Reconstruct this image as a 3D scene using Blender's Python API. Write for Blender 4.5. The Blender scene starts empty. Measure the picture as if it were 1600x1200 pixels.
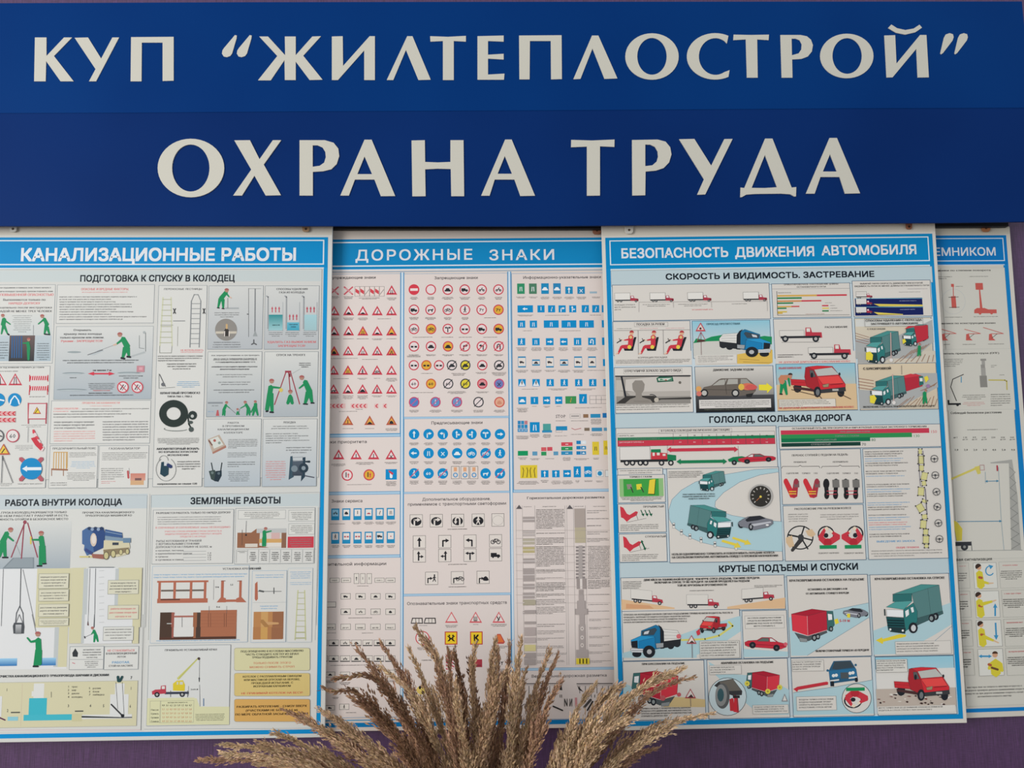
import bpy, math, random
import numpy as np
from mathutils import Matrix, Vector
from mathutils.geometry import tessellate_polygon
SC = bpy.context.scene
COL = SC.collection
rnd = random.Random(7)

# ------------------------------------------------------------------ camera, light, exposure
F = 1250.0
PITCH, YAW, ROLL = [math.radians(a) for a in (5.655, 1.1415, .6936)]
cp, sp, cy, sy, cr, sr = (math.cos(PITCH), math.sin(PITCH), math.cos(YAW), math.sin(YAW), math.cos(ROLL), math.sin(ROLL))
ROT = np.array([[cy, sy, 0], [-sy, cy, 0], [0, 0, 1]]) @ np.array([[1, 0, 0], [0, cp, -sp], [0, sp, cp]]) @ np.array([[cr, 0, sr], [0, 1, 0], [-sr, 0, cr]])
CAM = np.array([0.0, -1.44, 1.36])
cam_data = bpy.data.cameras.new('camera')
cam = bpy.data.objects.new('camera', cam_data); COL.objects.link(cam); SC.camera = cam
cam_data.sensor_width = 36; cam_data.lens = F / 1600 * 36; cam_data.clip_start = .02
M = Matrix.Identity(4)
for r_ in range(3):
    M[r_][0] = ROT[r_, 0]; M[r_][1] = ROT[r_, 2]; M[r_][2] = -ROT[r_, 1]; M[r_][3] = CAM[r_]
cam.matrix_world = M

SC.view_settings.view_transform = 'Standard'; SC.view_settings.look = 'None'
SC.view_settings.gamma = 1; SC.view_settings.use_curve_mapping = False
SC.view_settings.exposure = 0.0
world = bpy.data.worlds.new('room_light'); SC.world = world; world.use_nodes = True
bg = world.node_tree.nodes['Background']; bg.inputs[0].default_value = (.93, .96, 1, 1); bg.inputs[1].default_value = .66
def area(name, loc, look, size, sizey, power, col):
    l = bpy.data.lights.new(name, 'AREA'); l.shape = 'RECTANGLE'; l.size = size; l.size_y = sizey; l.energy = power; l.color = col
    o = bpy.data.objects.new(name, l); COL.objects.link(o); o.location = loc
    o.rotation_euler = (Vector(look) - Vector(loc)).to_track_quat('-Z', 'Y').to_euler()
area('window_daylight', (-3.0, -3.1, 1.9), (0.1, 0, 1.3), 1.8, 1.8, 95, (1, .985, .96))

# ------------------------------------------------------------------ helpers
def unproj(P, Y):
    """pixel of the 1600x1200 photograph -> point on the vertical plane y=Y"""
    P = np.asarray(P, float).reshape(-1, 2)
    d = np.stack([(P[:, 0] - 800) / F, np.ones(len(P)), (600 - P[:, 1]) / F], 1) @ ROT.T
    return CAM + d * ((Y - CAM[1]) / d[:, 1])[:, None]
def at(x, y, Y): return unproj([(x, y)], Y)[0]
INK = [1.2]
def lin(c, k=None):
    k = k or INK[0]
    if isinstance(c, str): c = [int(c[i:i + 2], 16) for i in (0, 2, 4)]
    out = []
    for v in c:
        v = v / 255; v = v / 12.92 if v <= .04045 else ((v + .055) / 1.055) ** 2.4
        out.append(min(v * k, .95))
    return out
def tag(o, label=None, cat=None, group=None, kind=None):
    if label: o['label'] = label
    if cat: o['category'] = cat
    if group: o['group'] = group
    if kind: o['kind'] = kind
    return o
def material(name, col=None, rough=.5, spec=.3, attr=False):
    m = bpy.data.materials.new(name); m.use_nodes = True
    b = m.node_tree.nodes['Principled BSDF']
    b.inputs['Roughness'].default_value = rough; b.inputs['Specular IOR Level'].default_value = spec
    if attr:
        a = m.node_tree.nodes.new('ShaderNodeAttribute'); a.attribute_name = 'Col'
        m.node_tree.links.new(a.outputs['Color'], b.inputs['Base Color'])
    elif col: b.inputs['Base Color'].default_value = (*col, 1)
    return m
def noise_mix(m, c1, c2, scale=(1, 1, 1), nscale=8, detail=4, lo=.35, hi=.65, bump=0, coord='Object'):
    nt = m.node_tree; N = nt.nodes; L = nt.links; b = N['Principled BSDF']
    tc = N.new('ShaderNodeTexCoord'); mp = N.new('ShaderNodeMapping'); mp.inputs['Scale'].default_value = scale
    no = N.new('ShaderNodeTexNoise'); no.inputs['Scale'].default_value = nscale; no.inputs['Detail'].default_value = detail
    ra = N.new('ShaderNodeValToRGB'); ra.color_ramp.elements[0].position = lo; ra.color_ramp.elements[1].position = hi
    ra.color_ramp.elements[0].color = (*c1, 1); ra.color_ramp.elements[1].color = (*c2, 1)
    L.new(tc.outputs[coord], mp.inputs[0]); L.new(mp.outputs[0], no.inputs['Vector']); L.new(no.outputs['Fac'], ra.inputs[0])
    L.new(ra.outputs[0], b.inputs['Base Color'])
    if bump:
        bu = N.new('ShaderNodeBump'); bu.inputs['Strength'].default_value = bump; bu.inputs['Distance'].default_value = .002
        L.new(no.outputs['Fac'], bu.inputs['Height']); L.new(bu.outputs[0], b.inputs['Normal'])
    return no, ra
MAT = {
    'ink': material('printed_sheet', rough=.5, spec=.12, attr=True),
    'metal': material('hanger_metal', attr=True, rough=.5, spec=.4),
    'grass': material('dried_grass', attr=True, rough=.8, spec=.15),
    'dark': material('gap_shadow_black', (.006, .006, .007), .6),  # near-black that puts the shade of the gap into the rail's colour
    'letter': material('cream_letter', lin('c9c6b9', 1.06), .45, .3),
}

def mesh_obj(name, verts, faces, mat, parent=None, cols=None, smooth=False):
    me = bpy.data.meshes.new(name); me.from_pydata([tuple(v) for v in verts], [], faces); me.materials.append(mat)
    if cols is not None and len(verts):
        a = me.color_attributes.new('Col', 'FLOAT_COLOR', 'POINT')
        arr = np.ones((len(verts), 4), np.float32); arr[:, :3] = np.asarray(cols)[:, :3]
        a.data.foreach_set('color', arr.ravel())
    if smooth: me.shade_smooth()
    o = bpy.data.objects.new(name, me); COL.objects.link(o)
    if parent: o.parent = parent; o.matrix_parent_inverse = parent.matrix_world.inverted()
    return o
def empty(name, loc):
    o = bpy.data.objects.new(name, None); o.empty_display_size = .05; COL.objects.link(o); o.location = tuple(loc)
    o.matrix_world = Matrix.Translation(Vector([float(v) for v in loc]))
    return o
def prism(front, Yf, Yb):
    """front outline (3-D points) extruded straight back from y=Yf to y=Yb"""
    n = len(front); vs = [(p[0], Yf, p[2]) for p in front] + [(p[0], Yb, p[2]) for p in front]
    tri = [tuple(t) for t in tessellate_polygon([[Vector((p[0], p[2], 0)) for p in front]])]
    fs = []
    for t in tri: fs.append(t); fs.append(tuple(n + i for i in reversed(t)))
    for i in range(n): j = (i + 1) % n; fs.append((i, n + i, n + j, j))
    return vs, fs
def box(x0, x1, y0, y1, z0, z1):
    vs = [(x, y, z) for x in (x0, x1) for y in (y0, y1) for z in (z0, z1)]
    return vs, [(0, 1, 3, 2), (4, 6, 7, 5), (0, 4, 5, 1), (2, 3, 7, 6), (0, 2, 6, 4), (1, 5, 7, 3)]
def fix_normals(o):
    import bmesh
    bm = bmesh.new(); bm.from_mesh(o.data); bmesh.ops.recalc_face_normals(bm, faces=bm.faces[:]); bm.to_mesh(o.data); bm.free()

# glyph cache ------------------------------------------------------
_cu = bpy.data.curves.new('glyph', 'FONT'); _ob = bpy.data.objects.new('glyph', _cu); COL.objects.link(_ob)
_G = {}
def _mesh_of(s):
    _cu.body = s; dg = bpy.context.evaluated_depsgraph_get(); ev = _ob.evaluated_get(dg); me = ev.to_mesh()
    n = len(me.vertices); co = np.zeros(n * 3); me.vertices.foreach_get('co', co)
    me.calc_loop_triangles(); t = np.zeros(len(me.loop_triangles) * 3, int); me.loop_triangles.foreach_get('vertices', t)
    ev.to_mesh_clear(); return co.reshape(-1, 3)[:, :2], t.reshape(-1, 3)
def _outlines(ch):
    _cu.fill_mode = 'NONE'; _cu.body = ch; dg = bpy.context.evaluated_depsgraph_get(); ev = _ob.evaluated_get(dg); me = ev.to_mesh()
    co = [(v.co.x, v.co.y) for v in me.vertices]; nb = {}
    for e in me.edges:
        i, j = e.vertices; nb.setdefault(i, []).append(j); nb.setdefault(j, []).append(i)
    seen = set(); L = []
    for s0 in nb:
        if s0 in seen: continue
        lp = [s0]; seen.add(s0)
        while True:
            nx = [k for k in nb[lp[-1]] if k not in seen]
            if not nx: break
            seen.add(nx[0]); lp.append(nx[0])
        L.append([co[i] for i in lp])
    ev.to_mesh_clear(); _cu.fill_mode = 'FRONT'; return L
def _area(P): return sum(P[i][0] * P[(i + 1) % len(P)][1] - P[(i + 1) % len(P)][0] * P[i][1] for i in range(len(P))) / 2
def _earclip(P):
    idx = list(range(len(P)))
    if _area(P) < 0: idx.reverse()
    T = []
    def cr3(a, b, c_): return (b[0] - a[0]) * (c_[1] - a[1]) - (b[1] - a[1]) * (c_[0] - a[0])
    while len(idx) > 3:
        best = None
        for k in range(len(idx)):
            i, j, m = idx[k - 1], idx[k], idx[(k + 1) % len(idx)]; A, B, C = P[i], P[j], P[m]; ar = cr3(A, B, C)
            if ar <= 1e-9:
                if abs(ar) <= 1e-9: best = (k, None); break
                continue
            if any(cr3(A, B, P[q_]) > 1e-9 and cr3(B, C, P[q_]) > 1e-9 and cr3(C, A, P[q_]) > 1e-9 for q_ in idx if q_ not in (i, j, m)): continue
            if any(cr3(A, B, P[q_]) > -1e-9 and cr3(B, C, P[q_]) > -1e-9 and cr3(C, A, P[q_]) > -1e-9 and P[q_] not in (A, B, C) for q_ in idx if q_ not in (i, j, m)): continue
            best = (k, (i, j, m)); break
        if best is None: break
        if best[1]: T.append(best[1])
        idx.pop(best[0])
    if len(idx) == 3: T.append(tuple(idx))
    return T
def glyph(ch, bold, res):
    k = (ch, bold, res)
    if k not in _G:
        _cu.offset = 0; _cu.resolution_u = 1
        v, _ = _mesh_of('Н' + ch + 'Н'); adv = v[:, 0].max() - 1.392
        _cu.resolution_u = res
        v, t = (np.zeros((0, 2)), np.zeros((0, 3), int)) if ch == ' ' else _mesh_of(ch); z = np.zeros(len(v))
        if len(v):
            L = _outlines(ch); sh = [_area(p_) for p_ in L]
            ta = sum(abs((v[b][0] - v[a][0]) * (v[c_][1] - v[a][1]) - (v[b][1] - v[a][1]) * (v[c_][0] - v[a][0])) / 2 for a, b, c_ in t)
            if abs(ta - abs(sum(sh))) > .002:
                big = max(sh, key=abs); outer = [i for i in range(len(L)) if sh[i] * big > 0]; holes = {i: [] for i in outer}
                bb = lambda P: (min(a[0] for a in P), min(a[1] for a in P), max(a[0] for a in P), max(a[1] for a in P))
                for i in range(len(L)):
                    if i in holes: continue
                    h_ = bb(L[i]); own = [o for o in outer if bb(L[o])[0] <= h_[0] and bb(L[o])[2] >= h_[2] and bb(L[o])[1] <= h_[1] and bb(L[o])[3] >= h_[3]]
                    if own: holes[min(own, key=lambda o: abs(sh[o]))].append(i)
                v0_, t0_ = v, t; v = []; t = []; z = []
                for n_, o in enumerate(outer):
                    P = list(L[o])
                    if holes[o]:
                        g_ = [L[o]] + [L[i] for i in holes[o]]; tt = tessellate_polygon([[Vector((a[0], a[1], 0)) for a in lp] for lp in g_]); P = [a for lp in g_ for a in lp]
                    else: tt = _earclip(P)
                    t += [tuple(len(v) + i for i in tr) for tr in tt]; v += P; z += [n_ * .3] * len(P)
                v = np.array(v); t = np.array(t); z = np.array(z)
                ta2 = sum(abs((v[b][0] - v[a][0]) * (v[c_][1] - v[a][1]) - (v[b][1] - v[a][1]) * (v[c_][0] - v[a][0])) / 2 for a, b, c_ in t)
                if abs(ta2 - abs(sum(sh))) > abs(ta - abs(sum(sh))) + 1e-6: v, t, z = v0_, t0_, np.zeros(len(v0_))
        t = [tr if (v[tr[1]][0] - v[tr[0]][0]) * (v[tr[2]][1] - v[tr[0]][1]) - (v[tr[1]][1] - v[tr[0]][1]) * (v[tr[2]][0] - v[tr[0]][0]) > 0 else (tr[2], tr[1], tr[0]) for tr in t] if len(t) else t
        t = np.array(t, int).reshape(-1, 3)
        _G[k] = (v, t, adv, z)
    return _G[k]

# ------------------------------------------------------------------ drawing in the plane of a poster
class S: pass
S.view = (1, 0, 1, 0); S.Hm = None; S.Y = 0; S.lay = 1; S.cur = None; S.poster = None; S.panel = None; S.outline = 0
STEP = 1.6e-5
def homog(src, dst):
    A = []; b = []
    for (x, y), (u, v) in zip(src, dst):
        A.append([x, y, 1, 0, 0, 0, -u * x, -u * y]); b.append(u)
        A.append([0, 0, 0, x, y, 1, -v * x, -v * y]); b.append(v)
    h = np.linalg.solve(np.array(A, float), np.array(b, float)); return np.append(h, 1).reshape(3, 3)
def hap(Hm, P):
    P = np.asarray(P, float).reshape(-1, 2); Q = np.c_[P, np.ones(len(P))] @ Hm.T; return Q[:, :2] / Q[:, 2:]
def V(x0, y0, s): S.view = (1 / s, x0, 1 / s, y0)
def X(P):
    P = np.asarray(P, float).reshape(-1, 2); a, b, c, d = S.view
    return np.c_[P[:, 0] * a + b, P[:, 1] * c + d]
def k_(): return (abs(S.view[0]) + abs(S.view[2])) / 2
def flush():
    c = S.cur
    if c is None: return
    S.cur = None
    o, vs, fs, cs = c
    if not vs:
        if not o.children: bpy.data.objects.remove(o)
        return
    me = o.data; v = np.concatenate(vs); me.from_pydata([tuple(p) for p in v], [], fs)
    a = me.color_attributes.new('Col', 'FLOAT_COLOR', 'POINT'); arr = np.ones((len(v), 4), np.float32); arr[:, :3] = np.concatenate(cs)
    a.data.foreach_set('color', arr.ravel())
def start(name, parent, label=None, kind=None):
    flush()
    me = bpy.data.meshes.new(name); me.materials.append(MAT['ink']); o = bpy.data.objects.new(name, me); COL.objects.link(o)
    o.parent = parent; o.matrix_parent_inverse = parent.matrix_world.inverted(); tag(o, label, kind=kind)
    S.cur = (o, [], [], []); S.n = 0
    return o
def part(name, label=None):
    o = start(name, S.poster, label, 'stuff' if 'lettering' in name else None); S.lay = S.plev; S.plev += 6; return o
def panel(name='picture_panel', label=None):
    S.panel = start(name, S.poster, label); S.lay = S.clev; S.clev += 2; return S.panel
def sub(name, label=None, kind=None, lay=None):
    if lay: S.lay = lay
    return start(name, S.panel, label, kind or ('stuff' if name == 'lettering' else None))
def _add(P, faces, cols, dz=None):
    """P photo pixels"""
    W = unproj(P, S.Y - S.lay * STEP); S.lay += 1
    if dz is not None: W[:, 1] -= dz * STEP
    o, vs, fs, cs = S.cur; n = S.n
    vs.append(W); fs.extend([tuple(n + int(i) for i in f) for f in faces])
    c = np.asarray(cols, float)
    if c.ndim == 1: c = np.tile(c, (len(W), 1))
    cs.append(c); S.n += len(W)
def ppoly(P, col):
    n = len(P)
    if n > 3: f = [tuple(t) for t in tessellate_polygon([[Vector((p[0], -p[1], 0)) for p in P]])]
    else: f = [(0, 1, 2)]
    # keep every face turned to the room
    g = []
    for t in f:
        a, b, c = P[t[0]], P[t[1]], P[t[2]]
        cr_ = (b[0] - a[0]) * (c[1] - a[1]) - (b[1] - a[1]) * (c[0] - a[0])
        g.append(t if cr_ < 0 else t[::-1])
    _add(P, g, lin(col))
def p(col, *xy):
    ppoly(X(xy), col)
    if S.outline and S.view[0]: l('2e3236', S.outline / k_(), *xy, *xy[:2])
def rectpx(x0, y0, x1, y1):
    Q = hap(S.Hi, [(x0, y0), (x1, y1)]); (u0, v0), (u1, v1) = Q
    return hap(S.Hm, [(u0, v0), (u0, v1), (u1, v1), (u1, v0)])
def q(x0, y0, x1, y1, col, col2=None):
    (a, b), (c, d) = X([(x0, y0), (x1, y1)])
    P = rectpx(min(a, c), min(b, d), max(a, c), max(b, d)); c1 = lin(col); c2 = lin(col2) if col2 else c1
    _add(P, [(0, 1, 2, 3)], [c1, c2, c2, c1])
def qs(x0, y0, x1, y1, col, w=.7):
    """outline of a rectangle, w in photo pixels"""
    (a, b), (c, d) = X([(x0, y0), (x1, y1)]); h = w / 2
    Q = hap(S.Hi, [(a, b), (c, d)]); (u0, v0), (u1, v1) = Q
    o = [(u0 - h, v0 - h), (u0 - h, v1 + h), (u1 + h, v1 + h), (u1 + h, v0 - h), (u0 + h, v0 + h), (u0 + h, v1 - h), (u1 - h, v1 - h), (u1 - h, v0 + h)]
    _add(hap(S.Hm, o), [(0, 1, 5, 4), (1, 2, 6, 5), (2, 3, 7, 6), (3, 0, 4, 7)], lin(col))
def l(col, w, *xy):
    """polyline, w in view units"""
    P = X(xy); w = w * k_() / 2
    for i in range(len(P) - 1):
        d = P[i + 1] - P[i]; n = np.hypot(*d) or 1; d = d / n; nn = np.array([-d[1], d[0]]) * w; e = d * w * .5
        _add([P[i] - e + nn, P[i + 1] + e + nn, P[i + 1] + e - nn, P[i] - e - nn], [(0, 1, 2, 3)], lin(col))
        if i < len(P) - 2: S.lay -= 1
def limb(col, x0, y0, x1, y1, w0, w1=None):
    w1 = w0 if w1 is None else w1
    P = X([(x0, y0), (x1, y1)]); d = P[1] - P[0]; n = np.hypot(*d) or 1; d = d / n; m = np.array([-d[1], d[0]]); k = k_()
    a, b = w0 * k / 2, w1 * k / 2
    ppoly(np.array([P[0] + m * a, P[0] - d * a * .7, P[0] - m * a, P[1] - m * b, P[1] + d * b * .7, P[1] + m * b]), col)
def el(x, y, rx, ry, col, a0=0, a1=360, n=None):
    n = n or (12 if rx * k_() < 8 else 28)
    A = np.radians(np.linspace(a0, a1, n, endpoint=(a1 - a0) != 360)); ppoly(X(np.c_[x + rx * np.cos(A), y - ry * np.sin(A)]), col)
def c(x, y, r, col): el(x, y, r, r, col)
def arc(x, y, rx, ry, w, col, a0=0, a1=360, n=18):
    A = np.radians(np.linspace(a0, a1, n + 1)); h = w / 2
    o = X(np.c_[x + (rx + h) * np.cos(A), y - (ry + h) * np.sin(A)]); i = X(np.c_[x + (rx - h) * np.cos(A), y - (ry - h) * np.sin(A)])
    _add(np.concatenate([o, i]), [(k, k + 1, n + 2 + k, n + 1 + k) for k in range(n)], lin(col))
def ring(x, y, r, w, col): arc(x, y, r, r, w, col, n=16 if r * k_() < 12 else 32)
def t(s, x0, y, x1, h, col='30343a', bold=0, res=1, al='l', gap=0):
    """one printed line: baseline from (x0,y) to x1, capital height h (view units). al='c': x0 is the centre and x1 the width or None"""
    gl = [glyph(ch, 0, res) for ch in s]; W = sum(g[2] + gap for g in gl) - gap or 1
    h = h * k_(); sy_ = h / .728
    if h < 4: bold += .034
    if h < 4 and max(int(col[0:2], 16), int(col[4:6], 16)) - min(int(col[0:2], 16), int(col[2:4], 16)) < 40: col = ''.join('%02x' % int(int(col[i:i + 2], 16) * (.62 if h < 3.4 else .8)) for i in (0, 2, 4))
    (px, py), = X([(x0, y)]); (u0, v0), = hap(S.Hi, [(px, py)])
    if x1 is None: wu = W * sy_ * .95
    elif al == 'c': wu = x1 * k_()
    else: wu = hap(S.Hi, X([(x1, y)]))[0][0] - u0
    if al == 'c': u0 -= wu / 2
    sx = wu / W; vs = []; fs = []; zs = []; n = 0; xo = 0
    for v, tr, adv, z in gl:
        if len(v):
            vs.append(np.c_[u0 + (xo + v[:, 0] - .04) * sx, v0 - v[:, 1] * sy_]); fs.append(tr + n); zs.append(z); n += len(v)
        xo += adv + gap
    if vs:
        G = np.concatenate(vs); Fc = np.concatenate(fs); cc = lin(col); Z = np.concatenate(zs); d = bold * sy_ * .8; l0 = S.lay
        sh = [(0, 0)] if not bold else [(-d, 0), (d, 0)] if h < 4 else [(-d, -d), (d, -d), (d, d), (-d, d)]
        for i, (a, b) in enumerate(sh): S.lay = l0 + i * (.5 if h < 4 else 1); _add(hap(S.Hm, G + [a, b]), Fc, cc, Z)
        S.lay = l0
WORDS = 'работы в колодцах и камерах проводить только при наличии допуска с применением средств защиты после проверки воздуха под надзором мастера на месте до начала спуска люк открывать крюком запрещается движение автомобиля на дороге скорость знак участок тормоз передача груз расстояние опора подъемник сигнал стрела водитель внимание'.split()
def line_of(n):
    s = ''
    while len(s) < n: s += rnd.choice(WORDS) + ' '
    return s[:n].strip()
def para(x0, y0, x1, y1, n, col='585b5e', al='l', up=False, fill=.5, last=.6, bold=.0, ragged=.12):
    """small print, unreadable in the photograph: n lines filling a box"""
    sp_ = (y1 - y0) / n; h = sp_ * fill; w = (x1 - x0)
    for i in range(n):
        f = 1 - rnd.random() * ragged
        if i == n - 1 and n > 1: f *= last
        wi = w * f; s = line_of(max(2, int(wi / (h / .728 * (.72 if up else .56)))))
        if up: s = s.upper()
        yb = y0 + sp_ * i + sp_ * .5 + h * .5
        if al == 'l': t(s, x0, yb, x0 + wi, h, col, bold)
        else: t(s, (x0 + x1) / 2, yb, wi, h, col, bold, al='c')
def place(fn, src, dst, flip=False, *a):
    """draw fn (written in its own coordinates, bounding box src) into the box dst of the current view"""
    A, B, C, D = S.view; old = S.view
    X0, Y0, X1, Y1 = dst[0] * A + B, dst[1] * C + D, dst[2] * A + B, dst[3] * C + D
    if flip: X0, X1 = X1, X0
    ax = (X1 - X0) / (src[2] - src[0]); ay = (Y1 - Y0) / (src[3] - src[1])
    S.view = (ax, X0 - src[0] * ax, ay, Y0 - src[1] * ay); S.outline = .32 if fn.__name__ in OUTLINED else 0; fn(*a); S.view = old; S.outline = 0
OUTLINED = ('box_truck_front', 'box_truck_rear', 'pickup', 'dump_truck', 'sedan', 'coupe')

PANEL_BG = 'd6d5cf'
def poster(name, label, quad, front, thick, ext, ground, ink=1.2):
    """quad: photo corners TL TR BR BL of the printed blue frame; ext: margins l,t,r,b of the board round it"""
    flush(); INK[0] = ink
    w = ((quad[1][0] - quad[0][0]) + (quad[2][0] - quad[3][0])) / 2; h = ((quad[3][1] - quad[0][1]) + (quad[2][1] - quad[1][1])) / 2
    S.Hi = homog(quad, [(0, 0), (w, 0), (w, h), (0, h)]); S.Hm = np.linalg.inv(S.Hi); S.Y = front; S.w, S.h = w, h
    e = ext; P = hap(S.Hm, [(-e[0], -e[1]), (-e[0], h + e[3]), (w + e[2], h + e[3]), (w + e[2], -e[1])])
    W = unproj(P, front); b = W[[1, 2]].mean(0); b[1] = front + thick / 2
    S.poster = tag(empty(name, b), label, 'poster', 'safety posters hanging under the blue sign')
    vs, fs = prism(W, front, front + thick)
    o = mesh_obj('board', vs, fs, MAT['ink'], S.poster, [lin(ground)] * len(vs)); fix_normals(o)
    m = o.modifiers.new('edge', 'BEVEL'); m.width = .0008; m.segments = 2
    V(0, 0, 1); S.lay = 2; S.plev = 4; S.clev = 34
    return S.poster
def uvq(u0, v0, u1, v1, col, col2=None):
    P = hap(S.Hm, [(u0, v0), (u0, v1), (u1, v1), (u1, v0)]); c1 = lin(col); c2 = lin(col2) if col2 else c1
    _add(P, [(0, 1, 2, 3)], [c1, c2, c2, c1])
def uvring(u0, v0, u1, v1, w, col):
    for a in ((u0, v0, u1, v0 + w), (u0, v1 - w, u1, v1), (u0, v0 + w, u0 + w, v1 - w), (u1 - w, v0 + w, u1, v1 - w)):
        uvq(*a, col); S.lay -= 1
    S.lay += 1

# ------------------------------------------------------------------ the wall, floor and sign
wm = material('violet_wallpaper', rough=.38, spec=.6)
no_, ra_ = noise_mix(wm, lin('3e2745'), lin('563762'), (170, 1, 9), 3, 6, .3, .72, .35)
nt = wm.node_tree; mp2 = nt.nodes.new('ShaderNodeMapping'); mp2.inputs['Scale'].default_value = (30, 1, 420)
n2 = nt.nodes.new('ShaderNodeTexNoise'); n2.inputs['Scale'].default_value = 2; n2.inputs['Detail'].default_value = 3
mx = nt.nodes.new('ShaderNodeMix'); mx.data_type = 'RGBA'; mx.blend_type = 'SOFT_LIGHT'; mx.inputs[0].default_value = .55
tc_ = [n for n in nt.nodes if n.type == 'TEX_COORD'][0]
nt.links.new(tc_.outputs['Object'], mp2.inputs[0]); nt.links.new(mp2.outputs[0], n2.inputs['Vector'])
nt.links.new(ra_.outputs[0], mx.inputs[6]); nt.links.new(n2.outputs['Fac'], mx.inputs[7]); nt.links.new(mx.outputs[2], nt.nodes['Principled BSDF'].inputs['Base Color'])
v_, f_ = box(-3, 3, 0, .1, -.02, 2.8); tag(mesh_obj('wall_back', v_, f_, wm), kind='structure')
fm = material('floor_boards', rough=.5); noise_mix(fm, lin('5a4434'), lin('7a6048'), (1, 12, 1), 4)
v_, f_ = box(-3, 3, -3, 0, -.1, 0); tag(mesh_obj('floor', v_, f_, fm), kind='structure')

def prism2(loops, Yf, Yb):
    vs = []; fs = []; base = []; L = []
    for lp in loops: base.append(len(L)); L += list(lp)
    n = len(L); vs = [(a[0], Yf, a[2]) for a in L] + [(a[0], Yb, a[2]) for a in L]
    for tr in tessellate_polygon([[Vector((a[0], a[2], 0)) for a in lp] for lp in loops]):
        fs.append(tuple(tr)); fs.append(tuple(n + i for i in reversed(tr)))
    for b, lp in zip(base, loops):
        for i in range(len(lp)): j = (i + 1) % len(lp); fs.append((b + i, n + b + i, n + b + j, b + j))
    return vs, fs
SY = -.062
blue1 = material('blue_panel', rough=.45, spec=.04); noise_mix(blue1, lin('022d68'), lin('03336f'), (1, 1, 1), 2.5, 2)
blue2 = material('navy_panel', rough=.45, spec=.04); noise_mix(blue2, lin('06265c'), lin('082b64'), (1, 1, 1), 2.5, 2)
sign = tag(empty('sign_board', (0, SY, at(800, 353, SY)[2])), 'wide blue sign board with large cream Cyrillic lettering above the posters', 'sign')
def sp(pts, mat, name, yf, yb):
    W = unproj(pts, yf); v, f = prism2([W], yf, yb); o = mesh_obj(name, v, f, mat, sign); fix_normals(o)
    m = o.modifiers.new('edge', 'BEVEL'); m.width = .001; m.segments = 2; return o
tag(sp([(-62, 5), (-64, 177), (200, 176.3), (480, 174.2), (900, 172.3), (1300, 169.6), (1612, 168.5), (1597, 2), (760, 2.6), (380, 3.2)], blue1, 'sign_panel', SY, SY + .006), 'upper panel of brighter blue')
tag(sp([(-64, 177), (-68, 353.2), (220, 352.6), (800, 353.3), (1100, 351), (1500, 347.6), (1628, 346), (1612, 168.5), (1300, 169.6), (900, 172.3), (480, 174.2), (200, 176.3)], blue2, 'sign_panel', SY + .0008, SY + .0058), 'lower panel of darker navy blue')
def letter(view, *loops):
    V(*view); L = []
    for lp in loops:
        a = np.array(lp, float).reshape(-1, 2) if not isinstance(lp, np.ndarray) else lp
        L.append(unproj(X(a), SY - .0012))
    v, f = prism2(L, SY - .0012, SY + .0015); o = mesh_obj('letter', v, f, MAT['letter'], sign); fix_normals(o); return o
def ell(x, y, rx, ry, a0=0, a1=360, n=44):
    A = np.radians(np.linspace(a0, a1, n, endpoint=(abs(a1 - a0) != 360))); return np.c_[x + rx * np.cos(A), y - ry * np.sin(A)]
def drop(dx, v, pts): letter(v, [a + (dx if i % 2 == 0 else 0) for i, a in enumerate(pts)])
v1 = (0, 0, 4); v2 = (380, 0, 4); v3 = (760, 0, 4); v4 = (1140, 0, 3.478); v5 = (220, 180, 4); v6 = (600, 180, 4); v7 = (980, 180, 4)
letter(v1, [218,234,290,234,290,350,400,234,450,234,337,350,460,508,378,508,288,382,285,508,213,508])
letter(v1, [466,236,550,234,632,366,702,234,744,234,600,508,556,508,597,432])
letter(v1, [819,232,1085,230,1085,504,1016,506,1016,266,886,266,884,508,816,508])
dr = [1468,219,1480,222,1478,240,1450,335,1438,350,1418,357,1398,353,1387,335,1390,315,1400,300]
drop(0, v1, dr); drop(93, v1, dr)
letter(v2, [100,228,155,228,262,345,260,228,328,228,328,345,432,228,486,226,375,348,496,498,415,500,328,385,328,500,260,500,258,375,172,502,92,502,213,350])
letter(v2, [554,228,622,226,624,412,790,226,823,226,823,500,756,500,756,315,592,500,554,500])
letter(v2, [1025,226,1058,226,1172,498,1095,500,1017,312,938,500,897,500])
letter(v2, [1168,226,1280,230,1392,224,1392,260,1316,256,1316,500,1248,500,1248,256,1170,260])
letter(v3, [-56,226,108,222,108,260,10,256,10,342,108,336,108,372,10,366,10,466,113,460,110,498,-56,498])
letter(v3, [204,222,470,220,472,494,404,496,402,256,272,256,270,496,206,496])
letter(v3, [660,222,700,222,819,490,738,493,663,303,588,493,543,495])
letter(v3, ell(1035,353,167,145), ell(1035,352,92,115))
letter(v3, np.concatenate([ell(1430,352,177,145,62,298,34), [(1520,438)], ell(1432,353,104,115,302,58,26), [(1503,272)]]))
letter(v4, [22,188,115,190,214,188,212,218,150,214,153,422,94,422,88,214,20,218])
letter(v4, [276,190,385,190,420,197,442,215,453,245,447,280,425,307,390,320,340,323,342,422,283,422], [337,210,360,210,381,219,392,240,390,268,375,290,339,300])
letter(v4, ell(637,304,145,121), ell(639,304,80,97))
letter(v4, [841,193,900,191,907,345,1035,190,1070,190,1083,420,1022,421,1015,265,886,420,853,421])
tag(letter(v4, [861,152,879,133,910,153,955,163,1000,155,1032,134,1046,150,1010,175,955,188,905,178]), 'cream breve over the last letter')
dr = [1196,180,1214,186,1218,202,1212,220,1160,288,1150,295,1145,290,1165,205,1175,187]
drop(0, v4, dr); drop(77, v4, dr)
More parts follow.
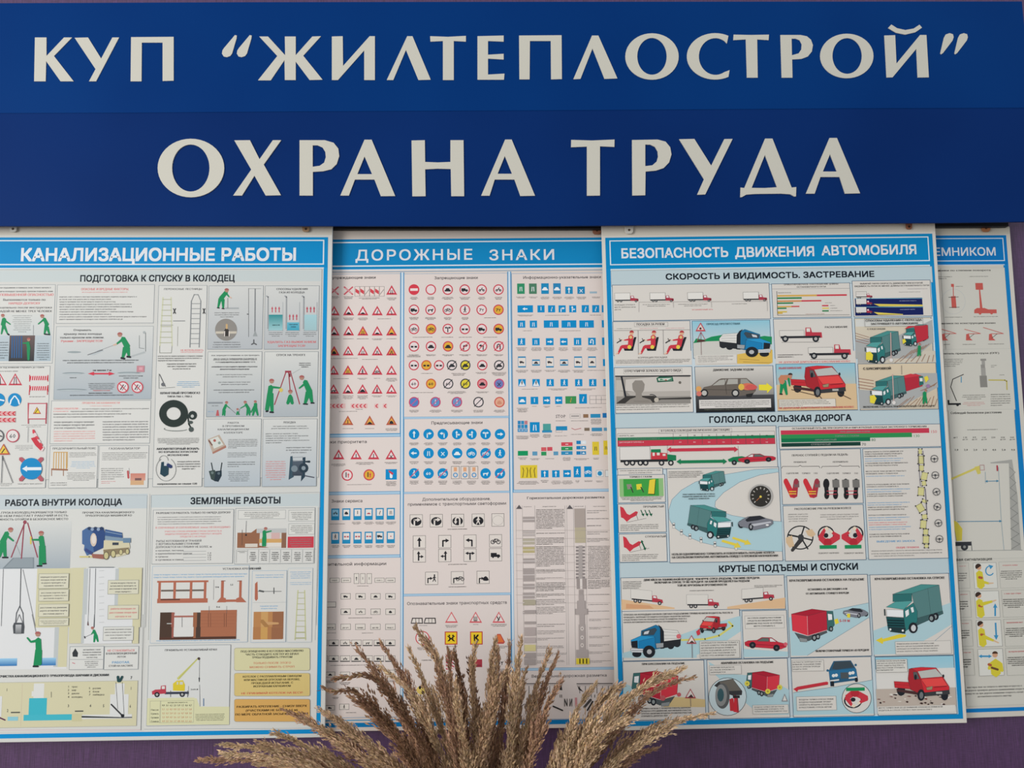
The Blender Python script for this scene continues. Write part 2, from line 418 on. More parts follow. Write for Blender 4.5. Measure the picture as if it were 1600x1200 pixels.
letter(v5, ell(313,330,208,183), ell(312,330,117,147))
letter(v5, [584,157,682,156,742,275,825,156,877,156,768,308,876,500,780,502,710,378,632,502,577,502,690,340])
letter(v5, [992,156,1150,156,1205,172,1234,208,1240,255,1224,305,1190,338,1140,350,1075,354,1075,502,992,502], [1074,188,1105,188,1136,202,1153,230,1156,262,1146,296,1118,316,1074,322])
letter(v5, [1398,153,1443,153,1590,505,1500,506,1460,402,1338,402,1300,502,1247,502], [1398,258,1445,368,1353,368])
letter(v6, [172,158,255,156,257,292,335,295,415,292,415,156,497,156,501,506,420,506,417,336,335,334,257,338,260,506,177,507])
letter(v6, [757,152,798,152,944,503,852,505,815,402,692,402,660,503,607,503], [755,255,800,366,710,366])
letter(v6, [1170,154,1300,158,1441,152,1440,198,1350,194,1350,502,1268,503,1268,196,1169,200])
letter(v7, [30,155,190,152,240,165,269,200,277,245,262,295,228,330,180,346,115,352,113,500,32,502], [113,183,145,184,174,198,190,226,193,258,184,290,157,313,113,318])
letter(v7, [325,150,420,148,525,315,607,149,659,148,488,495,437,497,480,400])
letter(v7, [862,146,908,146,1028,452,1057,449,1055,507,1045,508,1020,494,960,490,800,492,745,496,716,512,707,512,709,452,732,455], [861,248,937,450,860,455,778,454])
letter(v7, [1265,142,1311,142,1456,488,1362,490,1328,386,1208,386,1172,490,1117,490], [1268,243,1311,352,1223,352])

# posters' rail behind the sign's lower edge; its black paints in the shadow gap
W = unproj([(-60, 330), (-60, 358.2), (900, 357.5), (1576, 353.5), (1574, 325)], -.030)
v_, f_ = prism2([W], -.030, -.019)
o = mesh_obj('shadow_gap_rail', v_, f_, MAT['dark']); fix_normals(o); tag(o, 'rail coloured black to stand for the shadow gap under the blue sign', 'rail')

# ------------------------------------------------------------------ shared drawings for the posters
GR = '1d8a56'; RD = 'c43845'; BL = '0a86c0'; BK = '22262c'; YE = 'e6cf3c'; GY = '5a5d60'; SKIN = 'd0b09c'
def man(segs, hx, hy, hr, helm='a8625e'):
    for s in segs: limb(s[6] if len(s) > 6 else GR, *s[:6])
    c(hx, hy, hr, 'b08674'); el(hx, hy - hr * .15, hr * 1.15, hr, helm, 0, 180)
def swheel(x, y, r, hub='a8a8a4'):
    c(x, y, r, BK); c(x, y, r * .5, hub)
def small_truck():          # 0..200 x 0..84, side view: white box, red cab
    q(0, 4, 130, 62, 'dcd9d2'); qs(0, 4, 130, 62, '3a3a3c', .35)
    q(5, 62, 150, 70, '2a2c30'); p('a83a4a', 132,28, 158,26, 164,48, 196,52, 199,72, 132,72); p('dcdcdc', 138,31, 154,30, 158,46, 138,46)
    q(182, 55, 199, 74, '7a2c38')
    for x in (28, 54, 178): swheel(x, 74, 10)
def box_truck_front():      # 745..1185 x 105..470 teal box truck seen from the front left
    p('3f5f60', 985,345, 1168,298, 1172,318, 900,440)
    for x, y, r in ((1118,338,27), (1090,350,30)): el(x, y, r * .8, r, BK); el(x - 4, y + 2, r * .42, r * .55, '8a9696')
    p('567f7e', 945,170, 1142,110, 1166,298, 985,350, 960,250); l('3a5a5a', 2, 1060,135, 1082,322)
    p('4a8c88', 805,178, 1012,106, 1142,110, 945,172)
    p('2f6d6c', 808,180, 945,172, 945,228, 808,232)
    p('529c98', 760,270, 825,232, 950,225, 888,288)
    p('2d7674', 886,288, 955,240, 985,300, 985,375, 900,445, 888,350)
    p('1f4f52', 760,340, 888,348, 896,442, 776,438); p('e4e8e8', 762,288, 884,292, 886,344, 765,338)
    for y in (365, 384, 402): l('12282c', 7, 770, y, 888, y + 4)
    p('23383c', 776,415, 900,422, 896,462, 790,448); p('dfe5e5', 896,300, 922,284, 926,325, 902,345); p('dfe5e5', 935,275, 955,268, 962,305, 945,312)
    el(955, 420, 33, 40, BK); el(957, 422, 18, 24, 'c8cccc'); q(744, 285, 756, 332, '2c3a3c')
    c(790, 432, 8, 'e0e0dc'); c(880, 440, 8, 'e0e0dc')
def box_truck_rear():       # 75..388 x 283..522 red box truck seen from behind
    p('50585a', 100,455, 190,480, 330,440, 335,455, 200,515, 130,500)
    p('3d6a68', 330,297, 376,300, 388,400, 352,445, 330,435); p('e0e4e4', 338,318, 370,322, 372,362, 342,366)
    p('b32a3c', 190,335, 330,297, 335,435, 195,478); p('d23a48', 76,320, 190,335, 195,478, 84,440); p('a82436', 76,320, 225,284, 330,297, 190,335)
    l('e8c0c0', 3, 84,442, 195,478, 335,436); l('e8c0c0', 2, 190,335, 195,478)
    for x, y, r in ((242,492,25), (268,483,22), (363,428,20)): el(x, y, r * .75, r, BK); el(x, y, r * .4, r * .55, '8e9696')
    p('8a8f8f', 130,490, 190,500, 190,522, 140,520)
def pickup():               # 815..1222 x 705..945 red pickup from the front right
    el(868, 875, 30, 36, BK); el(1182, 910, 26, 34, BK)
    p('4a3030', 835,860, 1000,885, 1000,905, 840,880)
    p('c03038', 817,806, 920,812, 940,862, 822,852); l('8a2028', 2, 820,828, 930,834)
    p('a52a32', 925,716, 1000,705, 1012,785, 1042,890, 990,890, 935,865, 918,790)
    p('cc2f38', 940,712, 1010,704, 1120,708, 1168,772, 1215,845, 1215,880, 1035,892, 1008,790, 985,735)
    p('b8bab4', 988,734, 1118,716, 1170,772, 1012,784); p('5a5c5c', 955,738, 982,740, 1000,788, 962,792)
    p('e04a48', 1012,790, 1165,780, 1205,838, 1050,846); p('98886a', 1048,852, 1095,840, 1092,866, 1056,870)
    l('7a1c24', 4, 1105,850, 1195,842)
    p('3a3c3e', 1032,888, 1214,868, 1218,898, 1040,914); q(1120, 882, 1165, 896, 'b0b0aa')
    el(1012, 905, 27, 42, BK); el(1014, 907, 14, 25, '6e7274'); el(972, 776, 9, 20, BK); el(1172, 768, 7, 12, BK)
def dump_truck():           # 160..530 x 345..592 blue tractor with a white tipping body, nose to the left
    for x, y, r in ((498,488,26), (452,502,26)): c(x, y, r, BK); c(x, y, r * .4, '6a6e70')
    p('2a2c30', 395,470, 525,450, 522,500, 400,520)
    p('d8d6d0', 385,382, 500,393, 526,432, 522,456, 398,472)
    for k in (0, 25, 50): l('8a8a88', 2, 395, 402 + k, 510, 410 + k * .8)
    el(208, 562, 34, 24, BK)
    p('1f6f9a', 240,395, 345,352, 385,372, 382,520, 335,530, 235,470); p(BK, 362,352, 384,368, 402,400, 405,522, 378,524, 376,380)
    p('3c4a54', 244,400, 340,374, 352,388, 330,424, 248,428); p('c8ccd0', 262,402, 300,392, 290,418, 256,422)
    p('2a92c6', 165,462, 238,430, 332,436, 342,522, 225,525, 168,500); p('1d7cb0', 222,470, 338,442, 342,522, 225,525)
    p(BK, 168,472, 212,466, 214,520, 172,516); p('d4d6d8', 163,524, 252,524, 252,552, 168,550); l(BK, 3, 170,538, 250,538)
    p('9a9ea0', 345,486, 400,482, 400,514, 350,520)
    c(296, 545, 44, BK); c(298, 546, 18, 'b0b2b4')
def sedan():                # 985..1290 x 440..545 red saloon, side view
    p('c03040', 985,478, 1010,466, 1075,462, 1110,442, 1180,444, 1225,475, 1285,490, 1286,512, 1245,528, 1010,510, 988,500)
    p('5e6c66', 1082,464, 1115,447, 1158,448, 1160,472, 1075,470); p('d8d4d0', 1165,449, 1182,450, 1214,474, 1168,474)
    l('7a1c2c', 3, 990,490, 1280,505)
    for x, y in ((1042,498), (1215,518)): c(x, y, 24, BK); c(x, y, 8, '54585a')
def coupe():                # 1160..1462 x 470..598 dark coupe
    el(1188, 543, 26, 32, BK); p('7a7c84', 1162,530, 1200,500, 1250,478, 1350,470, 1400,492, 1455,505, 1462,535, 1420,566, 1300,590, 1240,572, 1180,560)
    p('2c2e34', 1225,505, 1262,478, 1350,470, 1395,492, 1330,508, 1240,520); el(1272, 563, 20, 32, BK); el(1272, 563, 9, 16, 'a0a2a4')
    p('b8bac0', 1270,540, 1440,515, 1450,530, 1300,560); el(1412, 548, 14, 7, 'e8e8e4')
def driver_top():           # 365..560 x 712..915 driver's arms on the wheel seen from above, right-handed turn
    arc(440, 790, 66, 66, 12, BK); c(440, 800, 20, BK)
    limb(RD, 430,745, 392,820, 22, 44); limb(RD, 392,820, 450,870, 46, 54); limb(RD, 545,810, 450,870, 50, 54); limb(RD, 490,770, 545,812, 20, 44)
    c(455, 858, 34, 'b02c38'); c(445, 742, 16, 'e0d0b8'); c(486, 768, 12, 'e0d0b8'); q(385, 884, 532, 912, GR)
def wheel_small(x, y, r, a=0):
    ring(x, y, r, r * .16, '3a3c40'); c(x, y, r * .3, '3a3c40')
    for b in (0, 180, 270): A = math.radians(a + b); l('3a3c40', r * .14, x, y, x + r * math.cos(A), y - r * math.sin(A))
def tri(x, y, w, fill='dcc8c6', rim='c03a4a', k=.62):
    h = w * .87; p(rim, x, y - h * .62, x - w / 2, y + h * .38, x + w / 2, y + h * .38); a = k
    p(fill, x, y - h * .62 * a - h*.02, x - w / 2 * a, y + h * .38 * a - h*.02, x + w / 2 * a, y + h * .38 * a - h*.02)
def frame_cell(x0, y0, x1, y1, bg=PANEL_BG, bg2=None, edge='7c868c', w=.55, label=None):
    """a picture panel of the poster in the current view"""
    o = panel('picture_panel', label); q(x0, y0, x1, y1, bg, bg2); qs(x0, y0, x1, y1, edge, w); return o
def header_poster(col, title, tx0, tx1, tbase, th, inner=True):
    """frame, title band and title lettering; uv coordinates are photo pixels of the flat sheet"""
    part('frame_band', 'blue printed frame'); uvring(-1, -1, S.w + 1, S.h + 1, 6.5, col); uvq(0, 0, S.w, 50.5, col)
    part('header_band', 'bright blue title band with white line border')
    uvring(5.5, 4, S.w - 5.5, 44, 1.6, 'd8e0e6'); uvring(5.5, 51, S.w - 5.5, S.h - 6, 1.2, 'd4dde2')
    part('header_lettering', 'white title lettering'); V(0, 0, 1); t(title, tx0, tbase, tx1, th, 'dbe1e6', .03, res=4)

# ------------------------------------------------------------------ poster 1: sewer works
P1 = poster('safety_poster', 'leftmost front poster headed КАНАЛИЗАЦИОННЫЕ РАБОТЫ with workers in green overalls', [(17.5, 371), (512.7, 370.6), (500.5, 1146), (-17.7, 1154.3)], -.036, .004, (60, 45, 7, 6), 'd0d1cc', 1.07)
part('top_strip', 'beige strip above the title band'); uvq(-58, -42, S.w + 6, -3.5, 'c9c4b8')
# the sheet runs on past the left edge of the picture
part('frame_band', 'blue printed frame'); uvq(-50, 0, S.w, 50, '0088c4'); uvq(S.w - 6.5, 50, S.w, S.h, '0a90cc'); uvq(-50, S.h - 6.5, S.w, S.h, '0a8ccc'); uvq(-50, 0, -44, S.h, '0a8ccc')
part('header_band', 'white ruled lines round the title')
for a in ((-48, 4.2, S.w - 6, 6.2), (-48, 43, S.w - 6, 45), (S.w - 8, 4.2, S.w - 6, 45), (-48, 49.5, S.w - 6, 51)): uvq(*a, 'dbe2e6')
part('header_lettering', 'white title lettering'); t('КАНАЛИЗАЦИОННЫЕ РАБОТЫ', 32, 407.5, 465, 20, 'dde2e6', .04, res=4)
S.clev = 34; panel('section_panel', 'large upper section on descending into a well'); uvq(-44, 52, S.w - 9, 386, 'cfcfca'); uvring(-44, 52, S.w - 9, 386, .6, '98a0a2'); uvq(-44, 54, S.w - 11, 72, 'c3cccb'); S.clev = 42
sub('lettering'); V(0, 0, 1); t('ПОДГОТОВКА К СПУСКУ В КОЛОДЕЦ', 125, 439.8, 367, 10, '20282f', .04, res=2)
# -- left column
A1 = (0, 340, 4.6154); A2 = (240, 340, 4.6138); A3 = (0, 560, 5.4545); A4 = (240, 560, 5.4545); A5 = (0, 760, 5.4545); A6 = (220, 760, 5.0); A7 = (0, 960, 5.0); A8 = (220, 980, 5.333)
V(*A1); frame_cell(-130, 485, 377, 1050, 'd3d3ce')
sub('lettering'); para(-80, 492, 386, 545, 2, GY, last=1, fill=.42); t('ПОВЫШЕННОЙ ОПАСНОСТЬЮ', 0, 565, 388, 18, 'd07070', .01); t('Выполняются только по', 22, 600, 330, 16, GY, .01); t('НАРЯДУ-ДОПУСКУ', 62, 626, 290, 16, 'd06a6a', .01); t('обязательно после инструктажа', -40, 656, 376, 15, GY); t('БРИГАДОЙ НЕ МЕНЕЕ ТРЕХ ЧЕЛОВЕК', -60, 683, 376, 15, GY, .01)
sub('worker_drawing', 'workers at a well print'); q(-90, 695, 372, 850, 'cfd1cd', 'c6cccb'); para(80, 700, 240, 830, 9, '8a8c8c', 'c', fill=.4, ragged=.4)
q(-80, 850, 66, 1035, 'b9c4c9', 'a6b6be'); q(250, 850, 366, 1035, 'b9c4c9', 'a6b6be'); q(70, 850, 245, 1035, '6a5a58', '2e3236')
for k in range(5): l('2f5f90', 9, 88 + k * 17, 856, 86 + k * 17, 1010)
man([(30,755,10,840,26,10), (30,780,55,840,22,10), (30,730,22,775,30,34), (25,735,75,770,14,8), (55,838,66,846,12,12,BK)], 20, 708, 12)
man([(335,770,320,840,26,12), (340,790,356,840,24,12), (318,728,340,775,22,30), (315,735,275,768,14,8), (320,840,360,844,10,10,BK)], 304, 712, 13)
man([(205,950,205,1025,24,16), (200,900,208,950,24,24), (200,905,165,905,12,9)], 207, 880, 12)
l('8a8c90', 2, 240,775, 240,850); para(-70, 890, 60, 1020, 7, '70787c', 'c', fill=.35); para(262, 900, 358, 1030, 8, '70787c', 'c', fill=.35)
V(*A3); frame_cell(-100, 68, 385, 1102, 'd3d3ce')
sub('lettering'); para(-60, 65, 425, 88, 1, GY, last=1, fill=.6); para(-60, 100, 180, 118, 1, '88898a', last=1)
para(180, 560, 395, 590, 2, GY, 'c', fill=.4); para(125, 735, 285, 785, 4, GY, 'c', fill=.4); para(150, 1060, 380, 1078, 1, GY, last=1); para(-20, 1060, 105, 1090, 3, GY, 'c'); para(250, 318, 395, 334, 1, GY)
sub('road_sign'); tri(0, 190, 118, 'd8cccc', 'c04050', .7); l(BK, 7, 0,160, 5,220)
sub('road_sign'); tri(130, 190, 118, 'd8cccc', 'c04050', .7); l(BK, 6, 118,220, 125,160); l(BK, 6, 142,220, 136,160)
for y0 in (148, 235):
    sub('barrier', 'red and white striped barrier print'); q(248, y0, 412, y0 + 40, 'dccccc')
    for k in range(9): p(RD, 252 + k * 18, y0 + 38, 258 + k * 18, y0 + 2, 268 + k * 18, y0 + 2, 262 + k * 18, y0 + 38)
    l(RD, 7, 252, y0 - 6, 252, y0 + 48); l(RD, 7, 408, y0 - 6, 408, y0 + 48)
l(RD, 6, 250,270, 248,310); l(RD, 6, 404,268, 404,308)
sub('road_sign'); c(-15, 352, 57, BL); limb('e6eaec', -60,340, 35,360, 12)
sub('road_sign'); c(125, 353, 57, BL); limb('e6eaec', 95,355, 85,390, 12); limb('e6eaec', 155,355, 165,390, 12); limb('e6eaec', 122,320, 90,362, 10); limb('e6eaec', 128,320, 160,362, 10)
sub('road_sign', 'red chevron strips print')
for y in (470, 525):
    q(-60, y - 18, 130, y + 18, 'd8a0a0')
    for k in range(5): p(RD, -60 + k * 40, y, -40 + k * 40, y - 18, -25 + k * 40, y - 18, -45 + k * 40, y, -25 + k * 40, y + 18, -40 + k * 40, y + 18)
sub('road_sign', 'sign board print on red posts'); q(245, 385, 392, 515, 'd8d4d0'); qs(245, 385, 392, 515, 'b84a5a', 1.4); l('b84a5a', 8, 240,380, 240,555); l('b84a5a', 8, 396,380, 390,555); tri(315, 450, 70, YE, 'a85040', .7); l(BK, 6, 300,465, 325,430)
sub('road_sign'); ring(-20, 660, 50, 10, '5a5c60'); l(BK, 8, -40,650, 15,665)
sub('road_sign'); c(108, 660, 52, 'dcd6d4'); ring(108, 660, 52, 9, 'b84a5a'); t('60', 108, 678, 56, 36, '6a7070', .02, al='c')
l('777a7e', 3, 240,590, 235,715)
sub('cone_drawing', 'fallen striped cone print')
for k in range(6): limb(('d04854', 'e0c8c8')[k % 2], 283 + k * 13, 610 + k * 30, 290 + k * 13, 635 + k * 28, 16 + k * 6, 26 + k * 5)
p(RD, 262,680, 300,670, 368,760, 345,785, 300,740)
sub('road_sign'); tri(30, 785, 108, 'dcc050', 'b85040', .72); l(BK, 8, 15,805, 40,770); l('5a5c60', 5, 20,845, 10,1060); l('5a5c60', 5, 25,845, 108,1060); l('5a5c60', 8, 20,830, 20,870)
sub('road_sign', 'round blue detour sign print with white arrow')
for a in (45, 135, 225, 315):
    A = math.radians(a); limb('b05a66', 265 + 60 * math.cos(A), 940 - 60 * math.sin(A), 265 + 130 * math.cos(A), 945 - 130 * math.sin(A), 34)
c(265, 940, 92, BL); q(225, 928, 352, 952, 'dfe6ea'); p('dfe6ea', 188,940, 230,915, 230,965)
# -- rules and lid panels
V(0, 0, 1); frame_cell(88.3, 510.3, 236.2, 623.5, 'd2d3cf', 'a8b2b8', '8a9498')
V(*A1); frame_cell(415, 485, 1106, 760, 'd4d4cf')
sub('lettering'); t('ОПАСНЫЕ И ВРЕДНЫЕ ФАКТОРЫ,', 585, 524, 930, 17, 'd07e7c', .01); para(590, 530, 925, 545, 1, 'd07e7c', last=1); para(428, 562, 1110, 742, 10, '6e7072', last=.75, ragged=.5, fill=.5, bold=.01)
sub('lettering'); t('Открывать', 530, 818, 660, 15, GY, .01); t('крышку люка колодца', 460, 846, 735, 15, GY, .01); t('только крюком или ломом.', 432, 872, 752, 15, GY, .01); t('Руками - ЗАПРЕЩАЕТСЯ!', 440, 898, 742, 15, 'd06a6a', .02)
sub('worker_drawing', 'worker lifting a lid with a hook'); p('b4bcbe', 640,990, 720,950, 750,960, 680,992); l('6a6c6e', 5, 632,990, 740,955); el(535, 970, 50, 7, '96a0a2'); l('888a8c', 3, 700,965, 820,920)
p('b0b6b6', 900,1010, 1040,965, 1050,975, 930,1012); l('6a7070', 4, 1050,830, 1050,965); l('6a7070', 3, 1005,850, 1005,940, 1040,945); c(1040, 828, 10, 'aab0b0')
man([(905,940,885,1010,40,18), (920,940,930,1000,36,16), (885,870,920,935,36,44), (875,885,840,912,18,12), (840,912,818,920,12,10,SKIN), (872,1012,900,1018,14,14,BK), (915,1002,942,1006,14,14,BK)], 864, 845, 16)
V(*A3)
sub('lettering'); para(520, 5, 1195, 45, 2, '54585c', 'c', last=.85, fill=.45, ragged=.05); t('не менее 7 м', 792, 108, 950, 15, '5a4c4e', .01); para(1005, 140, 1225, 175, 2, GY, 'c', fill=.45)
para(745, 205, 985, 265, 4, GY, 'c', fill=.45, last=.9); para(790, 262, 940, 282, 1, 'cc7070', 'c'); para(755, 285, 975, 305, 1, GY); para(595, 305, 1135, 322, 1, GY, last=1, ragged=0); para(590, 155, 655, 172, 1, GY, 'c')
sub('lid_drawing', 'grey well lids and a red arrow print')
for x, y, w in ((625, 128, 95), (1100, 125, 100), (610, 268, 130)): el(x, y, w, 9, '7e8a8e', 0, 180); el(x, y + 3, w * .8, 5, 'b4bec0')
l('cf3a4c', 12, 790,130, 940,130); p('cf3a4c', 748,130, 800,114, 800,146); p('cf3a4c', 978,130, 926,114, 926,146); q(1166, 62, 1230, 116, 'c08890'); q(1185, 75, 1215, 100, 'd8a0a8')
for x in (1047, 1170):
    sub('road_sign'); c(x, 245, 52, 'dcd4d4'); l('3a3c40', 9, x - 20, 265, x + 5, 225); l('3a3c40', 5, x - 5, 270, x + 25, 230); ring(x, 245, 46, 10, 'c44452'); l('c44452', 7, x - 34, 211, x + 34, 279)
frame_cell(440, 362, 1275, 722, 'd5d5d0')
sub('lettering'); t('ПРОВЕРКА ЗАГАЗОВАННОСТИ', 700, 388, 1022, 16, 'd88a84', .01); para(755, 395, 965, 412, 1, 'd88a84', 'c')
t('САМОСПАСАТЕЛИ -', 460, 436, 680, 15, 'd8807e', .01); para(700, 420, 1270, 440, 1, '6e7072', last=1, ragged=0); para(455, 440, 590, 462, 1, 'd8807e'); para(600, 440, 1070, 462, 1, '6e7072', last=1); para(455, 463, 1140, 510, 2, '6e7072', last=.8)
para(460, 530, 812, 605, 3, '62666c', last=.8, fill=.55, ragged=.03, bold=.01); para(458, 612, 812, 712, 5, 'd8908c', last=.45, fill=.55, ragged=.02, bold=.01); para(875, 528, 1268, 705, 8, '62666e', last=.7, fill=.5, ragged=.02, bold=.01)
frame_cell(428, 745, 823, 1102, 'd5d5d0')
sub('lettering'); t('ПРЕДОХРАНИТЕЛЬНЫЙ ПОЯС', 448, 777, 818, 17, '7a7c7e'); para(590, 798, 825, 845, 4, '6e7072'); para(600, 872, 815, 940, 5, '8fb6d4', 'c', bold=.02); para(565, 968, 815, 1045, 6, '6e7072', 'c'); para(430, 1052, 580, 1088, 2, '6e7072', last=1)
sub('harness_drawing', 'yellow safety harness print')
for k in range(6): l('c8a060', 8, 460 + k * 21, 800, 455 + k * 22, 950)
l('c8a060', 7, 460,800, 575,800); l('9a6a50', 14, 440,945, 575,950); l('9a6a50', 6, 440,950, 440,1000); l('9a6a50', 6, 540,950, 540,1000); l('c8a060', 6, 575,800, 572,935)
frame_cell(848, 745, 1258, 1102, 'd5d5d0')
sub('lettering'); t('ГАЗОАНАЛИЗАТОР', 928, 777, 1195, 17, '7a7c7e'); para(870, 798, 1262, 870, 5, '6e7072', ragged=.05); para(862, 930, 1058, 1035, 6, '6e7072'); para(862, 1040, 1000, 1070, 2, 'd07a78')
sub('lamp_drawing', 'orange gas detector print'); q(1112, 980, 1238, 1040, 'c88070', 'd09a88'); q(1112, 1040, 1225, 1078, 'd0a880'); q(1150, 1020, 1205, 1040, '7a5a58'); limb('b85a5c', 1090,960, 1095,1020, 18); l('6a6c70', 3, 1100,935, 1105,985)
# -- second column
V(0, 0, 1); frame_cell(248.2, 446.2, 315.2, 760, 'd5d5d0'); V(*A2)
sub('lettering'); t('ПЕРЕНОСНЫЕ ЛЕСТНИЦЫ', 75, 522, 350, 14, '76787a'); t('НЕ ИСПОЛЬЗОВАТЬ', 195, 962, 360, 12, 'd47a7a', .02); t('ОБОРУДОВАННЫЕ', 195, 974, 355, 8, 'd47a7a', .02); q(140, 742, 228, 748, '8a8c8c')
sub('ladder_drawing', 'two ladder prints')
for a in ((68,575,46,925), (126,575,133,925)): limb('c9cbae', *a, 9)
for k in range(9): x = 64 - k * 2.5; l('aeb094', 5, x, 590 + k * 39, 127 + k * .6, 590 + k * 39)
l('7a7c70', 3, 50,775, 140,775); l('7a7c70', 3, 44,925, 44,975, 128,975, 133,925); l('7a7c70', 2, 175,785, 172,925)
for a in ((272,600,262,935), (340,600,328,935)): limb('888c8e', *a, 7)
l('888c8e', 5, 273,600, 292,555, 320,555, 340,600)
for k in range(9): l('888c8e', 4, 272 - k, 620 + k * 36, 338 - k, 620 + k * 36)
limb('3a3c3e', 142,655, 158,692, 6); limb('3a3c3e', 158,655, 142,692, 6); limb('3a3c3e', 356,655, 370,692, 6); limb('3a3c3e', 370,655, 356,692, 6)
V(*A2); sub('lettering'); para(30, 990, 370, 1038, 3, '6e7072'); para(90, 1045, 312, 1098, 3, '6e7072', 'c')
V(*A4); para(195, 190, 395, 250, 4, '86b2d2', 'c', bold=.02); t('ШЛАНГОВЫЙ ПРОТИВОГАЗ', 55, 304, 395, 18, '6a6c70'); t('ТИПА ПШ-1, ПШ-2', 115, 332, 328, 15, '6a6c70'); para(15, 675, 405, 735, 5, '6e7072', 'c'); t('АККУМУЛЯТОРНЫЙ ФОНАРЬ', 25, 780, 388, 18, '6a6c70'); t('ВО ВЗРЫВОБЕЗОПАСНОМ', 42, 805, 375, 15, '6a6c70'); t('ИСПОЛНЕНИИ', 118, 832, 298, 15, '6a6c70'); para(195, 868, 400, 950, 4, '6e7072', 'c'); t('напряжением не свыше 12В', 30, 1077, 370, 15, '6e7072', .01)
sub('hose_drawing', 'black coiled hose of a gas mask print'); arc(170, 470, 92, 85, 62, '26322f', n=32); l('26322f', 12, 290,480, 300,560, 325,605); c(332, 485, 38, '2a3634'); c(330, 492, 14, 'b8bcb8'); c(320, 605, 22, '4c5654'); arc(190, 600, 100, 18, 7, '7a807c', 160, 340); el(315, 545, 20, 14, '4a5452'); l('7a807c', 3, 45,130, 45,255, 180,245); l('4a4c50', 5, 50,135, 100,240); c(80, 222, 16, '6a6c70')
sub('lantern_drawing', 'dark blue hand lamp print'); p('23414e', 65,885, 85,880, 92,905, 130,900, 125,990, 92,1010, 55,985); q(90, 885, 118, 915, 'ccd0d2'); limb('2a3a66', 118,905, 150,925, 26, 30); arc(85, 870, 38, 42, 4, '8a8c8a', 0, 180); arc(105, 945, 85, 100, 4, '8a8c8a', 120, 420)
# -- third column
V(*A2); frame_cell(400, 492, 782, 948, 'd0d1cd', 'b4b9bc')
sub('lettering'); para(435, 678, 620, 722, 3, '6a6c6e', 'c'); para(420, 890, 635, 940, 3, '6a6c6e', 'c', last=1)
sub('worker_drawing', 'worker measuring with a rod'); q(515, 648, 615, 660, 'a8adae'); l('5a5c5e', 4, 535,580, 535,652)
man([(480,585,466,645,26,14), (500,590,502,650,26,14), (525,535,485,585,28,34), (525,548,548,575,14,8), (548,572,562,580,9,8,SKIN), (458,650,475,652,8,8,BK), (492,655,510,657,8,8,BK)], 527, 525, 14)
l('6a6e70', 3, 685,510, 685,860); l('6a6e70', 2, 685,512, 775,512); l('7a7e80', 7, 732,515, 730,830); p('9aa0a0', 715,855, 732,815, 748,855); limb('5a5c5e', 722,880, 722,905, 8); limb('5a5c5e', 722,905, 705,915, 8); limb('5a5c5e', 722,905, 742,915, 8); t('4 м', 672, 700, 684, 10, '5a5c5e')
sub('well_drawing', 'round view of a well bottom print'); c(522, 808, 79, '8e8a84'); q(448, 820, 598, 836, 'c8c0b0'); p('3a3634', 502,855, 508,815, 525,790, 545,815, 552,855); limb('c8a878', 527,770, 527,800, 14); limb('d8d0c8', 512,820, 510,855, 8); limb('d8d0c8', 545,820, 545,855, 8)
frame_cell(806, 492, 1187, 948, 'd0d1cd', 'b4b9bc')
sub('lettering'); t('СПОСОБЫ УДАЛЕНИЯ', 885, 522, 1112, 14, '6a6c6e', .01); t('ГАЗА ИЗ КОЛОДЦА', 905, 546, 1090, 14, '6a6c6e', .01); t('УДАЛЯТЬ ГАЗ ВЫЖИГАНИЕМ', 820, 905, 1172, 16, 'cc6a6c', .02); t('ЗАПРЕЩАЕТСЯ!', 895, 932, 1095, 16, 'cc6a6c', .02)
for x in (880, 1000, 1125): para(x - 52, 822, x + 52, 860, 3, '6a6c6e', 'c')
sub('well_drawing', 'three gas shafts with red arrows print')
for x0, x1, y0, c1, c2 in ((828, 932, 700, '2f8c90', '9cc8cc'), (960, 1052, 755, '66b4c8', '3fa0b8'), (1085, 1178, 700, 'a4ccd2', 'a0c0c4')):
    q(x0, y0, x1, 815, c1, c2); l('a8aeb0', 4, x0, 610, x0, 815, x1, 815, x1, 610); l('9a9ea0', 9, x0 - 14, 565, x0 - 2, 572, x0 - 4, 800)
    for k in (-25, 0, 25):
        xx = (x0 + x1) / 2 + k; yy = y0 - 18; l('c04858', 6, xx, yy, xx, yy - 30); p('c04858', xx - 7, yy - 24, xx, yy - 42, xx + 7, yy - 24)
para(855, 765, 910, 782, 1, '3a5a5c', 'c'); para(975, 760, 1040, 795, 2, '3a5a6c', 'c')
V(0, 0, 1); frame_cell(325, 549.8, 407.2, 650.8, 'd4d5d0', 'acb4b8'); V(*A2); sub('lettering'); para(412, 980, 768, 1052, 3, '6a6c6e', 'c', last=.9, fill=.45); para(400, 1065, 772, 1100, 2, '6a6c6e', 'c')
V(*A4); sub('lettering'); para(485, 0, 905, 42, 2, '62666a', 'c'); para(470, 60, 908, 102, 2, '62666a', 'c'); para(515, 128, 860, 165, 2, '62666a', 'c'); para(550, 192, 828, 230, 2, '62666a', 'c', last=.9); para(490, 258, 880, 298, 2, '62666a', 'c', last=.75, bold=.01)
q(462, 372, 590, 386, '8a9094'); para(492, 395, 555, 410, 1, '6a6e70', 'c'); para(462, 445, 515, 460, 1, '6a9ac0')
sub('worker_drawing', 'row of four workers round a well'); p('b85c60', 530,490, 540,440, 552,440, 560,490)
man([(598,440,588,485,24,12), (605,445,605,488,22,12), (618,395,598,440,22,26), (620,402,650,425,10,7)], 622, 378, 12)
l('5a5c5e', 3, 650,425, 700,470); man([(716,455,708,480,16,12), (718,455,728,480,16,12)], 715, 435, 9); l('5a5c5e', 3, 735,430, 720,480)
man([(805,435,795,485,26,12), (815,440,818,485,24,12), (785,388,812,435,22,28), (780,402,740,425,10,7)], 780, 375, 12)
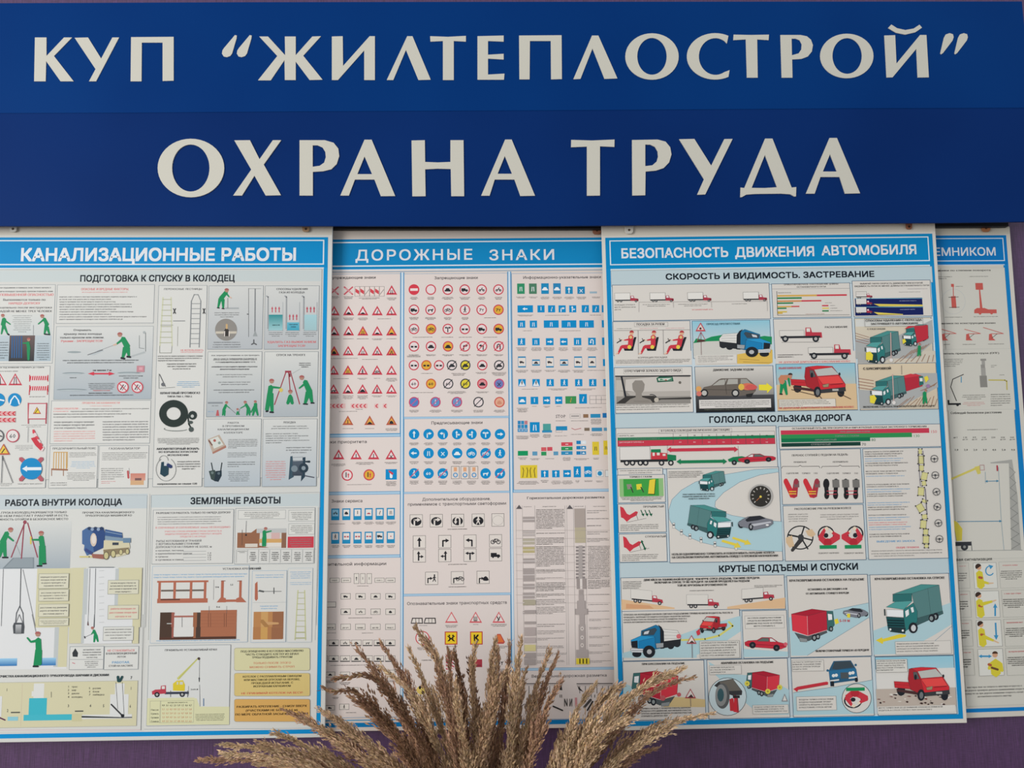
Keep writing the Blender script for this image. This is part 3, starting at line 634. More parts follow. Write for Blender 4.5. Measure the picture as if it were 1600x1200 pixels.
man([(862,425,845,485,26,14), (872,425,888,485,24,14), (868,385,868,430,28,28), (860,400,830,460,12,10)], 866, 370, 11)
V(0, 0, 1); frame_cell(413.5, 549.8, 495.6, 650.8, 'd4d5d0', 'acb4b8'); V(*A2); sub('lettering'); t('СПУСК НА ТРЕНОГЕ', 885, 998, 1096, 15, '6a6c6e', .01); para(1045, 1042, 1135, 1080, 3, '6a6c6e', 'c')
V(*A4)
para(1235, 32, 1345, 82, 3, '6a6c6e', 'c')
sub('worker_drawing', 'two workers lowering a third by a red tripod')
for a in ((1130,110,1030,395), (1150,110,1165,290), (1165,110,1245,390)): limb('9a3c48', *a, 9)
q(1120, 105, 1172, 122, '9a3c48'); limb('7a3038', 1158,130, 1162,155, 14); l('8a8c8c', 2, 1180,130, 1250,90)
man([(990,300,965,440,44,34), (1000,300,1010,450,44,26), (1000,240,990,300,44,42), (1015,245,1080,252,20,14), (975,448,958,452,16,16,BK), (990,458,1022,460,14,14,BK)], 1006, 195, 19); c(1085, 270, 17, 'd8c060')
man([(1162,330,1142,385,34,26), (1168,330,1182,385,34,26), (1165,315,1160,345,28,34)], 1165, 285, 17)
man([(1318,290,1290,385,46,22), (1330,285,1350,375,46,22), (1290,195,1330,285,40,50), (1290,215,1240,255,20,12), (1275,388,1312,390,12,12,BK), (1340,380,1368,380,12,12,BK)], 1262, 165, 19)
frame_cell(445, 518, 906, 1090, 'd2d3cf', 'b4bec4'); sub('lettering')
for i, (s_, w_) in enumerate((('РАБОТА', 98), ('В ПРОТИВНОМ', 190), ('КАНАЛИЗАЦИОННОМ', 270), ('КОЛЛЕКТОРЕ', 165))): t(s_, 680, 556 + i * 28, w_, 15, '6a6c70', al='c')
para(635, 685, 888, 768, 6, '5a5e62', last=.3, ragged=.03, bold=.02); para(630, 798, 885, 845, 4, '5a5e62', last=.6, ragged=.03); para(630, 875, 872, 930, 3, '5a5e62', last=.4, ragged=.05, bold=.01); para(632, 958, 822, 1050, 6, '5a5e62', 'c', last=.8)
sub('kit_drawing', 'open first aid box print'); p('b8a898', 460,690, 560,650, 615,745, 500,800); p('a87868', 500,800, 615,740, 620,760, 505,815); p('d0d4cc', 480,690, 548,665, 595,735, 515,770); limb('7a5a50', 470,700, 500,740, 12); c(520, 700, 12, 'a86058'); c(560, 720, 12, '8a9a90')
sub('radio_drawing', 'two dark portable radios print'); l('2a3438', 9, 492,890, 505,955); l('2a3438', 9, 582,890, 572,955); p('3a4a48', 470,960, 520,950, 545,990, 520,1045, 490,1030); p('24343e', 530,960, 580,955, 580,1000, 552,1052, 515,1045); c(500, 975, 12, '6a7a78'); c(555, 980, 12, '5a6a72')
frame_cell(935, 518, 1385, 1088, 'd2d3cf', 'b4bec4'); sub('lettering'); t('ЛЕБЕДКА', 1105, 553, 1212, 16, '6a6c70', .01); para(1000, 568, 1325, 605, 2, '5a5e62', 'c', last=1); para(955, 632, 1338, 728, 5, '5a5e62', last=.4, ragged=.3); para(1125, 748, 1350, 812, 3, '5a5e62', 'c'); para(945, 868, 1135, 1040, 9, 'd08a88', 'c', last=.5, fill=.6, bold=.02, ragged=.2)
sub('winch_drawing', 'dark cable winch print'); p('3a5260', 1165,835, 1185,832, 1195,1010, 1150,1035); p('2a3e4c', 1270,845, 1295,840, 1290,1010, 1255,1050); q(1185, 870, 1270, 1000, '54606c', '3a4450'); l('9aa0a4', 6, 1185,845, 1275,840); l('9aa0a4', 5, 1190,875, 1275,870); c(1200, 940, 28, '7a8890'); c(1278, 935, 42, '2c3c48'); c(1278, 935, 18, '8a98a0'); limb('2a3840', 1295,880, 1330,880, 12, 20); l('4a4c58', 9, 1290,1000, 1368,1015)
# -- lower left section
S.clev, SV = 34, S.clev; V(*A5); panel('section_panel', 'lower left section on work inside a well'); S.clev = SV; q(-120, 75, 1240, 1200, 'd2d3ce')
V(*A7); q(-120, 0, 1098, 905, 'd2d3ce'); V(*A5); q(-120, 75, 1255, 187, 'bfc9cc'); l('6a7478', 3, 1255,78, 1232,1200); l('9aa2a6', 2, -20,76, 1255,76)
V(*A7); l('6a7478', 2.5, 1118,0, 1100,905); l('d0a8b0', 3, -20,905, 1098,900)
V(*A5); sub('lettering'); t('РАБОТА ВНУТРИ КОЛОДЦА', 42, 166, 1042, 52, '20282f', .04, res=2); t('ПОДАЧА ГРУЗА В КОЛОДЕЦ РАЗРЕШАЕТСЯ ТОЛЬКО', -110, 234, 570, 17, '707274'); t('ЕСЛИ В НЕМ РАБОТАЕТ РАБОЧИЙ И ЕСТЬ', -100, 262, 582, 17, '707274'); t('ВОЗМОЖНОСТЬ ОТОЙТИ В БЕЗОПАСНОЕ МЕСТО', -110, 292, 582, 17, '707274')
t('ПРОЧИСТКА КАНАЛИЗАЦИОННОГО', 702, 232, 1145, 16, '707274'); t('ТРУБОПРОВОДА МАШИНОЙ КО', 725, 258, 1125, 16, '707274')
sub('well_drawing', 'two workers at a red tripod over a well shaft'); q(-100, 300, 595, 700, 'd0d2ce', 'a2adb4')
V(*A7); q(-100, 0, 520, 425, 'dadcdc'); V(*A5)
q(-100, 705, 600, 1200, 'dadcdc'); q(318, 700, 592, 1200, 'cfcba8'); V(*A7); q(440, 90, 520, 410, 'cfcba8'); q(428, 100, 450, 410, 'bcc2c2'); q(310, 340, 436, 398, '9ac8e4', '2470b0'); q(-60, 345, 132, 402, '9ac8e4', '2470b0'); V(*A5)
p('7f8a90', 20,700, 110,608, 290,605, 290,700); p('8f9aa0', 45,690, 120,612, 280,610, 280,690)
for a in ((210,310,95,605), (205,320,182,615), (235,310,320,605)): limb('944654', *a, 10)
c(212, 305, 16, '944654'); l('8a8c8c', 2, 130,470, 175,590); limb('cfc060', 262,430, 262,490, 14)
man([(25,480,-5,600,50,24), (30,470,45,600,48,24), (60,395,20,480,40,50), (65,425,115,465,20,14), (20,606,68,606,14,14,BK)], 90, 372, 20)
man([(355,510,345,670,46,30), (365,510,380,655,46,26), (350,430,362,515,44,46), (345,455,275,455,20,14), (315,678,356,678,14,14,BK), (365,660,394,658,12,12,BK)], 350, 402, 20)
l('3a4044', 3, 28,705, 10,1190); l('54585a', 6, 178,702, 170,1020); l('8a8c8c', 4, 195,710, 300,1190); l('5a5e62', 7, 168,1020, 140,1080, 130,1180); l('5a5e62', 7, 168,1020, 195,1080, 200,1180); V(*A7)
p('4c5054', 100,90, 110,65, 185,65, 190,95, 185,150, 105,150); q(122, 80, 165, 152, 'b8babc', '6e7274'); l('6a6c70', 4, 150,0, 125,65); l('6a6c70', 4, 150,0, 178,70); l('8a8c8c', 4, 250,0, 280,140)
man([(300,280,278,400,50,36), (305,280,308,390,46,34), (298,195,302,290,44,46), (290,205,240,215,22,16), (240,215,212,182,14,12), (258,406,298,406,14,14,BK)], 295, 155, 19)
sub('tanker_drawing', 'blue and yellow tanker truck print'); V(*A5)
p('4a6a98', 700,378, 745,350, 800,355, 830,400, 835,480, 800,560, 740,590, 715,540, 720,500, 700,490); p('2f4a7c', 745,352, 880,350, 895,400, 885,520, 800,560, 790,480, 800,400); el(797, 455, 28, 58, 'd0c0b0'); el(799, 450, 18, 40, 'dcd4cc')
p('3c5c8c', 895,365, 1040,395, 1045,440, 895,420); p('7c94a8', 895,420, 1060,445, 1100,440, 1105,470, 895,455); l('9ab0c0', 4, 900,385, 1040,412); p('cfc8a8', 885,460, 1100,470, 1108,520, 1080,580, 1000,600, 880,570); p('8a7c60', 880,540, 1100,520, 1095,560, 890,600)
l('cfc07a', 12, 680,600, 760,600, 860,600); l('3a4a80', 26, 730,540, 780,570); p('9a6458', 780,575, 880,580, 885,620, 790,610)
for x_, y_, r_ in ((905,590,36), (965,575,34), (1030,560,26), (1085,555,26)): el(x_, y_, r_ * .7, r_, '6a6450'); el(x_, y_, r_ * .5, r_ * .8, 'c4bc8c')
q(958, 478, 1010, 500, '3c4450'); q(1050, 440, 1112, 480, '6a86a0')
for k in range(5): c(760 + k * 26, 358 + (k % 2) * 8, 14, ('2a3c5c', '8ca0bc')[k % 2])
sub('caption_card', 'cream caption cards beside the shaft'); V(*A5)
for y0, y1 in ((745, 868), (880, 975), (1005, 1108), (1125, 1185)): q(332, y0, 582, y1, 'd4d2bc'); qs(332, y0, 582, y1, '8a8e88', .5); para(340, y0 + 14, 574, y1 - 10, 3 if y1 - y0 < 110 else 4, '5e6064', 'c', last=.8, fill=.45)
sub('well_drawing', 'second shaft print with hose worker'); q(612, 695, 735, 1200, 'cfcba8'); q(735, 695, 1000, 1200, 'dadcdc'); q(1005, 695, 1195, 1200, 'cfcba8'); q(715, 700, 735, 1200, 'bcc2c2'); q(985, 700, 1003, 1050, 'bcc2c2'); l('70767a', 7, 760,690, 968,690)
V(*A7); q(545, 0, 642, 225, 'cfcba8'); q(655, 0, 1030, 225, 'dadcdc'); q(1040, 40, 1080, 228, 'cfcba8'); q(640, 0, 655, 225, 'bcc2c2'); V(*A5)
l('4a4e52', 4, 768,700, 750,1170); l('5a5e62', 5, 815,700, 805,1200); limb('3a3c40', 750,1150, 750,1180, 6, 14)
for k in range(9): l('c4c6c6', 5, 845, 720 + k * 55, 885, 717 + k * 55)
V(*A7); l('5a5e62', 4, 738,0, 732,100); limb('6a4c4c', 688,60, 688,85, 5, 10); man([(742,165,735,215,22,13), (752,165,765,212,22,13), (732,125,750,168,22,24), (732,130,715,155,12,9)], 722, 108, 11); l('6a6c6e', 3, 712,155, 660,180); limb('3a3c40', 660,172, 664,186, 9)
sub('caption_card', 'cream caption cards beside the second shaft'); V(*A5)
for y0, y1, cc in ((800, 915, '5e6064'), (1015, 1130, 'cc7272')): q(922, y0, 1178, y1, 'd4d2bc'); qs(922, y0, 1178, y1, '8a8e88', .5); para(932, y0 + 10, 1168, y1 - 6, 4 if cc[0] == '5' else 3, cc, 'c', last=.6, fill=.45, bold=.01)
V(*A7); q(808, 98, 1040, 202, 'd6d7d0'); qs(808, 98, 1040, 202, '7a7e80', .5); para(818, 105, 1030, 195, 4, '5e6064', 'c', fill=.4); 
frame_cell(547, 252, 806, 428, 'd6d7d2'); l('8a8e90', 3, 548,352, 804,352)
p('34383c', 568,330, 565,300, 588,265, 610,300, 606,332); l('c47a80', 6, 565,378, 585,384)
sub('lettering'); para(645, 265, 790, 345, 4, '5e6064', 'c'); para(660, 360, 770, 418, 4, '5e6064', 'c')
frame_cell(818, 252, 1078, 428, 'd6d7d2'); sub('lettering'); t('НЕ СТАНОВИТЬСЯ', 840, 292, 1052, 17, 'cc6a6a'); t('В КАНАЛИЗАЦИОННЫЙ', 828, 314, 1070, 15, '5e6064', .01); t('ЛОТОК', 915, 338, 985, 13, '5e6064', .01); t('РАБОТАЯ,', 875, 384, 1015, 17, '4a90bc', .02); t('СТОЙ НА НАСТИЛЕ', 850, 410, 1040, 14, '5e6064', .01)
frame_cell(-110, 535, 1065, 870, 'd0ccaa', None, 'b0b0a0'); l('c8b8a0', 3, 175,540, 162,872)
sub('lettering'); t('ПРОЧИСТКА КАНАЛИЗАЦИОННОГО ТРУБОПРОВОДА ШАРАМИ И ДИСКАМИ', -40, 494, 850, 17, '4c5054', .01)
for i, (a, b) in enumerate(((560, 'трос'), (586, 'шар'), (612, 'диски'), (640, 'колодец'))): t(str(i + 1), 530, a + 12, 542, 15, '4c4e4c'); t(b, 560, a + 12, 560 + len(b) * 12, 13, '5a5c58')
for i, (a, b) in enumerate(((572, 'ролик'), (598, 'блок'), (622, 'лебедка'))): t(str(i + 5), 695, a + 12, 707, 15, '4c4e4c'); t(b, 725, a + 12, 725 + len(b) * 13, 13, '5a5c58')
for s_, x, y in (('1', 55, 600), ('2', 60, 762), ('3', 535, 725), ('4', 707, 725), ('5', 810, 725), ('7', 1025, 505), ('1', 1025, 588), ('6', 1018, 728)): t(s_, x - 6, y, x + 6, 22, '4a4c4c', .02)
sub('pipe_drawing', 'cyan flooded well and pipe print'); q(265, 540, 342, 655, 'd8dad6'); q(248, 600, 262, 640, 'd8dad6'); q(228, 655, 362, 790, '3fb2c2'); q(185, 785, 562, 825, '45b4c4'); q(562, 775, 640, 835, 'c8c49c'); q(900, 540, 965, 800, 'd8dad8'); q(862, 625, 1000, 780, 'd8dad8'); q(-30, 640, 10, 800, 'd8dad8'); q(60, 800, 140, 830, '8cc4d0')
q(640, 785, 1030, 812, 'd8dad8'); limb('3a3e40', 640,800, 940,806, 14, 8); limb('4a4c4e', 940,806, 1030,804, 8); limb('3a3c3e', 868,702, 955,790, 12); c(958, 792, 14, BK); l('3a3c3e', 3, 905,530, 920,740); l('3a3c3e', 3, 955,530, 970,790); limb('24484a', 920,485, 925,525, 20); limb('24484a', 955,485, 935,525, 18)
q(585, 752, 650, 760, '4a4c4a'); q(85, 762, 155, 770, '4a4c4a'); l('5a5c58', 3, 400,605, 400,648); limb('5a2c50', -20,800, 40,826, 10)
# -- lower right section of poster 1
S.clev, SV = 34, S.clev; V(*A6); panel('section_panel', 'lower right section on earth works'); S.clev = SV; q(82, 68, 1400, 165, 'c2cccd')
V(*A6); q(78, 165, 1368, 1200, 'd4d5d0'); V(*A8); q(48, 0, 1462, 850, 'd4d5d0'); l('8a9094', 2.5, 28,850, 1460,842); V(*A6); l('6a7478', 2.5, 82,70, 60,1200); l('9aa2a6', 2, 82,68, 1398,45); l('8a9094', 2.5, 1400,45, 1385,600, 1362,1200)
sub('lettering'); t('ЗЕМЛЯНЫЕ РАБОТЫ', 388, 138, 1097, 50, '20282f', .04, res=2)
frame_cell(98, 185, 716, 600, 'd5d5d0'); sub('lettering'); t('РАЗРЕШАЕТСЯ РАБОТАТЬ ТОЛЬКО ПО НАРЯДУ-ДОПУСКУ', 120, 216, 702, 15, '5c6064', .01); para(130, 232, 632, 302, 4, '6a6c70', last=.9, fill=.42); t('В ОХРАННЫХ И ОХРАНЯЕМЫХ зонах НЕОБХОДИМО', 115, 330, 700, 14, 'd08484', .01); para(180, 340, 640, 402, 3, 'd47a7c', 'c', last=.5, fill=.55, bold=.01, up=True)
t('РЫТЬЕ КОТЛОВАНОВ И ТРАНШЕЙ', 120, 435, 475, 15, '6a6c70'); t('С ВЕРТИКАЛЬНЫМИ СТЕНКАМИ', 118, 458, 458, 15, '6a6c70'); t('ДОПУСКАЕТСЯ НА ГЛУБИНУ НЕ БОЛЕЕ, м', 116, 482, 555, 15, '6a6c70')
for i, s_ in enumerate(('в насыпных, песчаных', 'в крупнообломочных грунтах', 'в супесях', 'в суглинках и глинах')): t(s_, 116, 508 + 24 * i, 116 + 11 * len(s_), 13, '6a6c70'); q(330, 506 + 24 * i, 510, 507.5 + 24 * i, '9a9c9c'); t(('1,0', '1,25', '1,5', '1,5')[i], 520, 526 + 17 * i, 552, 12, '5a5c60')
frame_cell(742, 172, 1354, 600, 'd5d5d0'); sub('caption_card', 'rounded caption cards, one red'); q(762, 188, 1130, 252, 'd8d8d2'); qs(762, 188, 1130, 252, '8e9494', .5); para(795, 195, 1095, 250, 4, '66686a', 'c'); q(1156, 186, 1358, 270, 'd8d8d2'); qs(1156, 186, 1358, 270, '8e9494', .5); para(1172, 196, 1342, 264, 5, '66686a', 'c'); q(1156, 292, 1356, 374, 'd8d8d2'); qs(1156, 292, 1356, 374, '8e9494', .5); para(1166, 300, 1346, 368, 5, '66686a', 'c'); q(1148, 393, 1350, 478, 'c8404e'); para(1158, 402, 1340, 472, 4, 'e4c8c8', 'c', last=.9, bold=.02)
sub('trench_drawing', 'worker in a brown trench print'); q(755, 362, 925, 478, '94664c'); q(925, 362, 1135, 478, 'd0ccc4'); q(1100, 362, 1135, 480, '8a6450'); p('94664c', 905,330, 930,362, 925,480, 755,480, 755,440); q(925, 410, 1100, 440, 'd0a468'); p('8a5c44', 925,478, 925,462, 1000,478); q(905, 330, 1135, 362, 'bcbebc'); q(1020, 362, 1085, 410, 'd0b0ac'); q(815, 448, 912, 474, 'd4ccc0'); q(990, 440, 1098, 470, 'dcd8d0')
l('5a5c5e', 3, 825,270, 820,380); l('5a4c44', 3, 792,340, 790,460); c(822, 380, 7, BK); man([(962,400,955,465,28,18), (968,400,970,465,28,18), (965,350,966,400,28,30), (970,360,1020,348,14,10)], 975, 332, 12)
for k in range(9):
    x = 748 + k * 86
    if x < 1368: l('9a9e9e', 2, x, 495, x - 3, 595)
l('9a9e9e', 2, 750,490, 1365,490); para(752, 500, 830, 520, 2, '707274', 'c')
for k in range(6): para(845 + k * 87, 508, 905 + k * 87, 582, 5, '66686a', 'c', last=.9, ragged=.4, fill=.6)
V(0, 0, 1); frame_cell(238.4, 885, 386.5, 1003, 'd5d5d0', None, '9ab4c8'); V(*A6)
sub('lettering'); t('УСТАНОВКА КРЕПЛЕНИЙ', 640, 652, 938, 15, '6e7074', .01); para(100, 680, 836, 720, 2, '78a8cc', last=.97, fill=.55, ragged=.02, bold=.01); V(*A8); para(128, 102, 826, 124, 1, '78a8cc', last=1, ragged=0, bold=.01); V(*A6)
sub('shoring_drawing', 'red brown timber shoring elevations print'); BR = 'b06a54'
q(128, 738, 528, 748, BR); q(128, 878, 522, 908, BR); q(158, 808, 500, 818, '6a6058')
for x in (138, 256, 384, 494): q(x, 742, x + 16, 880, BR)
q(155, 880, 305, 888, '5a3a30'); q(628, 735, 646, 875, BR); q(770, 735, 786, 875, BR); q(664, 884, 745, 902, BR); p(BR, 592,906, 628,862, 664,874, 664,906); p(BR, 745,905, 745,876, 782,860, 825,905); l('8a5c50', 5, 628,740, 660,738); l('8a5c50', 5, 755,740, 786,738); l('6a6c6e', 2, 570,730, 568,885); t('1,0 м', 580, 792, 610, 12, '6a6c6e'); t('1,5', 698, 774, 722, 13, '6a6c6e')
sub('shoring_drawing', 'brown timber shoring plan print'); q(152, 985, 245, 1188, '4c3a30'); q(240, 985, 258, 1180, '9c5c50'); q(262, 1000, 410, 1170, 'd8d8d4'); q(410, 985, 440, 1178, '9a6448'); q(440, 985, 470, 1180, '4c3c34'); q(468, 968, 745, 1186, 'a86c50'); q(152, 1178, 745, 1190, '5a4034')
for x in (528, 545, 652, 668): l('6a4434', 3, x, 990, x, 1160)
for k in range(7): l('98604a', 2, 470, 995 + 26 * k, 740, 993 + 26 * k)
q(262, 1010, 410, 1022, 'a86c60'); q(262, 1100, 410, 1110, 'a86c60'); l('6a6c6e', 3, 322,1020, 322,1100); l('c8ccc8', 6, 205,1072, 240,1072); l('6a6c6e', 2, 533,935, 533,990); l('6a6c6e', 2, 670,935, 670,990); t('5-6', 590, 948, 618, 13, '6a6c6e'); V(*A8); q(158, 0, 258, 92, '4c3a30'); q(496, 0, 792, 90, 'a86c50'); q(155, 84, 790, 98, '54382e'); q(258, 0, 275, 88, '9c5c50'); q(438, 0, 460, 90, '9a6448'); q(460, 0, 496, 90, '4c3c34'); q(275, 0, 438, 76, 'd8d8d4'); V(*A6)
V(0, 0, 1); frame_cell(394.4, 892, 446, 1003, 'd5d5d0', None, '9ab4c8'); V(*A6); sub('lettering'); para(888, 682, 1125, 718, 2, '78a8cc', 'c', last=1, bold=.01); para(925, 925, 1078, 962, 2, '78a8cc', 'c', last=.85, bold=.01)
sub('timber_drawing', 'timber joint print'); p(BR, 892,760, 912,742, 915,880, 900,896, 890,880); l('6a6c6c', 5, 915,820, 1098,820); limb('5a5c5c', 1040,792, 1040,838, 8); limb('5a5c5c', 925,815, 960,822, 14); l('a8b0b0', 2, 875,908, 1140,905)
q(882, 980, 1112, 1192, 'b88454'); q(940, 980, 990, 1192, 'c89c64'); q(1030, 980, 1112, 1192, '98684a'); limb('c89c6c', 980,1070, 1075,1070, 26, 14); limb('a87c4c', 945,1050, 990,1100, 30); V(*A8); q(936, 0, 1178, 100, 'b07c50'); q(1000, 0, 1055, 100, 'c89c5c'); q(1090, 0, 1178, 100, '98684a'); V(*A6)
V(0, 0, 1); frame_cell(450.5, 888, 486.5, 1003, 'd5d5d0', None, 'b4c4cc'); V(*A6); sub('lettering'); para(1165, 660, 1330, 722, 4, '78a8cc', 'c', last=1, bold=.01); para(1155, 742, 1342, 772, 2, '78a8cc', 'c', last=.95)
sub('ladder_drawing', 'pale green ladder print'); limb('c2c496', 1228,812, 1205,1200, 9); limb('c2c496', 1280,812, 1288,1200, 9)
for k in range(9): l('b0b288', 5, 1226 - k * 2.4, 830 + k * 44, 1281 + k, 830 + k * 44)
V(*A8); limb('c2c496', 1290,0, 1285,105, 8); limb('c2c496', 1368,0, 1372,105, 8); l('b0b288', 5, 1288,45, 1370,45); l('b0b288', 5, 1282,95, 1376,92)
frame_cell(68, 155, 733, 812, 'd5d7d4'); q(55, 592, 440, 812, 'd6d6ae'); p('d6d6ae', 440,592, 465,592, 490,662, 738,662, 736,812, 440,812)
sub('lettering'); t('ПРАВИЛЬНО УСТАНАВЛИВАЙ КРАН', 200, 200, 636, 16, '6a6c70', .01); para(450, 718, 700, 780, 5, '5e6258', 'c', last=1, fill=.55); qs(78, 615, 162, 792, '989888', .4); qs(162, 615, 438, 792, '989888', .4); para(225, 618, 390, 636, 1, '6a6c60', 'c')
for k in range(4): t(('Песок', 'Супесь', 'Суглинок', 'Глина')[k], 84, 696 + 32 * k, 150, 13, '66685c')
for a in range(8):
    for b in range(5): t(str((a * 3 + b * 5) % 7) + ',' + str((a + b) % 9), 178 + a * 32, 658 + b * 33, 200 + a * 32, 15, 'c4906a' if b else '6a6c60')
sub('crane_drawing', 'red truck crane with yellow cab print'); limb('c8c878', 310,430, 480,258, 22, 9); l('a0a468', 3, 320,425, 478,252); c(484, 262, 12, '4a3c3c'); l('3a3e42', 3, 490,270, 488,420); limb('3a3e42', 487,422, 487,455, 12, 6); l('3a3e42', 3, 490,480, 494,660); p('d8c438', 268,470, 300,445, 350,442, 368,480, 365,532, 268,528); q(300, 455, 312, 478, 'c8ccc0'); q(325, 455, 350, 478, 'c8ccc0'); q(200, 540, 400, 556, '3a4050'); p('b84050', 92,535, 120,520, 165,518, 168,488, 208,484, 210,552, 95,562); q(175, 492, 200, 515, 'd8d8d4'); swheel(135, 562, 22); swheel(345, 560, 22); l('4a4e52', 4, 248,530, 248,580); l('4a4e52', 5, 390,530, 390,582); t('2х0,8', 415, 524, 478, 11, '4a4c4e'); l('5a5c5e', 2, 398,490, 398,570); l('3a6a98', 6, 523,595, 523,655)
for i, (y0, y1, c1, n1) in enumerate(((172, 362, 'd3cfa4', 3), (382, 575, 'd5bf7c', 4), (598, 788, 'd5a860', 3))):
    V(*A8); o = panel('picture_panel', ('pale green', 'yellow', 'orange')[i] + ' rounded text card'); x0, x1 = 778, 1410; r = 16
    pts = []
    for (cx_, cy_, a0) in ((x1 - r, y0 + r, 0), (x0 + r, y0 + r, 90), (x0 + r, y1 - r, 180), (x1 - r, y1 - r, 270)):
        for a in range(0, 91, 30): A = math.radians(a0 + a); pts += [cx_ + r * math.cos(A), cy_ - r * math.sin(A)]
    pts2 = [v for v in pts]; p('9a968a', *pts); cxm, cym = (x0 + x1) / 2, (y0 + y1) / 2
    p(c1, *[(v - (cxm if k % 2 == 0 else cym)) * (.993 if k % 2 == 0 else .975) + (cxm if k % 2 == 0 else cym) for k, v in enumerate(pts2)])
    sub('lettering')
    if i == 0:
        for s_, w_, y, cc in (('ПОД ОПУЩЕННУЮ В КОТЛОВАН МАССИВНУЮ', 520, 207, '5a5c50'), ('ЧАСТЬ СТВОДИТЕ КЛЕТКУ ИЗ ШПАЛ', 440, 233, '5a5c50'), ('ТРУБЫ ПОДБИВАТЬ ГРУНТОМ', 335, 258, '5a5c50'), ('ТОЛЬКО ПОСЛЕ ЭТОГО', 312, 306, 'c47c60'), ('МОЖНО СНИМАТЬ СТРОП', 372, 339, 'c47c60')): t(s_, 1095, y, w_, 16, cc, .02, al='c')
    if i == 1:
        for s_, w_, y, cc in (('КОТЕЛОК С РАСПЛАВЛЕННЫМ СВИНЦОМ', 485, 417, '5a5230'), ('ИЛИ МАСТИКОЙ ОПУСКАЙ НА ВЕРЕВКЕ,', 465, 445, '5a5230'), ('ПРОШЕДШЕЙ ИСПЫТАНИЕ, С', 345, 472, '5a5230'), ('ИСПРАВНЫМ КАРАБИНОМ', 310, 499, '5a5230'), ('НЕ ПРИНИМАЙ КОТЕЛОК НА ВЕСУ!', 508, 556, 'c45c48')): t(s_, 1095, y, w_, 16, cc, .02, al='c')
    if i == 2:
        for s_, w_, y, cc in (('РАЗБИРАТЬ КРЕПЛЕНИЕ - СНИЗУ ВВЕРХ', 580, 668, '42301c'), ('(УЧАСТКАМИ НЕ БОЛЕЕ 1,5 м)', 430, 700, '42301c'), ('ПО МЕРЕ ОБРАТНОЙ ЗАСЫПКИ ГРУНТОМ', 600, 732, '42301c')): t(s_, 1092, y, w_, 17, cc, .03, al='c')
flush()

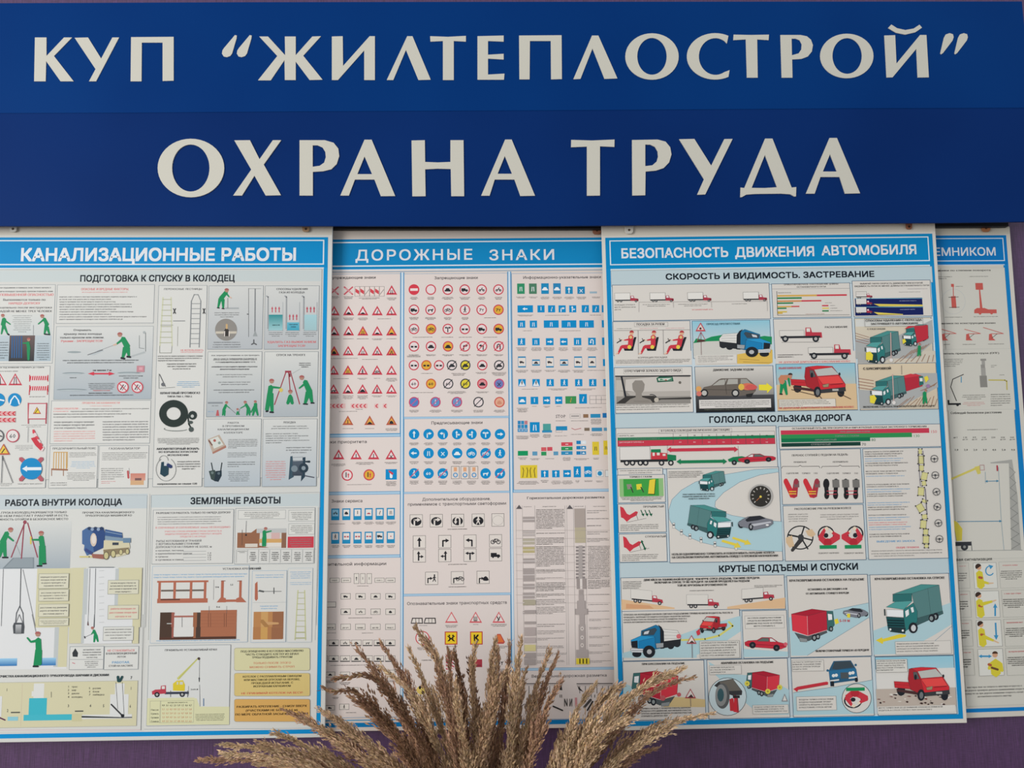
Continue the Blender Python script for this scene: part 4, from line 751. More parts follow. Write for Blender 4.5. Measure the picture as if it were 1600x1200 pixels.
# ------------------------------------------------------------------ poster 2: road signs (hangs behind its neighbours)
def icon(name, k='24262a'):
    """pictogram in a -1..1 box"""
    if name == 'car': p(k, -.6,.12, -.42,.02, -.25,-.28, .25,-.28, .42,.02, .6,.12, .6,.36, -.6,.36)
    elif name == 'truck': p(k, -.65,-.25, .15,-.25, .15,-.05, .5,-.05, .62,.12, .62,.3, -.65,.3); c(-.35, .32, .13, k); c(.35, .32, .13, k)
    elif name == 'moto': arc(-.35, .15, .18, .18, .12, k, n=8); arc(.35, .15, .18, .18, .12, k, n=8); l(k, .14, -.35,.15, 0,-.1, .35,.15); l(k, .16, 0,-.05, .1,-.35)
    elif name == 'bike': arc(-.38, .15, .25, .25, .1, k, n=10); arc(.38, .15, .25, .25, .1, k, n=10); l(k, .1, -.38,.15, -.1,-.25, .3,-.2, .38,.15); l(k, .1, -.1,-.25, .05,.15, -.38,.15)
    elif name == 'walk': c(.02, -.5, .13, k); limb(k, .02,-.35, -.02,.05, .2, .2); limb(k, 0,.05, -.25,.55, .16, .1); limb(k, 0,.05, .22,.55, .16, .1); l(k, .1, 0,-.28, -.25,0); l(k, .1, 0,-.28, .22,-.05)
    elif name == 'up': q(-.11, -.25, .11, .65, k); p(k, 0,-.65, -.32,-.15, .32,-.15)
    elif name == 'right': q(-.5, -.12, .2, .12, k); p(k, .65,0, .1,-.35, .1,.35)
    elif name == 'left': q(-.2, -.12, .5, .12, k); p(k, -.65,0, -.1,-.35, -.1,.35)
    elif name == 'turnr': l(k, .2, -.25,.65, -.25,-.12, .2,-.15); p(k, .6,-.15, .12,-.42, .12,.14)
    elif name == 'turnl': l(k, .2, .25,.65, .25,-.12, -.2,-.15); p(k, -.6,-.15, -.12,-.42, -.12,.14)
    elif name == 'fork': q(-.1, -.2, .1, .65, k); l(k, .16, -.35,-.25, .35,-.25); p(k, -.65,-.25, -.25,-.48, -.25,-.02); p(k, .65,-.25, .25,-.48, .25,-.02)
    elif name == 'upr': q(-.2, -.3, 0, .65, k); p(k, -.1,-.65, -.35,-.25, .15,-.25); l(k, .14, -.1,.1, .3,.1); p(k, .6,.1, .22,-.12, .22,.32)
    elif name == 'upl': q(0, -.3, .2, .65, k); p(k, .1,-.65, -.15,-.25, .35,-.25); l(k, .14, .1,.1, -.3,.1); p(k, -.6,.1, -.22,-.12, -.22,.32)
    elif name == 'uturn': arc(0, -.1, .28, .3, .2, k, 0, 180, n=8); l(k, .2, .28,-.1, .28,.6); l(k, .2, -.28,-.1, -.28,.2); p(k, -.28,.5, -.52,.12, -.04,.12)
    elif name == 'bend': l(k, .16, -.05,.5, -.05,.1, .12,-.15, .12,-.4)
    elif name == 'bendl': l(k, .16, .05,.5, .05,.1, -.12,-.15, -.12,-.4)
    elif name == 'narrow': l(k, .14, -.35,.5, -.12,0, -.1,-.35); l(k, .14, .35,.5, .12,0, .1,-.35)
    elif name == 'two': l(k, .14, -.22,.5, -.16,-.35); l(k, .14, .22,.5, .16,-.35)
    elif name == 'hump': el(0, .4, .45, .38, k, 0, 180)
    elif name == 'slope': p(k, -.6,.5, .6,.5, .35,.1, -.1,-.1)
    elif name == 'animal': p(k, -.5,-.05, .35,-.1, .5,-.3, .55,0, .4,.1, .35,.45, .2,.45, .15,.12, -.25,.12, -.3,.45, -.45,.45)
    elif name == 'excl': q(-.08, -.5, .08, .35, k)
    elif name == 'cross': l(k, .13, -.3,-.2, .3,.45); l(k, .13, .3,-.2, -.3,.45)
    elif name == 'dot': c(0, .1, .16, k)
    elif name == 'blob': p(k, -.5,.3, -.35,-.15, 0,-.35, .3,-.1, .5,.3, .2,.42, -.2,.42)
    elif name == 'two cars': p(k, -.6,-.1, -.1,-.1, -.1,.25, -.6,.25); p(k, .1,-.1, .6,-.1, .6,.25, .1,.25)
    elif name == 'arrows': l(k, .18, -.2,-.45, -.2,.35); p('c8404c', .2,-.4, .0,0, .4,0); q(.12, -.05, .28, .45, 'c8404c')
    elif name and name[0] == '#': t(name[1:], 0, .3, 1.0, .58, k, .02, al='c')
def unit(x, y, r):
    (px, py), = X([(x, y)]); kk = k_(); S.view = (r * kk, px, r * kk, py)
def at_unit(fn):
    def w(*a, **k):
        old = S.view; fn(*a, **k); S.view = old
    return w
@at_unit
def csign(x, y, r, ic=None, fill='dccfcd', rim='c44452', ik='2a2c30', rw=.2, slash=None):
    sub('road_sign'); S.lay = S.base; unit(x, y, r); c(0, 0, 1, rim); c(0, 0, 1 - rw, fill); S.view = (S.view[0] * .98, S.view[1], S.view[2] * .98, S.view[3]); icon(ic, ik)
    if slash: l(slash, .16, -.8,.8, .8,-.8)
@at_unit
def tsign(x, y, w, ic=None, fill='dccfcd', rim='c03c4c', ik='2a2c30'):
    sub('road_sign'); S.lay = S.base; tri(x, y, w, fill, rim, .55); unit(x, y + w * .06, w * .40); icon(ic, ik)
@at_unit
def bsign(x0, y0, x1, y1, ic=None, fill=BL, ik='e4eaec', edge=None, name='road_sign'):
    sub(name); S.lay = S.base; q(x0, y0, x1, y1, fill)
    if edge: qs(x0, y0, x1, y1, edge, .6)
    unit((x0 + x1) / 2, (y0 + y1) / 2, min(abs(x1 - x0), abs(y1 - y0)) / 2 * 1.25); icon(ic, ik)
def caps(x, y, w, n=2, sp_=8.0, col='4c4442'):
    para(x - w / 2, y, x + w / 2, y + n * sp_, n, col, 'c', last=.75, fill=.62, ragged=.25, bold=.02)

P2 = poster('safety_poster', 'poster headed ДОРОЖНЫЕ ЗНАКИ with rows of road signs, hanging behind two others', [(628.5, 373.4), (795, 372.1), (803, 1132.5), (626.8, 1135.2)], -.014, .004, (160, 16.5, 190, 6), 'd6cbc2')
bl = '2c8cc0'; uR = S.w + 170
part('top_strip', 'beige strip above the title band'); uvq(-158, -15.5, S.w + 188, -2, 'cdc4ba')
part('frame_band', 'blue printed frame'); uvq(-150, 0, uR, 50, '0a82ba'); uvq(-150, S.h - 6.5, uR, S.h, '0a78b4'); uvq(-150, S.h - 11, uR, S.h - 9.5, '3a94c4'); uvq(-150, 50, -143, S.h, '0a82ba'); uvq(uR - 7, 50, uR, S.h, '0a82ba')
part('header_band', 'white ruled lines round the title'); uvq(-148, 4.2, uR - 2, 6.2, 'dbe0e4'); uvq(-148, 43, uR - 2, 45, 'dbe0e4'); uvq(-148, 49.5, uR - 2, 51, 'dbe0e4')
part('header_lettering', 'white title lettering'); V(500, 340, 5.333); t('ДОРОЖНЫЕ', 297, 357, 1282, 92, 'd8dade', .02, res=4, gap=.11); S.lay += 5; q(836, 298, 850, 326, 'd8dade'); V(770, 340, 5.4545); t('ЗНАКИ', -30, 362, 540, 92, 'd8dade', .02, res=4, gap=.11)
B1 = (500, 340, 5.333); B2 = (770, 340, 5.4545); B3 = (500, 540, 5.217); B4 = (770, 550, 5.4545); B5 = (500, 750, 5.161); B6 = (770, 750, 5.714); B7 = (500, 930, 5.161); B8 = (770, 930, 5.217)
pk = 'd7ccc6'
S.clev = 20
# light blue dividers as one grid
part('divider_grid', 'light blue dividing rules'); S.lay = 20
V(0, 0, 1)
lb = 'a4c2d6'
u1 = hap(S.Hi, [(628.5, 500)])[0][0]; u2 = hap(S.Hi, [(796.5, 500)])[0][0]
for u in (u1, u2): uvq(u - 3.2, 55, u + 3, S.h - 12, '4a8cb8'); uvq(u - 1.7, 55, u + 1.5, S.h - 12, 'c6d6e0')
def vline(x, y): return hap(S.Hi, [(x, y)])[0][1]
def hband(v, ua, ub, th=4): uvq(ua, v - th / 2 - .7, ub, v + th / 2 + .7, '4a90bc'); uvq(ua, v - th / 2 + .3, ub, v + th / 2 - .3, lb)
hband(vline(570, 680.5), -143, u1 - 3); hband(vline(570, 770.5), -143, u1 - 3); hband(vline(570, 869.5), -143, u1 - 3)
hband(vline(700, 652), u1 + 3, u2 - 3); hband(vline(700, 769), u1 + 3, u2 - 3); hband(vline(700, 928.5), u1 + 3, u2 - 3)
hband(vline(870, 766.5), u2 + 3, uR - 7); hband(vline(870, 1045), u2 + 3, uR - 7)
uvq(-143, 53, uR, 54, '7a9cb8')
# -- warning signs
def cell2(x0, y0, x1, y1, label):
    V(0, 0, 1); o = frame_cell(x0, y0, x1, y1, pk, None, '5a94bc', .5, label); S.base = S.lay; return o
S.clev = 30
cell2(500, 428.5, 625, 677, 'panel of triangular warning signs')
V(*B1); tw = 92
for x in (118, 237): sub('road_sign'); S.lay = S.base; l('c45460', 12, x - 35, 578, x + 35, 640); l('c45460', 12, x + 35, 578, x - 35, 640); l('dcc0c0', 4, x - 25, 588, x + 25, 630)
for k in range(6): bsign(291 + k * 41, 575, 330 + k * 41, 655, None, 'dccfc8', '', '8a8280'); (p('c8444e', 295 + k * 41, 590, 326 + k * 41, 610, 326 + k * 41, 640, 295 + k * 41, 620) if k not in (2, 5) else l('8a8280', 5, 295 + k * 41, 640, 326 + k * 41, 600))
tsign(597, 612, tw, 'two')
I1 = ['bend', 'slope', 'hump', 'bend', 'bendl']; I2 = ['slope', 'slope', 'two', 'hump', 'hump']; I3 = ['blob', 'narrow', 'two', 'narrow', 'narrow']
for x, i in zip((118, 238, 357, 477, 596), I1): tsign(x, 784, tw, i)
for x, i, f in zip((118, 238, 357, 477, 596), I2, 'wwyWy'): tsign(x, 952, tw, i, 'd8a840' if f == 'y' else 'dccfcd')
for x, i, f in zip((118, 235, 357, 477, 596), I3, 'ywwwy'): tsign(x, 1118, tw, i, 'cc9a48' if f == 'y' else 'dccfcd')
sub('lettering'); t('Предупреждающие знаки', 10, 512, 467, 22, '3a3638', .02)
caps(118, 652, 90, 3); caps(237, 655, 90, 3); caps(410, 665, 190, 2); caps(597, 665, 90, 3)
for x in (118, 238, 357): caps(x, 832, 100, 3)
caps(535, 838, 130, 1)
for x in (118, 238, 357, 477, 596): caps(x, 1005, 100, 1 + (x == 477))
V(*B3)
for x, i, f in zip((110, 228, 347, 465, 583), ['two', 'two', 'walk', 'bike', 'dot'], 'wywww'): tsign(x, 208, tw * .98, i, 'd8a840' if f == 'y' else 'dccfcd')
for x, i in zip((110, 228, 347, 465, 583), ['animal', 'slope', 'car', 'walk', 'dot']): tsign(x, 362, tw * .98, i)
for x, i in zip((95, 227, 405, 583), ['excl', 'excl', 'slope', 'blob']):
    if x > 100: tsign(x, 618, tw * .98, i, 'd8a048', 'b05a44')
for a, b in ((60, 207), (250, 387), (443, 477), (512, 546)):
    sub('road_sign', 'red chevron print'); S.lay = S.base; q(a, 474, b, 510, 'd8b4b0'); n = max(1, int((b - a) / 32))
    for k in range(n): xx = a + 6 + k * 32; p('c43c4c', xx, 492, xx + 16, 476, xx + 26, 476, xx + 12, 492, xx + 26, 508, xx + 16, 508)
sub('lettering'); caps(160, 108 - 8, 330, 1); caps(407, 108, 130, 1); caps(170, 265, 160, 1); caps(345, 262, 90, 2); caps(465, 262, 60, 1); caps(583, 262, 100, 4)
for x in (110, 228, 347, 465, 583): caps(x, 405, 92, 4 if x < 460 else 2)
caps(230, 532, 150, 1); caps(227, 672, 90, 1); caps(405, 672, 100, 1); caps(583, 672, 120, 3); caps(320, 515, 60, 1)
# -- prohibitory signs
cell2(631.5, 428, 795, 650, 'panel of round prohibitory signs')
V(*B1); wh = 'dccfcd'; YL = 'd8a63c'
sub('road_sign', 'red no entry sign print'); S.lay = S.base; c(783, 600, 45, 'cc3c4a'); q(752, 590, 815, 610, 'e0d4d0')
for x, i in zip((923, 1064, 1206, 1347, 1487), (None, 'car', 'truck', 'moto', 'moto')): csign(x, 600, 44, i)
for x, i, f in zip((783, 921, 1065, 1208, 1347, 1487), ('truck', 'animal', 'bike', 'walk', '#7т', '#7т'), 'wwwwwy'): csign(x, 768, 44, i, YL if f == 'y' else wh)
for x, i, f in zip((783, 925, 1065, 1207, 1348, 1489), ('bike', 'bike', 'fork', 'two cars', 'truck', 'truck'), 'wywwwy'): csign(x, 928, 44, i, YL if f == 'y' else wh)
for x, i, f in zip((783, 925, 1067, 1208, 1349, 1489), ('two cars', 'car', 'car', 'turnr', 'turnl', 'uturn'), 'wwywww'): csign(x, 1073, 44, i, YL if f == 'y' else wh, slash='c44452' if x > 1200 else None)
sub('lettering'); t('Запрещающие знаки', 953, 514, 1318, 24, '4a4648', .012)
for x in (783, 923, 1064, 1206, 1347, 1487): caps(x, 660, 70 + 30 * (x in (1064, 1206)), 3)
for x in (783, 921, 1065, 1208): caps(x, 828, 95 if x < 1000 else 70, 3)
caps(1418, 830, 125, 1); caps(855, 992, 190, 1); caps(1060, 992, 130, 1); caps(1210, 992, 130, 1); caps(1418, 992, 125, 1)
for x in (783, 925, 1067, 1208, 1349, 1489): caps(x, 1138, 100, 2)
V(*B3); DG = '3c3e42'
for x, i, f, rim, sl in ((765, 'two cars', wh, 'c44452', None), (867, 'two cars', YL, 'c45a3c', None), (970, 'two cars', wh, 'c44452', None), (1075, 'car', wh, DG, DG), (1185, 'car', 'd8c83c', DG, DG), (1323, 'car', wh, 'c44452', None), (1460, 'car', wh, DG, DG)): csign(x, 160, 42, i, f, rim, slash=sl)
for x, i, f, rim, sl in ((765, '#60', wh, 'c44452', None), (905, '#60', YL, 'c45a3c', None), (1045, '#60', wh, DG, DG), (1185, '#60', 'd8c83c', DG, DG), (1323, 'car', 'd08c90', 'c43a4c', None), (1460, 'cross', '6a78b0', 'c44c70', None)): csign(x, 311, 42, i, f, rim, slash=sl)
for x, i, f, rim, sl in ((767, None, '4f7cb8', 'b84a6c', 'c05080'), (941, 'excl', '5a8cba', 'b84a6c', 'c05080'), (1116, 'excl', '6a8cb8', 'b84a6c', 'c05080'), (1292, None, wh, DG, DG), (1463, 'blob', 'd8a48a', 'c4584c', None)): csign(x, 461, 43, i, f, rim, ik='d4d4dc' if x < 1200 else 'c88a70', slash=sl)
sub('lettering'); caps(765, 90 - 10, 150, 2); caps(870, 222, 110, 1); caps(1130, 222, 120, 3); caps(1315, 215, 110, 2); caps(1460, 215, 130, 4); caps(830, 378, 240, 1); caps(1115, 370, 160, 3); caps(1323, 372, 115, 2); caps(1465, 370, 70, 3)
for x in (767, 941, 1116, 1290, 1463): caps(x, 522, 100, 3)
# -- mandatory signs
cell2(631.5, 654.5, 796, 767, 'panel of blue mandatory signs')
V(*B3)
for x, i in zip((767, 885, 1001, 1118, 1235, 1350, 1467), ('up', 'turnr', 'turnl', 'upr', 'upl', 'fork', 'right')): csign(x, 722, 43, i, BL, BL, 'dfe6ea')
for x, i, s_ in zip((767, 885, 1001, 1118, 1235, 1350, 1467), ('left', 'two', 'cross', 'car', 'bike', 'bike', 'walk'), (0, 0, 0, 0, 0, 1, 0)): csign(x, 877, 43, i, BL, BL, 'dfe6ea', slash='c05070' if s_ else None)
for x, i, s_ in ((767, 'walk', 1), (885, '#60', 0), (1001, 'bike', 1), (1350, 'animal', 0), (1467, 'animal', 1)): csign(x, 1042, 43, i, BL, BL, 'dfe6ea', slash='c05070' if s_ else None)
for x in (1104, 1182, 1256): bsign(x - 34, 985, x + 32, 1085, None, 'd8cdc4', '', '4a4a4c'); q(x - 14, 992, x + 12, 1025, 'd8a078'); ring(x, 1055, 16, 7, BL)
sub('lettering'); t('Предписывающие знаки', 907, 642, 1328, 24, '4a4648', .012)
for y, nn in ((788, 3), (942, 3), (1100, 4)):
    for x in (767, 885, 1001, 1118, 1235, 1350, 1467): caps(x, y, 80, nn)
# -- priority signs
cell2(500, 683.5, 625.5, 767.5, 'panel of priority signs')
V(*B3)
for x, i in ((152, 'excl'), (294, 'excl'), (437, 'excl'), (580, 'cross')): tsign(x, 896, 94, i)
csign(222, 1056, 46, 'arrows', wh); csign(400, 1054, 46, 'arrows', YL)
bsign(535, 1008, 626, 1092, None); limb('dfe4e6', 580,1075, 580,1040, 22); p('c8404c', 560,1015, 600,1040, 590,1055, 560,1030)
sub('lettering'); t('Знаки приоритета', 10, 798, 385, 24, '4a4648', .012)
caps(150, 960, 120, 3); caps(365, 948, 150, 3); caps(580, 948, 130, 2); caps(320, 1128, 240, 1); caps(580, 1105, 100, 5)
# -- service signs
cell2(500, 773.5, 625, 866.5, 'panel of blue service signs')
V(*B5)
for y in (278, 468):
    for k, x in enumerate((124, 213, 303, 393, 482, 571)):
        sub('road_sign'); S.lay = S.base; q(x - 33, y - 48 - k, x + 32, y + 46 - k, '1f86b4'); q(x - 24, y - 38 - k, x + 23, y + 14 - k, ('8cc0d8' if (k == 0 and y < 300) else 'dcd6d0'))
        old = S.view; unit(x, y - 12 - k, 32); icon(('moto', 'blob', 'excl', 'hump', 'bend', 'two')[k] if y < 300 else ('walk', 'two cars', 'two cars', 'two cars', 'truck', 'dot')[k], '2a2c30' if k not in (3,) and (y < 300 or k in (0, 4)) else 'b04a54'); S.view = old
sub('lettering'); t('Знаки сервиса', 92, 182, 345, 24, '4a4648', .012)
caps(140, 350, 130, 1)
for x in (293, 393, 482, 571): caps(x, 335, 85, 3)
for x in (124, 213, 303, 393, 482, 571): caps(x, 528 - 5, 70, 3)
# -- plates of additional information
cell2(500, 872.5, 625.5, 1120, 'panel of white additional plates')
V(*B5)
sub('lettering'); t('Знаки дополнительной информации', -215, 695, 538, 24, '3e3c3e', .015); caps(345, 850, 90, 1); caps(90, 1020, 80, 1)
def plate(x, y, w, h, ic=None): bsign(x - w / 2, y - h / 2, x + w / 2, y + h / 2, ic, 'd6cfc6', '2c2c2e', '6a6664', 'plate')
for x in (118, 210, 480, 568): plate(x, 808, 75, 34); para(x - 25, 798, x + 25, 818, 1, '6a6460', 'c')
for x, i in ((294, 'up'), (345, 'excl'), (397, 'excl')): plate(x, 795, 38, 80, i)
for x, i in ((207, 'truck'), (327, 'truck'), (448, 'car'), (568, 'truck')): plate(x, 938, 76, 44, i)
plate(90, 1005, 75, 42)
for x, i in ((207, 'car'), (327, 'moto'), (448, 'bike'), (568, 'blob')): plate(x, 1062, 76, 44, i)
V(*B7)
for x in (85, 207, 325, 447, 567): plate(x, 255, 78, 44); para(x - 26, 250, x + 26, 272, 1, '3a3634', 'c', bold=.02)
for y in (385, 512):
    for k, x in enumerate((20, 110, 203, 293, 384, 475, 566)): plate(x, y, 78, 46, ('truck', 'blob', 'moto', 'car', 'animal')[k % 5]); l('2a2a2c', 6, x - 36, y + 20, x + 34, y + 20)
for x, i in ((82, 'car'), (203, 'animal'), (320, 'two'), (568, 'excl')): plate(x, 640, 76, 40 if x < 500 else 70, i)
plate(270, 768, 76, 46, 'two'); plate(80, 908, 76, 36, 'truck'); plate(195, 900, 76, 44, 'walk')
sub('lettering'); caps(325, 178, 190, 1); caps(90, 300, 80, 1); caps(383, 300, 100, 1); caps(230, 560, 350, 1); caps(85, 685, 90, 3); caps(200, 700, 90, 3); caps(570, 685, 90, 2); caps(125, 820, 60, 2); caps(250, 942, 100, 1)
# -- traffic light equipment
cell2(631, 771.5, 798, 926, 'panel of traffic light arrows')
V(*B5)
sub('lettering'); t('Дополнительное оборудование,', 825, 168, 1378, 24, '4a4648', .012); t('применяемое с транспортными светофорами', 708, 208, 1504, 24, '4a4648', .012)
def lamp(x, y, ic=None, disc=None):
    bsign(x - 50, y - 50, x + 50, y + 50, None, 'd8d0c8', '', '5a5654', 'plate')
    old = S.view
    if disc: el(x, y + 5, 42, 34, '26262a')
    unit(x, y, 60); icon(ic, 'd8d0c8' if disc else '242428'); S.view = old
for x, i in ((776, 'turnr'), (938, 'turnr'), (1110, 'uturn'), (1276, 'walk')): lamp(x, 330 - (x - 776) * .012, i, True)
lamp(1435, 322); arc(1435, 325, 44, 38, 2, '9a9490')
for x, i, j in ((801, 'up', 'upr'), (1006, 'turnr', 'upl'), (1210, 'turnl', 'fork'), (1416, 'bike', 'truck')): lamp(x, 500 - (x - 801) * .015, i); lamp(x, 612 - (x - 801) * .015, j)
for x, i, j in ((900, 'turnr', 'walk'), (1108, 'turnr', 'bike'), (1315, 'turnr', 'blob')):
    lamp(x, 793 - (x - 900) * .02); old = S.view; unit(x - 18, 800, 46); icon(i, '242428'); S.view = old; unit(x + 22, 792, 50); icon(j, '242428'); S.view = old
sub('lettering'); caps(1108, 390, 170, 1, 11); caps(1110, 674, 165, 1, 11); caps(1108, 855, 180, 1, 11)
# -- vehicle identification signs
cell2(630.5, 931.5, 799.5, 1122, 'panel of vehicle identification signs')
V(*B7)
sub('lettering'); t('Опознавательные знаки транспортных средств', 702, 80, 1510, 24, '4a4648', .012); caps(833, 240, 70, 1); caps(1060, 238, 110, 3); caps(1256, 232, 50, 1); caps(1443, 230, 150, 3); caps(825, 418, 90, 3); caps(1062, 408, 110, 1); caps(1258, 405, 60, 1); caps(1450, 405, 140, 3); caps(860, 515, 90, 1, 16); caps(1448, 590, 80, 4); caps(800, 825, 60, 2); caps(820, 940, 70, 4)
sub('road_sign', 'row of window shapes print'); S.lay = S.base
for x in (783, 888): p('3a3638', x - 52, 230, x - 40, 182, x + 44, 182, x + 48, 230); p('d8d0c8', x - 44, 222, x - 33, 190, x + 36, 190, x + 40, 222); l('3a3638', 4, x - 12, 184, x - 10, 228); l('3a3638', 4, x + 15, 184, x + 15, 228)
for x, i in ((1060, None), (1255, '#Ш'), (1442, '#У')):
    sub('road_sign'); S.lay = S.base; tri(x, 188, 104, 'dcd2cc', 'cc5a60', .72)
    if i: t(i[1:], x, 208, 30, 34, '2a2628', .03, al='c')
sub('road_sign'); S.lay = S.base; c(826, 345, 57, 'c85058'); c(826, 345, 49, 'dcd4ce'); t('70', 822, 368, 58, 42, '2a2628', .02, al='c')
for x, i in ((1058, 'X'), (1262, 'К')):
    sub('road_sign', 'yellow square sign with red border'); S.lay = S.base; q(x - 52, 293, x + 50, 398, 'b8423c'); q(x - 44, 301, x + 42, 390, 'e6c430')
    if i == 'К': t('К', x, 366, 44, 44, '1c1a18', .06, al='c')
    else: l('1c1a18', 8, x - 28, 330, x + 26, 370); l('1c1a18', 8, x - 26, 370, x + 26, 330); c(x - 15, 325, 7, '1c1a18'); c(x + 14, 325, 7, '1c1a18'); l('1c1a18', 8, x - 12, 335, x - 14, 368); l('1c1a18', 8, x + 12, 335, x + 14, 368)
sub('road_sign', 'orange triangle sign'); S.lay = S.base; p('b8504a', 1428,312, 1456,312, 1492,378, 1480,392, 1420,392, 1408,378); p('d8703c', 1431,320, 1453,320, 1482,378, 1418,378)
sub('road_sign', 'diagonally striped sign'); S.lay = S.base; q(1015, 480, 1082, 600, 'd8ccc8')
for k in range(5): y0 = 480 + k * 26; p('b8485c', 1015, y0, 1015, y0 + 13, 1082, min(y0 + 53, 600), 1082, min(y0 + 40, 600)) if k < 4 else p('b8485c', 1015, y0, 1015, y0 + 13, 1024, 600, 1040, 600)
sub('road_sign', 'dark red rectangular sign'); S.lay = S.base; q(1242, 518, 1308, 580, 'a83c48'); q(1252, 560, 1298, 576, '8a3440')
sub('road_sign'); S.lay = S.base; t('DY', 1455, 562, 50, 28, '2a2628', .03, al='c')
sub('road_sign', 'yellow round sign with black drops'); S.lay = S.base; el(820, 765, 42, 36, 'd8c068'); el(806, 745, 10, 14, '1c1a18'); el(830, 785, 12, 14, '1c1a18'); V(*B7)
sub('road_sign', 'small yellow disc sign'); S.lay = S.base; c(424, 633, 17, 'e0cc38')
# -- information signs
cell2(799.5, 427.5, 975, 763.5, 'panel of blue information signs')
V(*B2)
GN = '2f8a62'
for a in ((207, 562, 272, 650, 'two', GN), (308, 562, 375, 650, 'two', '4a7a60'), (412, 560, 478, 650, 'car', '1c84b4'), (514, 560, 580, 650, 'car', '2c80b0'), (617, 588, 682, 650, 'up', '1c84b4'), (720, 588, 785, 650, 'cross', '1c80b0'), (825, 630, 888, 646, None, '94aebc')): bsign(*a)
for a in ((210, 748, 343, 808, 'left'), (380, 748, 442, 808, 'excl'), (470, 748, 532, 808, 'bend'), (560, 748, 622, 808, 'turnr'), (650, 748, 712, 808, 'upr'), (757, 746, 820, 808, 'bend'), (846, 746, 908, 808, 'bend'), (928, 746, 980, 808, None)): bsign(*a)
for a in ((212, 878, 277, 938, 'two'), (315, 878, 378, 938, 'two'), (434, 876, 562, 938, 'two'), (585, 876, 713, 938, 'two'), (737, 876, 862, 938, 'two'), (928, 874, 980, 936, None)): bsign(*a)
for a in ((212, 1028, 277, 1088, 'walk'), (335, 1028, 400, 1088, 'two'), (452, 1028, 518, 1088, 'right'), (573, 1028, 638, 1088, 'left'), (690, 1026, 755, 1088, 'two'), (812, 1024, 878, 1086, 'uturn'), (930, 1022, 980, 1086, None)): bsign(*a)
sub('lettering'); t('Информационно-указательные знаки', 258, 522, 925, 24, '3e3c40', .015)
for x in (240, 345, 445, 548, 652, 755, 880): caps(x, 672, 88, 3 if 400 < x < 800 else 2)
caps(278, 826, 150, 2); caps(550, 828, 220, 1); caps(875, 826, 100, 1); caps(295, 960, 90, 1); caps(655, 960, 230, 1)
for x in (245, 372, 480, 600, 720, 845): caps(x, 1105, 100, 4)
V(*B4)
for k, (x0, x1) in enumerate(((214, 282), (335, 402), (452, 520), (573, 642), (693, 762), (812, 880))):
    y0, y1 = ((38, 132) if k % 2 == 0 or k == 5 else (64, 116)); sub('road_sign'); S.lay = S.base; q(x0, y0, x1, y1, '2c84b0'); q(x0 + 3, y0 + 12, x1 - 3, y1 - 12, 'dcd4cc'); old = S.view; unit((x0 + x1) / 2, (y0 + y1) / 2, 30); icon('car' if k % 2 else 'truck', '3a3638'); S.view = old
bsign(938, 60, 980, 120, None)
for k, x in enumerate((217, 337, 457, 577, 700, 820, 940)):
    bsign(x, 231, x + 64, 292, None if k < 2 else 'walk')
    if k < 2: old = S.view; unit(x + 32, 262, 30); p('e4e8e8', 0,-.9, -.9,.9, .9,.9); icon('walk'); S.view = old
for a in ((217, 382, 285, 445, 'car'), (322, 382, 388, 445, 'excl'), (427, 380, 490, 445, 'right'), (530, 380, 593, 443, 'left'), (618, 377, 712, 440, 'bend', '3a8c52', 'c8a050'), (735, 358, 803, 440, 'bend'), (537, 633, 635, 668, None, '1c84b4'), (315, 598, 400, 685, 'two'), (337, 848, 380, 882, None, '5a94b4'), (517, 848, 558, 880, None, '5a94b4'), (213, 843, 300, 883, None, '12905a'), (412, 812, 457, 844, None, 'cc5a60'), (463, 810, 508, 842, None, 'c84c58'), (412, 850, 457, 882, None, '2c9058'), (832, 528, 918, 560, None, '2c88b4'), (842, 645, 932, 675, None, '3c88b0'), (770, 530, 815, 560, None, '8a6a50'), (780, 646, 825, 672, None, '7a6a5a'), (935, 520, 980, 560, None, '1c70b0'), (945, 645, 985, 672, None, '5a94b4')): bsign(*a)
sub('road_sign', 'white road plan print'); S.lay = S.base; qs(825, 372, 980, 440, '7a7878', .5); l('7a7878', 3, 880,372, 880,440); l('7a7878', 3, 830,405, 980,405); l('7a7878', 3, 925,380, 925,440)
sub('road_sign'); S.lay = S.base; t('STOP', 537, 562, 622, 28, '6a6464', .015); qs(657, 530, 745, 562, 'a0a09c', .5); q(668, 542, 735, 550, '8a8684'); l('b05058', 5, 672,650, 700,662, 752,650); qs(537, 668, 590, 684, '8a8684', .4)
for k in range(9): bsign(212 + (k % 3) * 29, 586 + (k // 3) * 33, 238 + (k % 3) * 29, 616 + (k // 3) * 33, 'up' if k > 5 else None, ('2c88b8', '2c80b4', 'b87880')[(k * 2 + 1) % 3] if k < 5 else '1c84b8')
bsign(427, 612, 495, 668, None, '4a9a94'); bsign(420, 668, 505, 686, None, '2c88b4')
for k, cc in enumerate(('cc4652', '2c9058', '2c88b4')): bsign(583, 770 + k * 38, 680, 800 + k * 38, 'two cars', cc)
for k in range(3): bsign(712, 756 + k * 45, 750, 785 + k * 45, None, '1c7cb4'); bsign(752, 756 + k * 45, 795, 785 + k * 45, 'car', ('d4dce0', '2c84b4', '2c84b4')[k])
bsign(847, 765, 907, 876, 'two', 'd8c038', '3a3630'); bsign(942, 755, 990, 876, 'two', 'd8c038', '3a3630')
bsign(233, 965, 380, 1075, None, 'd8c038')
for x in (255, 290, 325, 360): l('3a3424', 5, x, 985, x + (8 if x < 300 else -8), 1010, x, 1068)
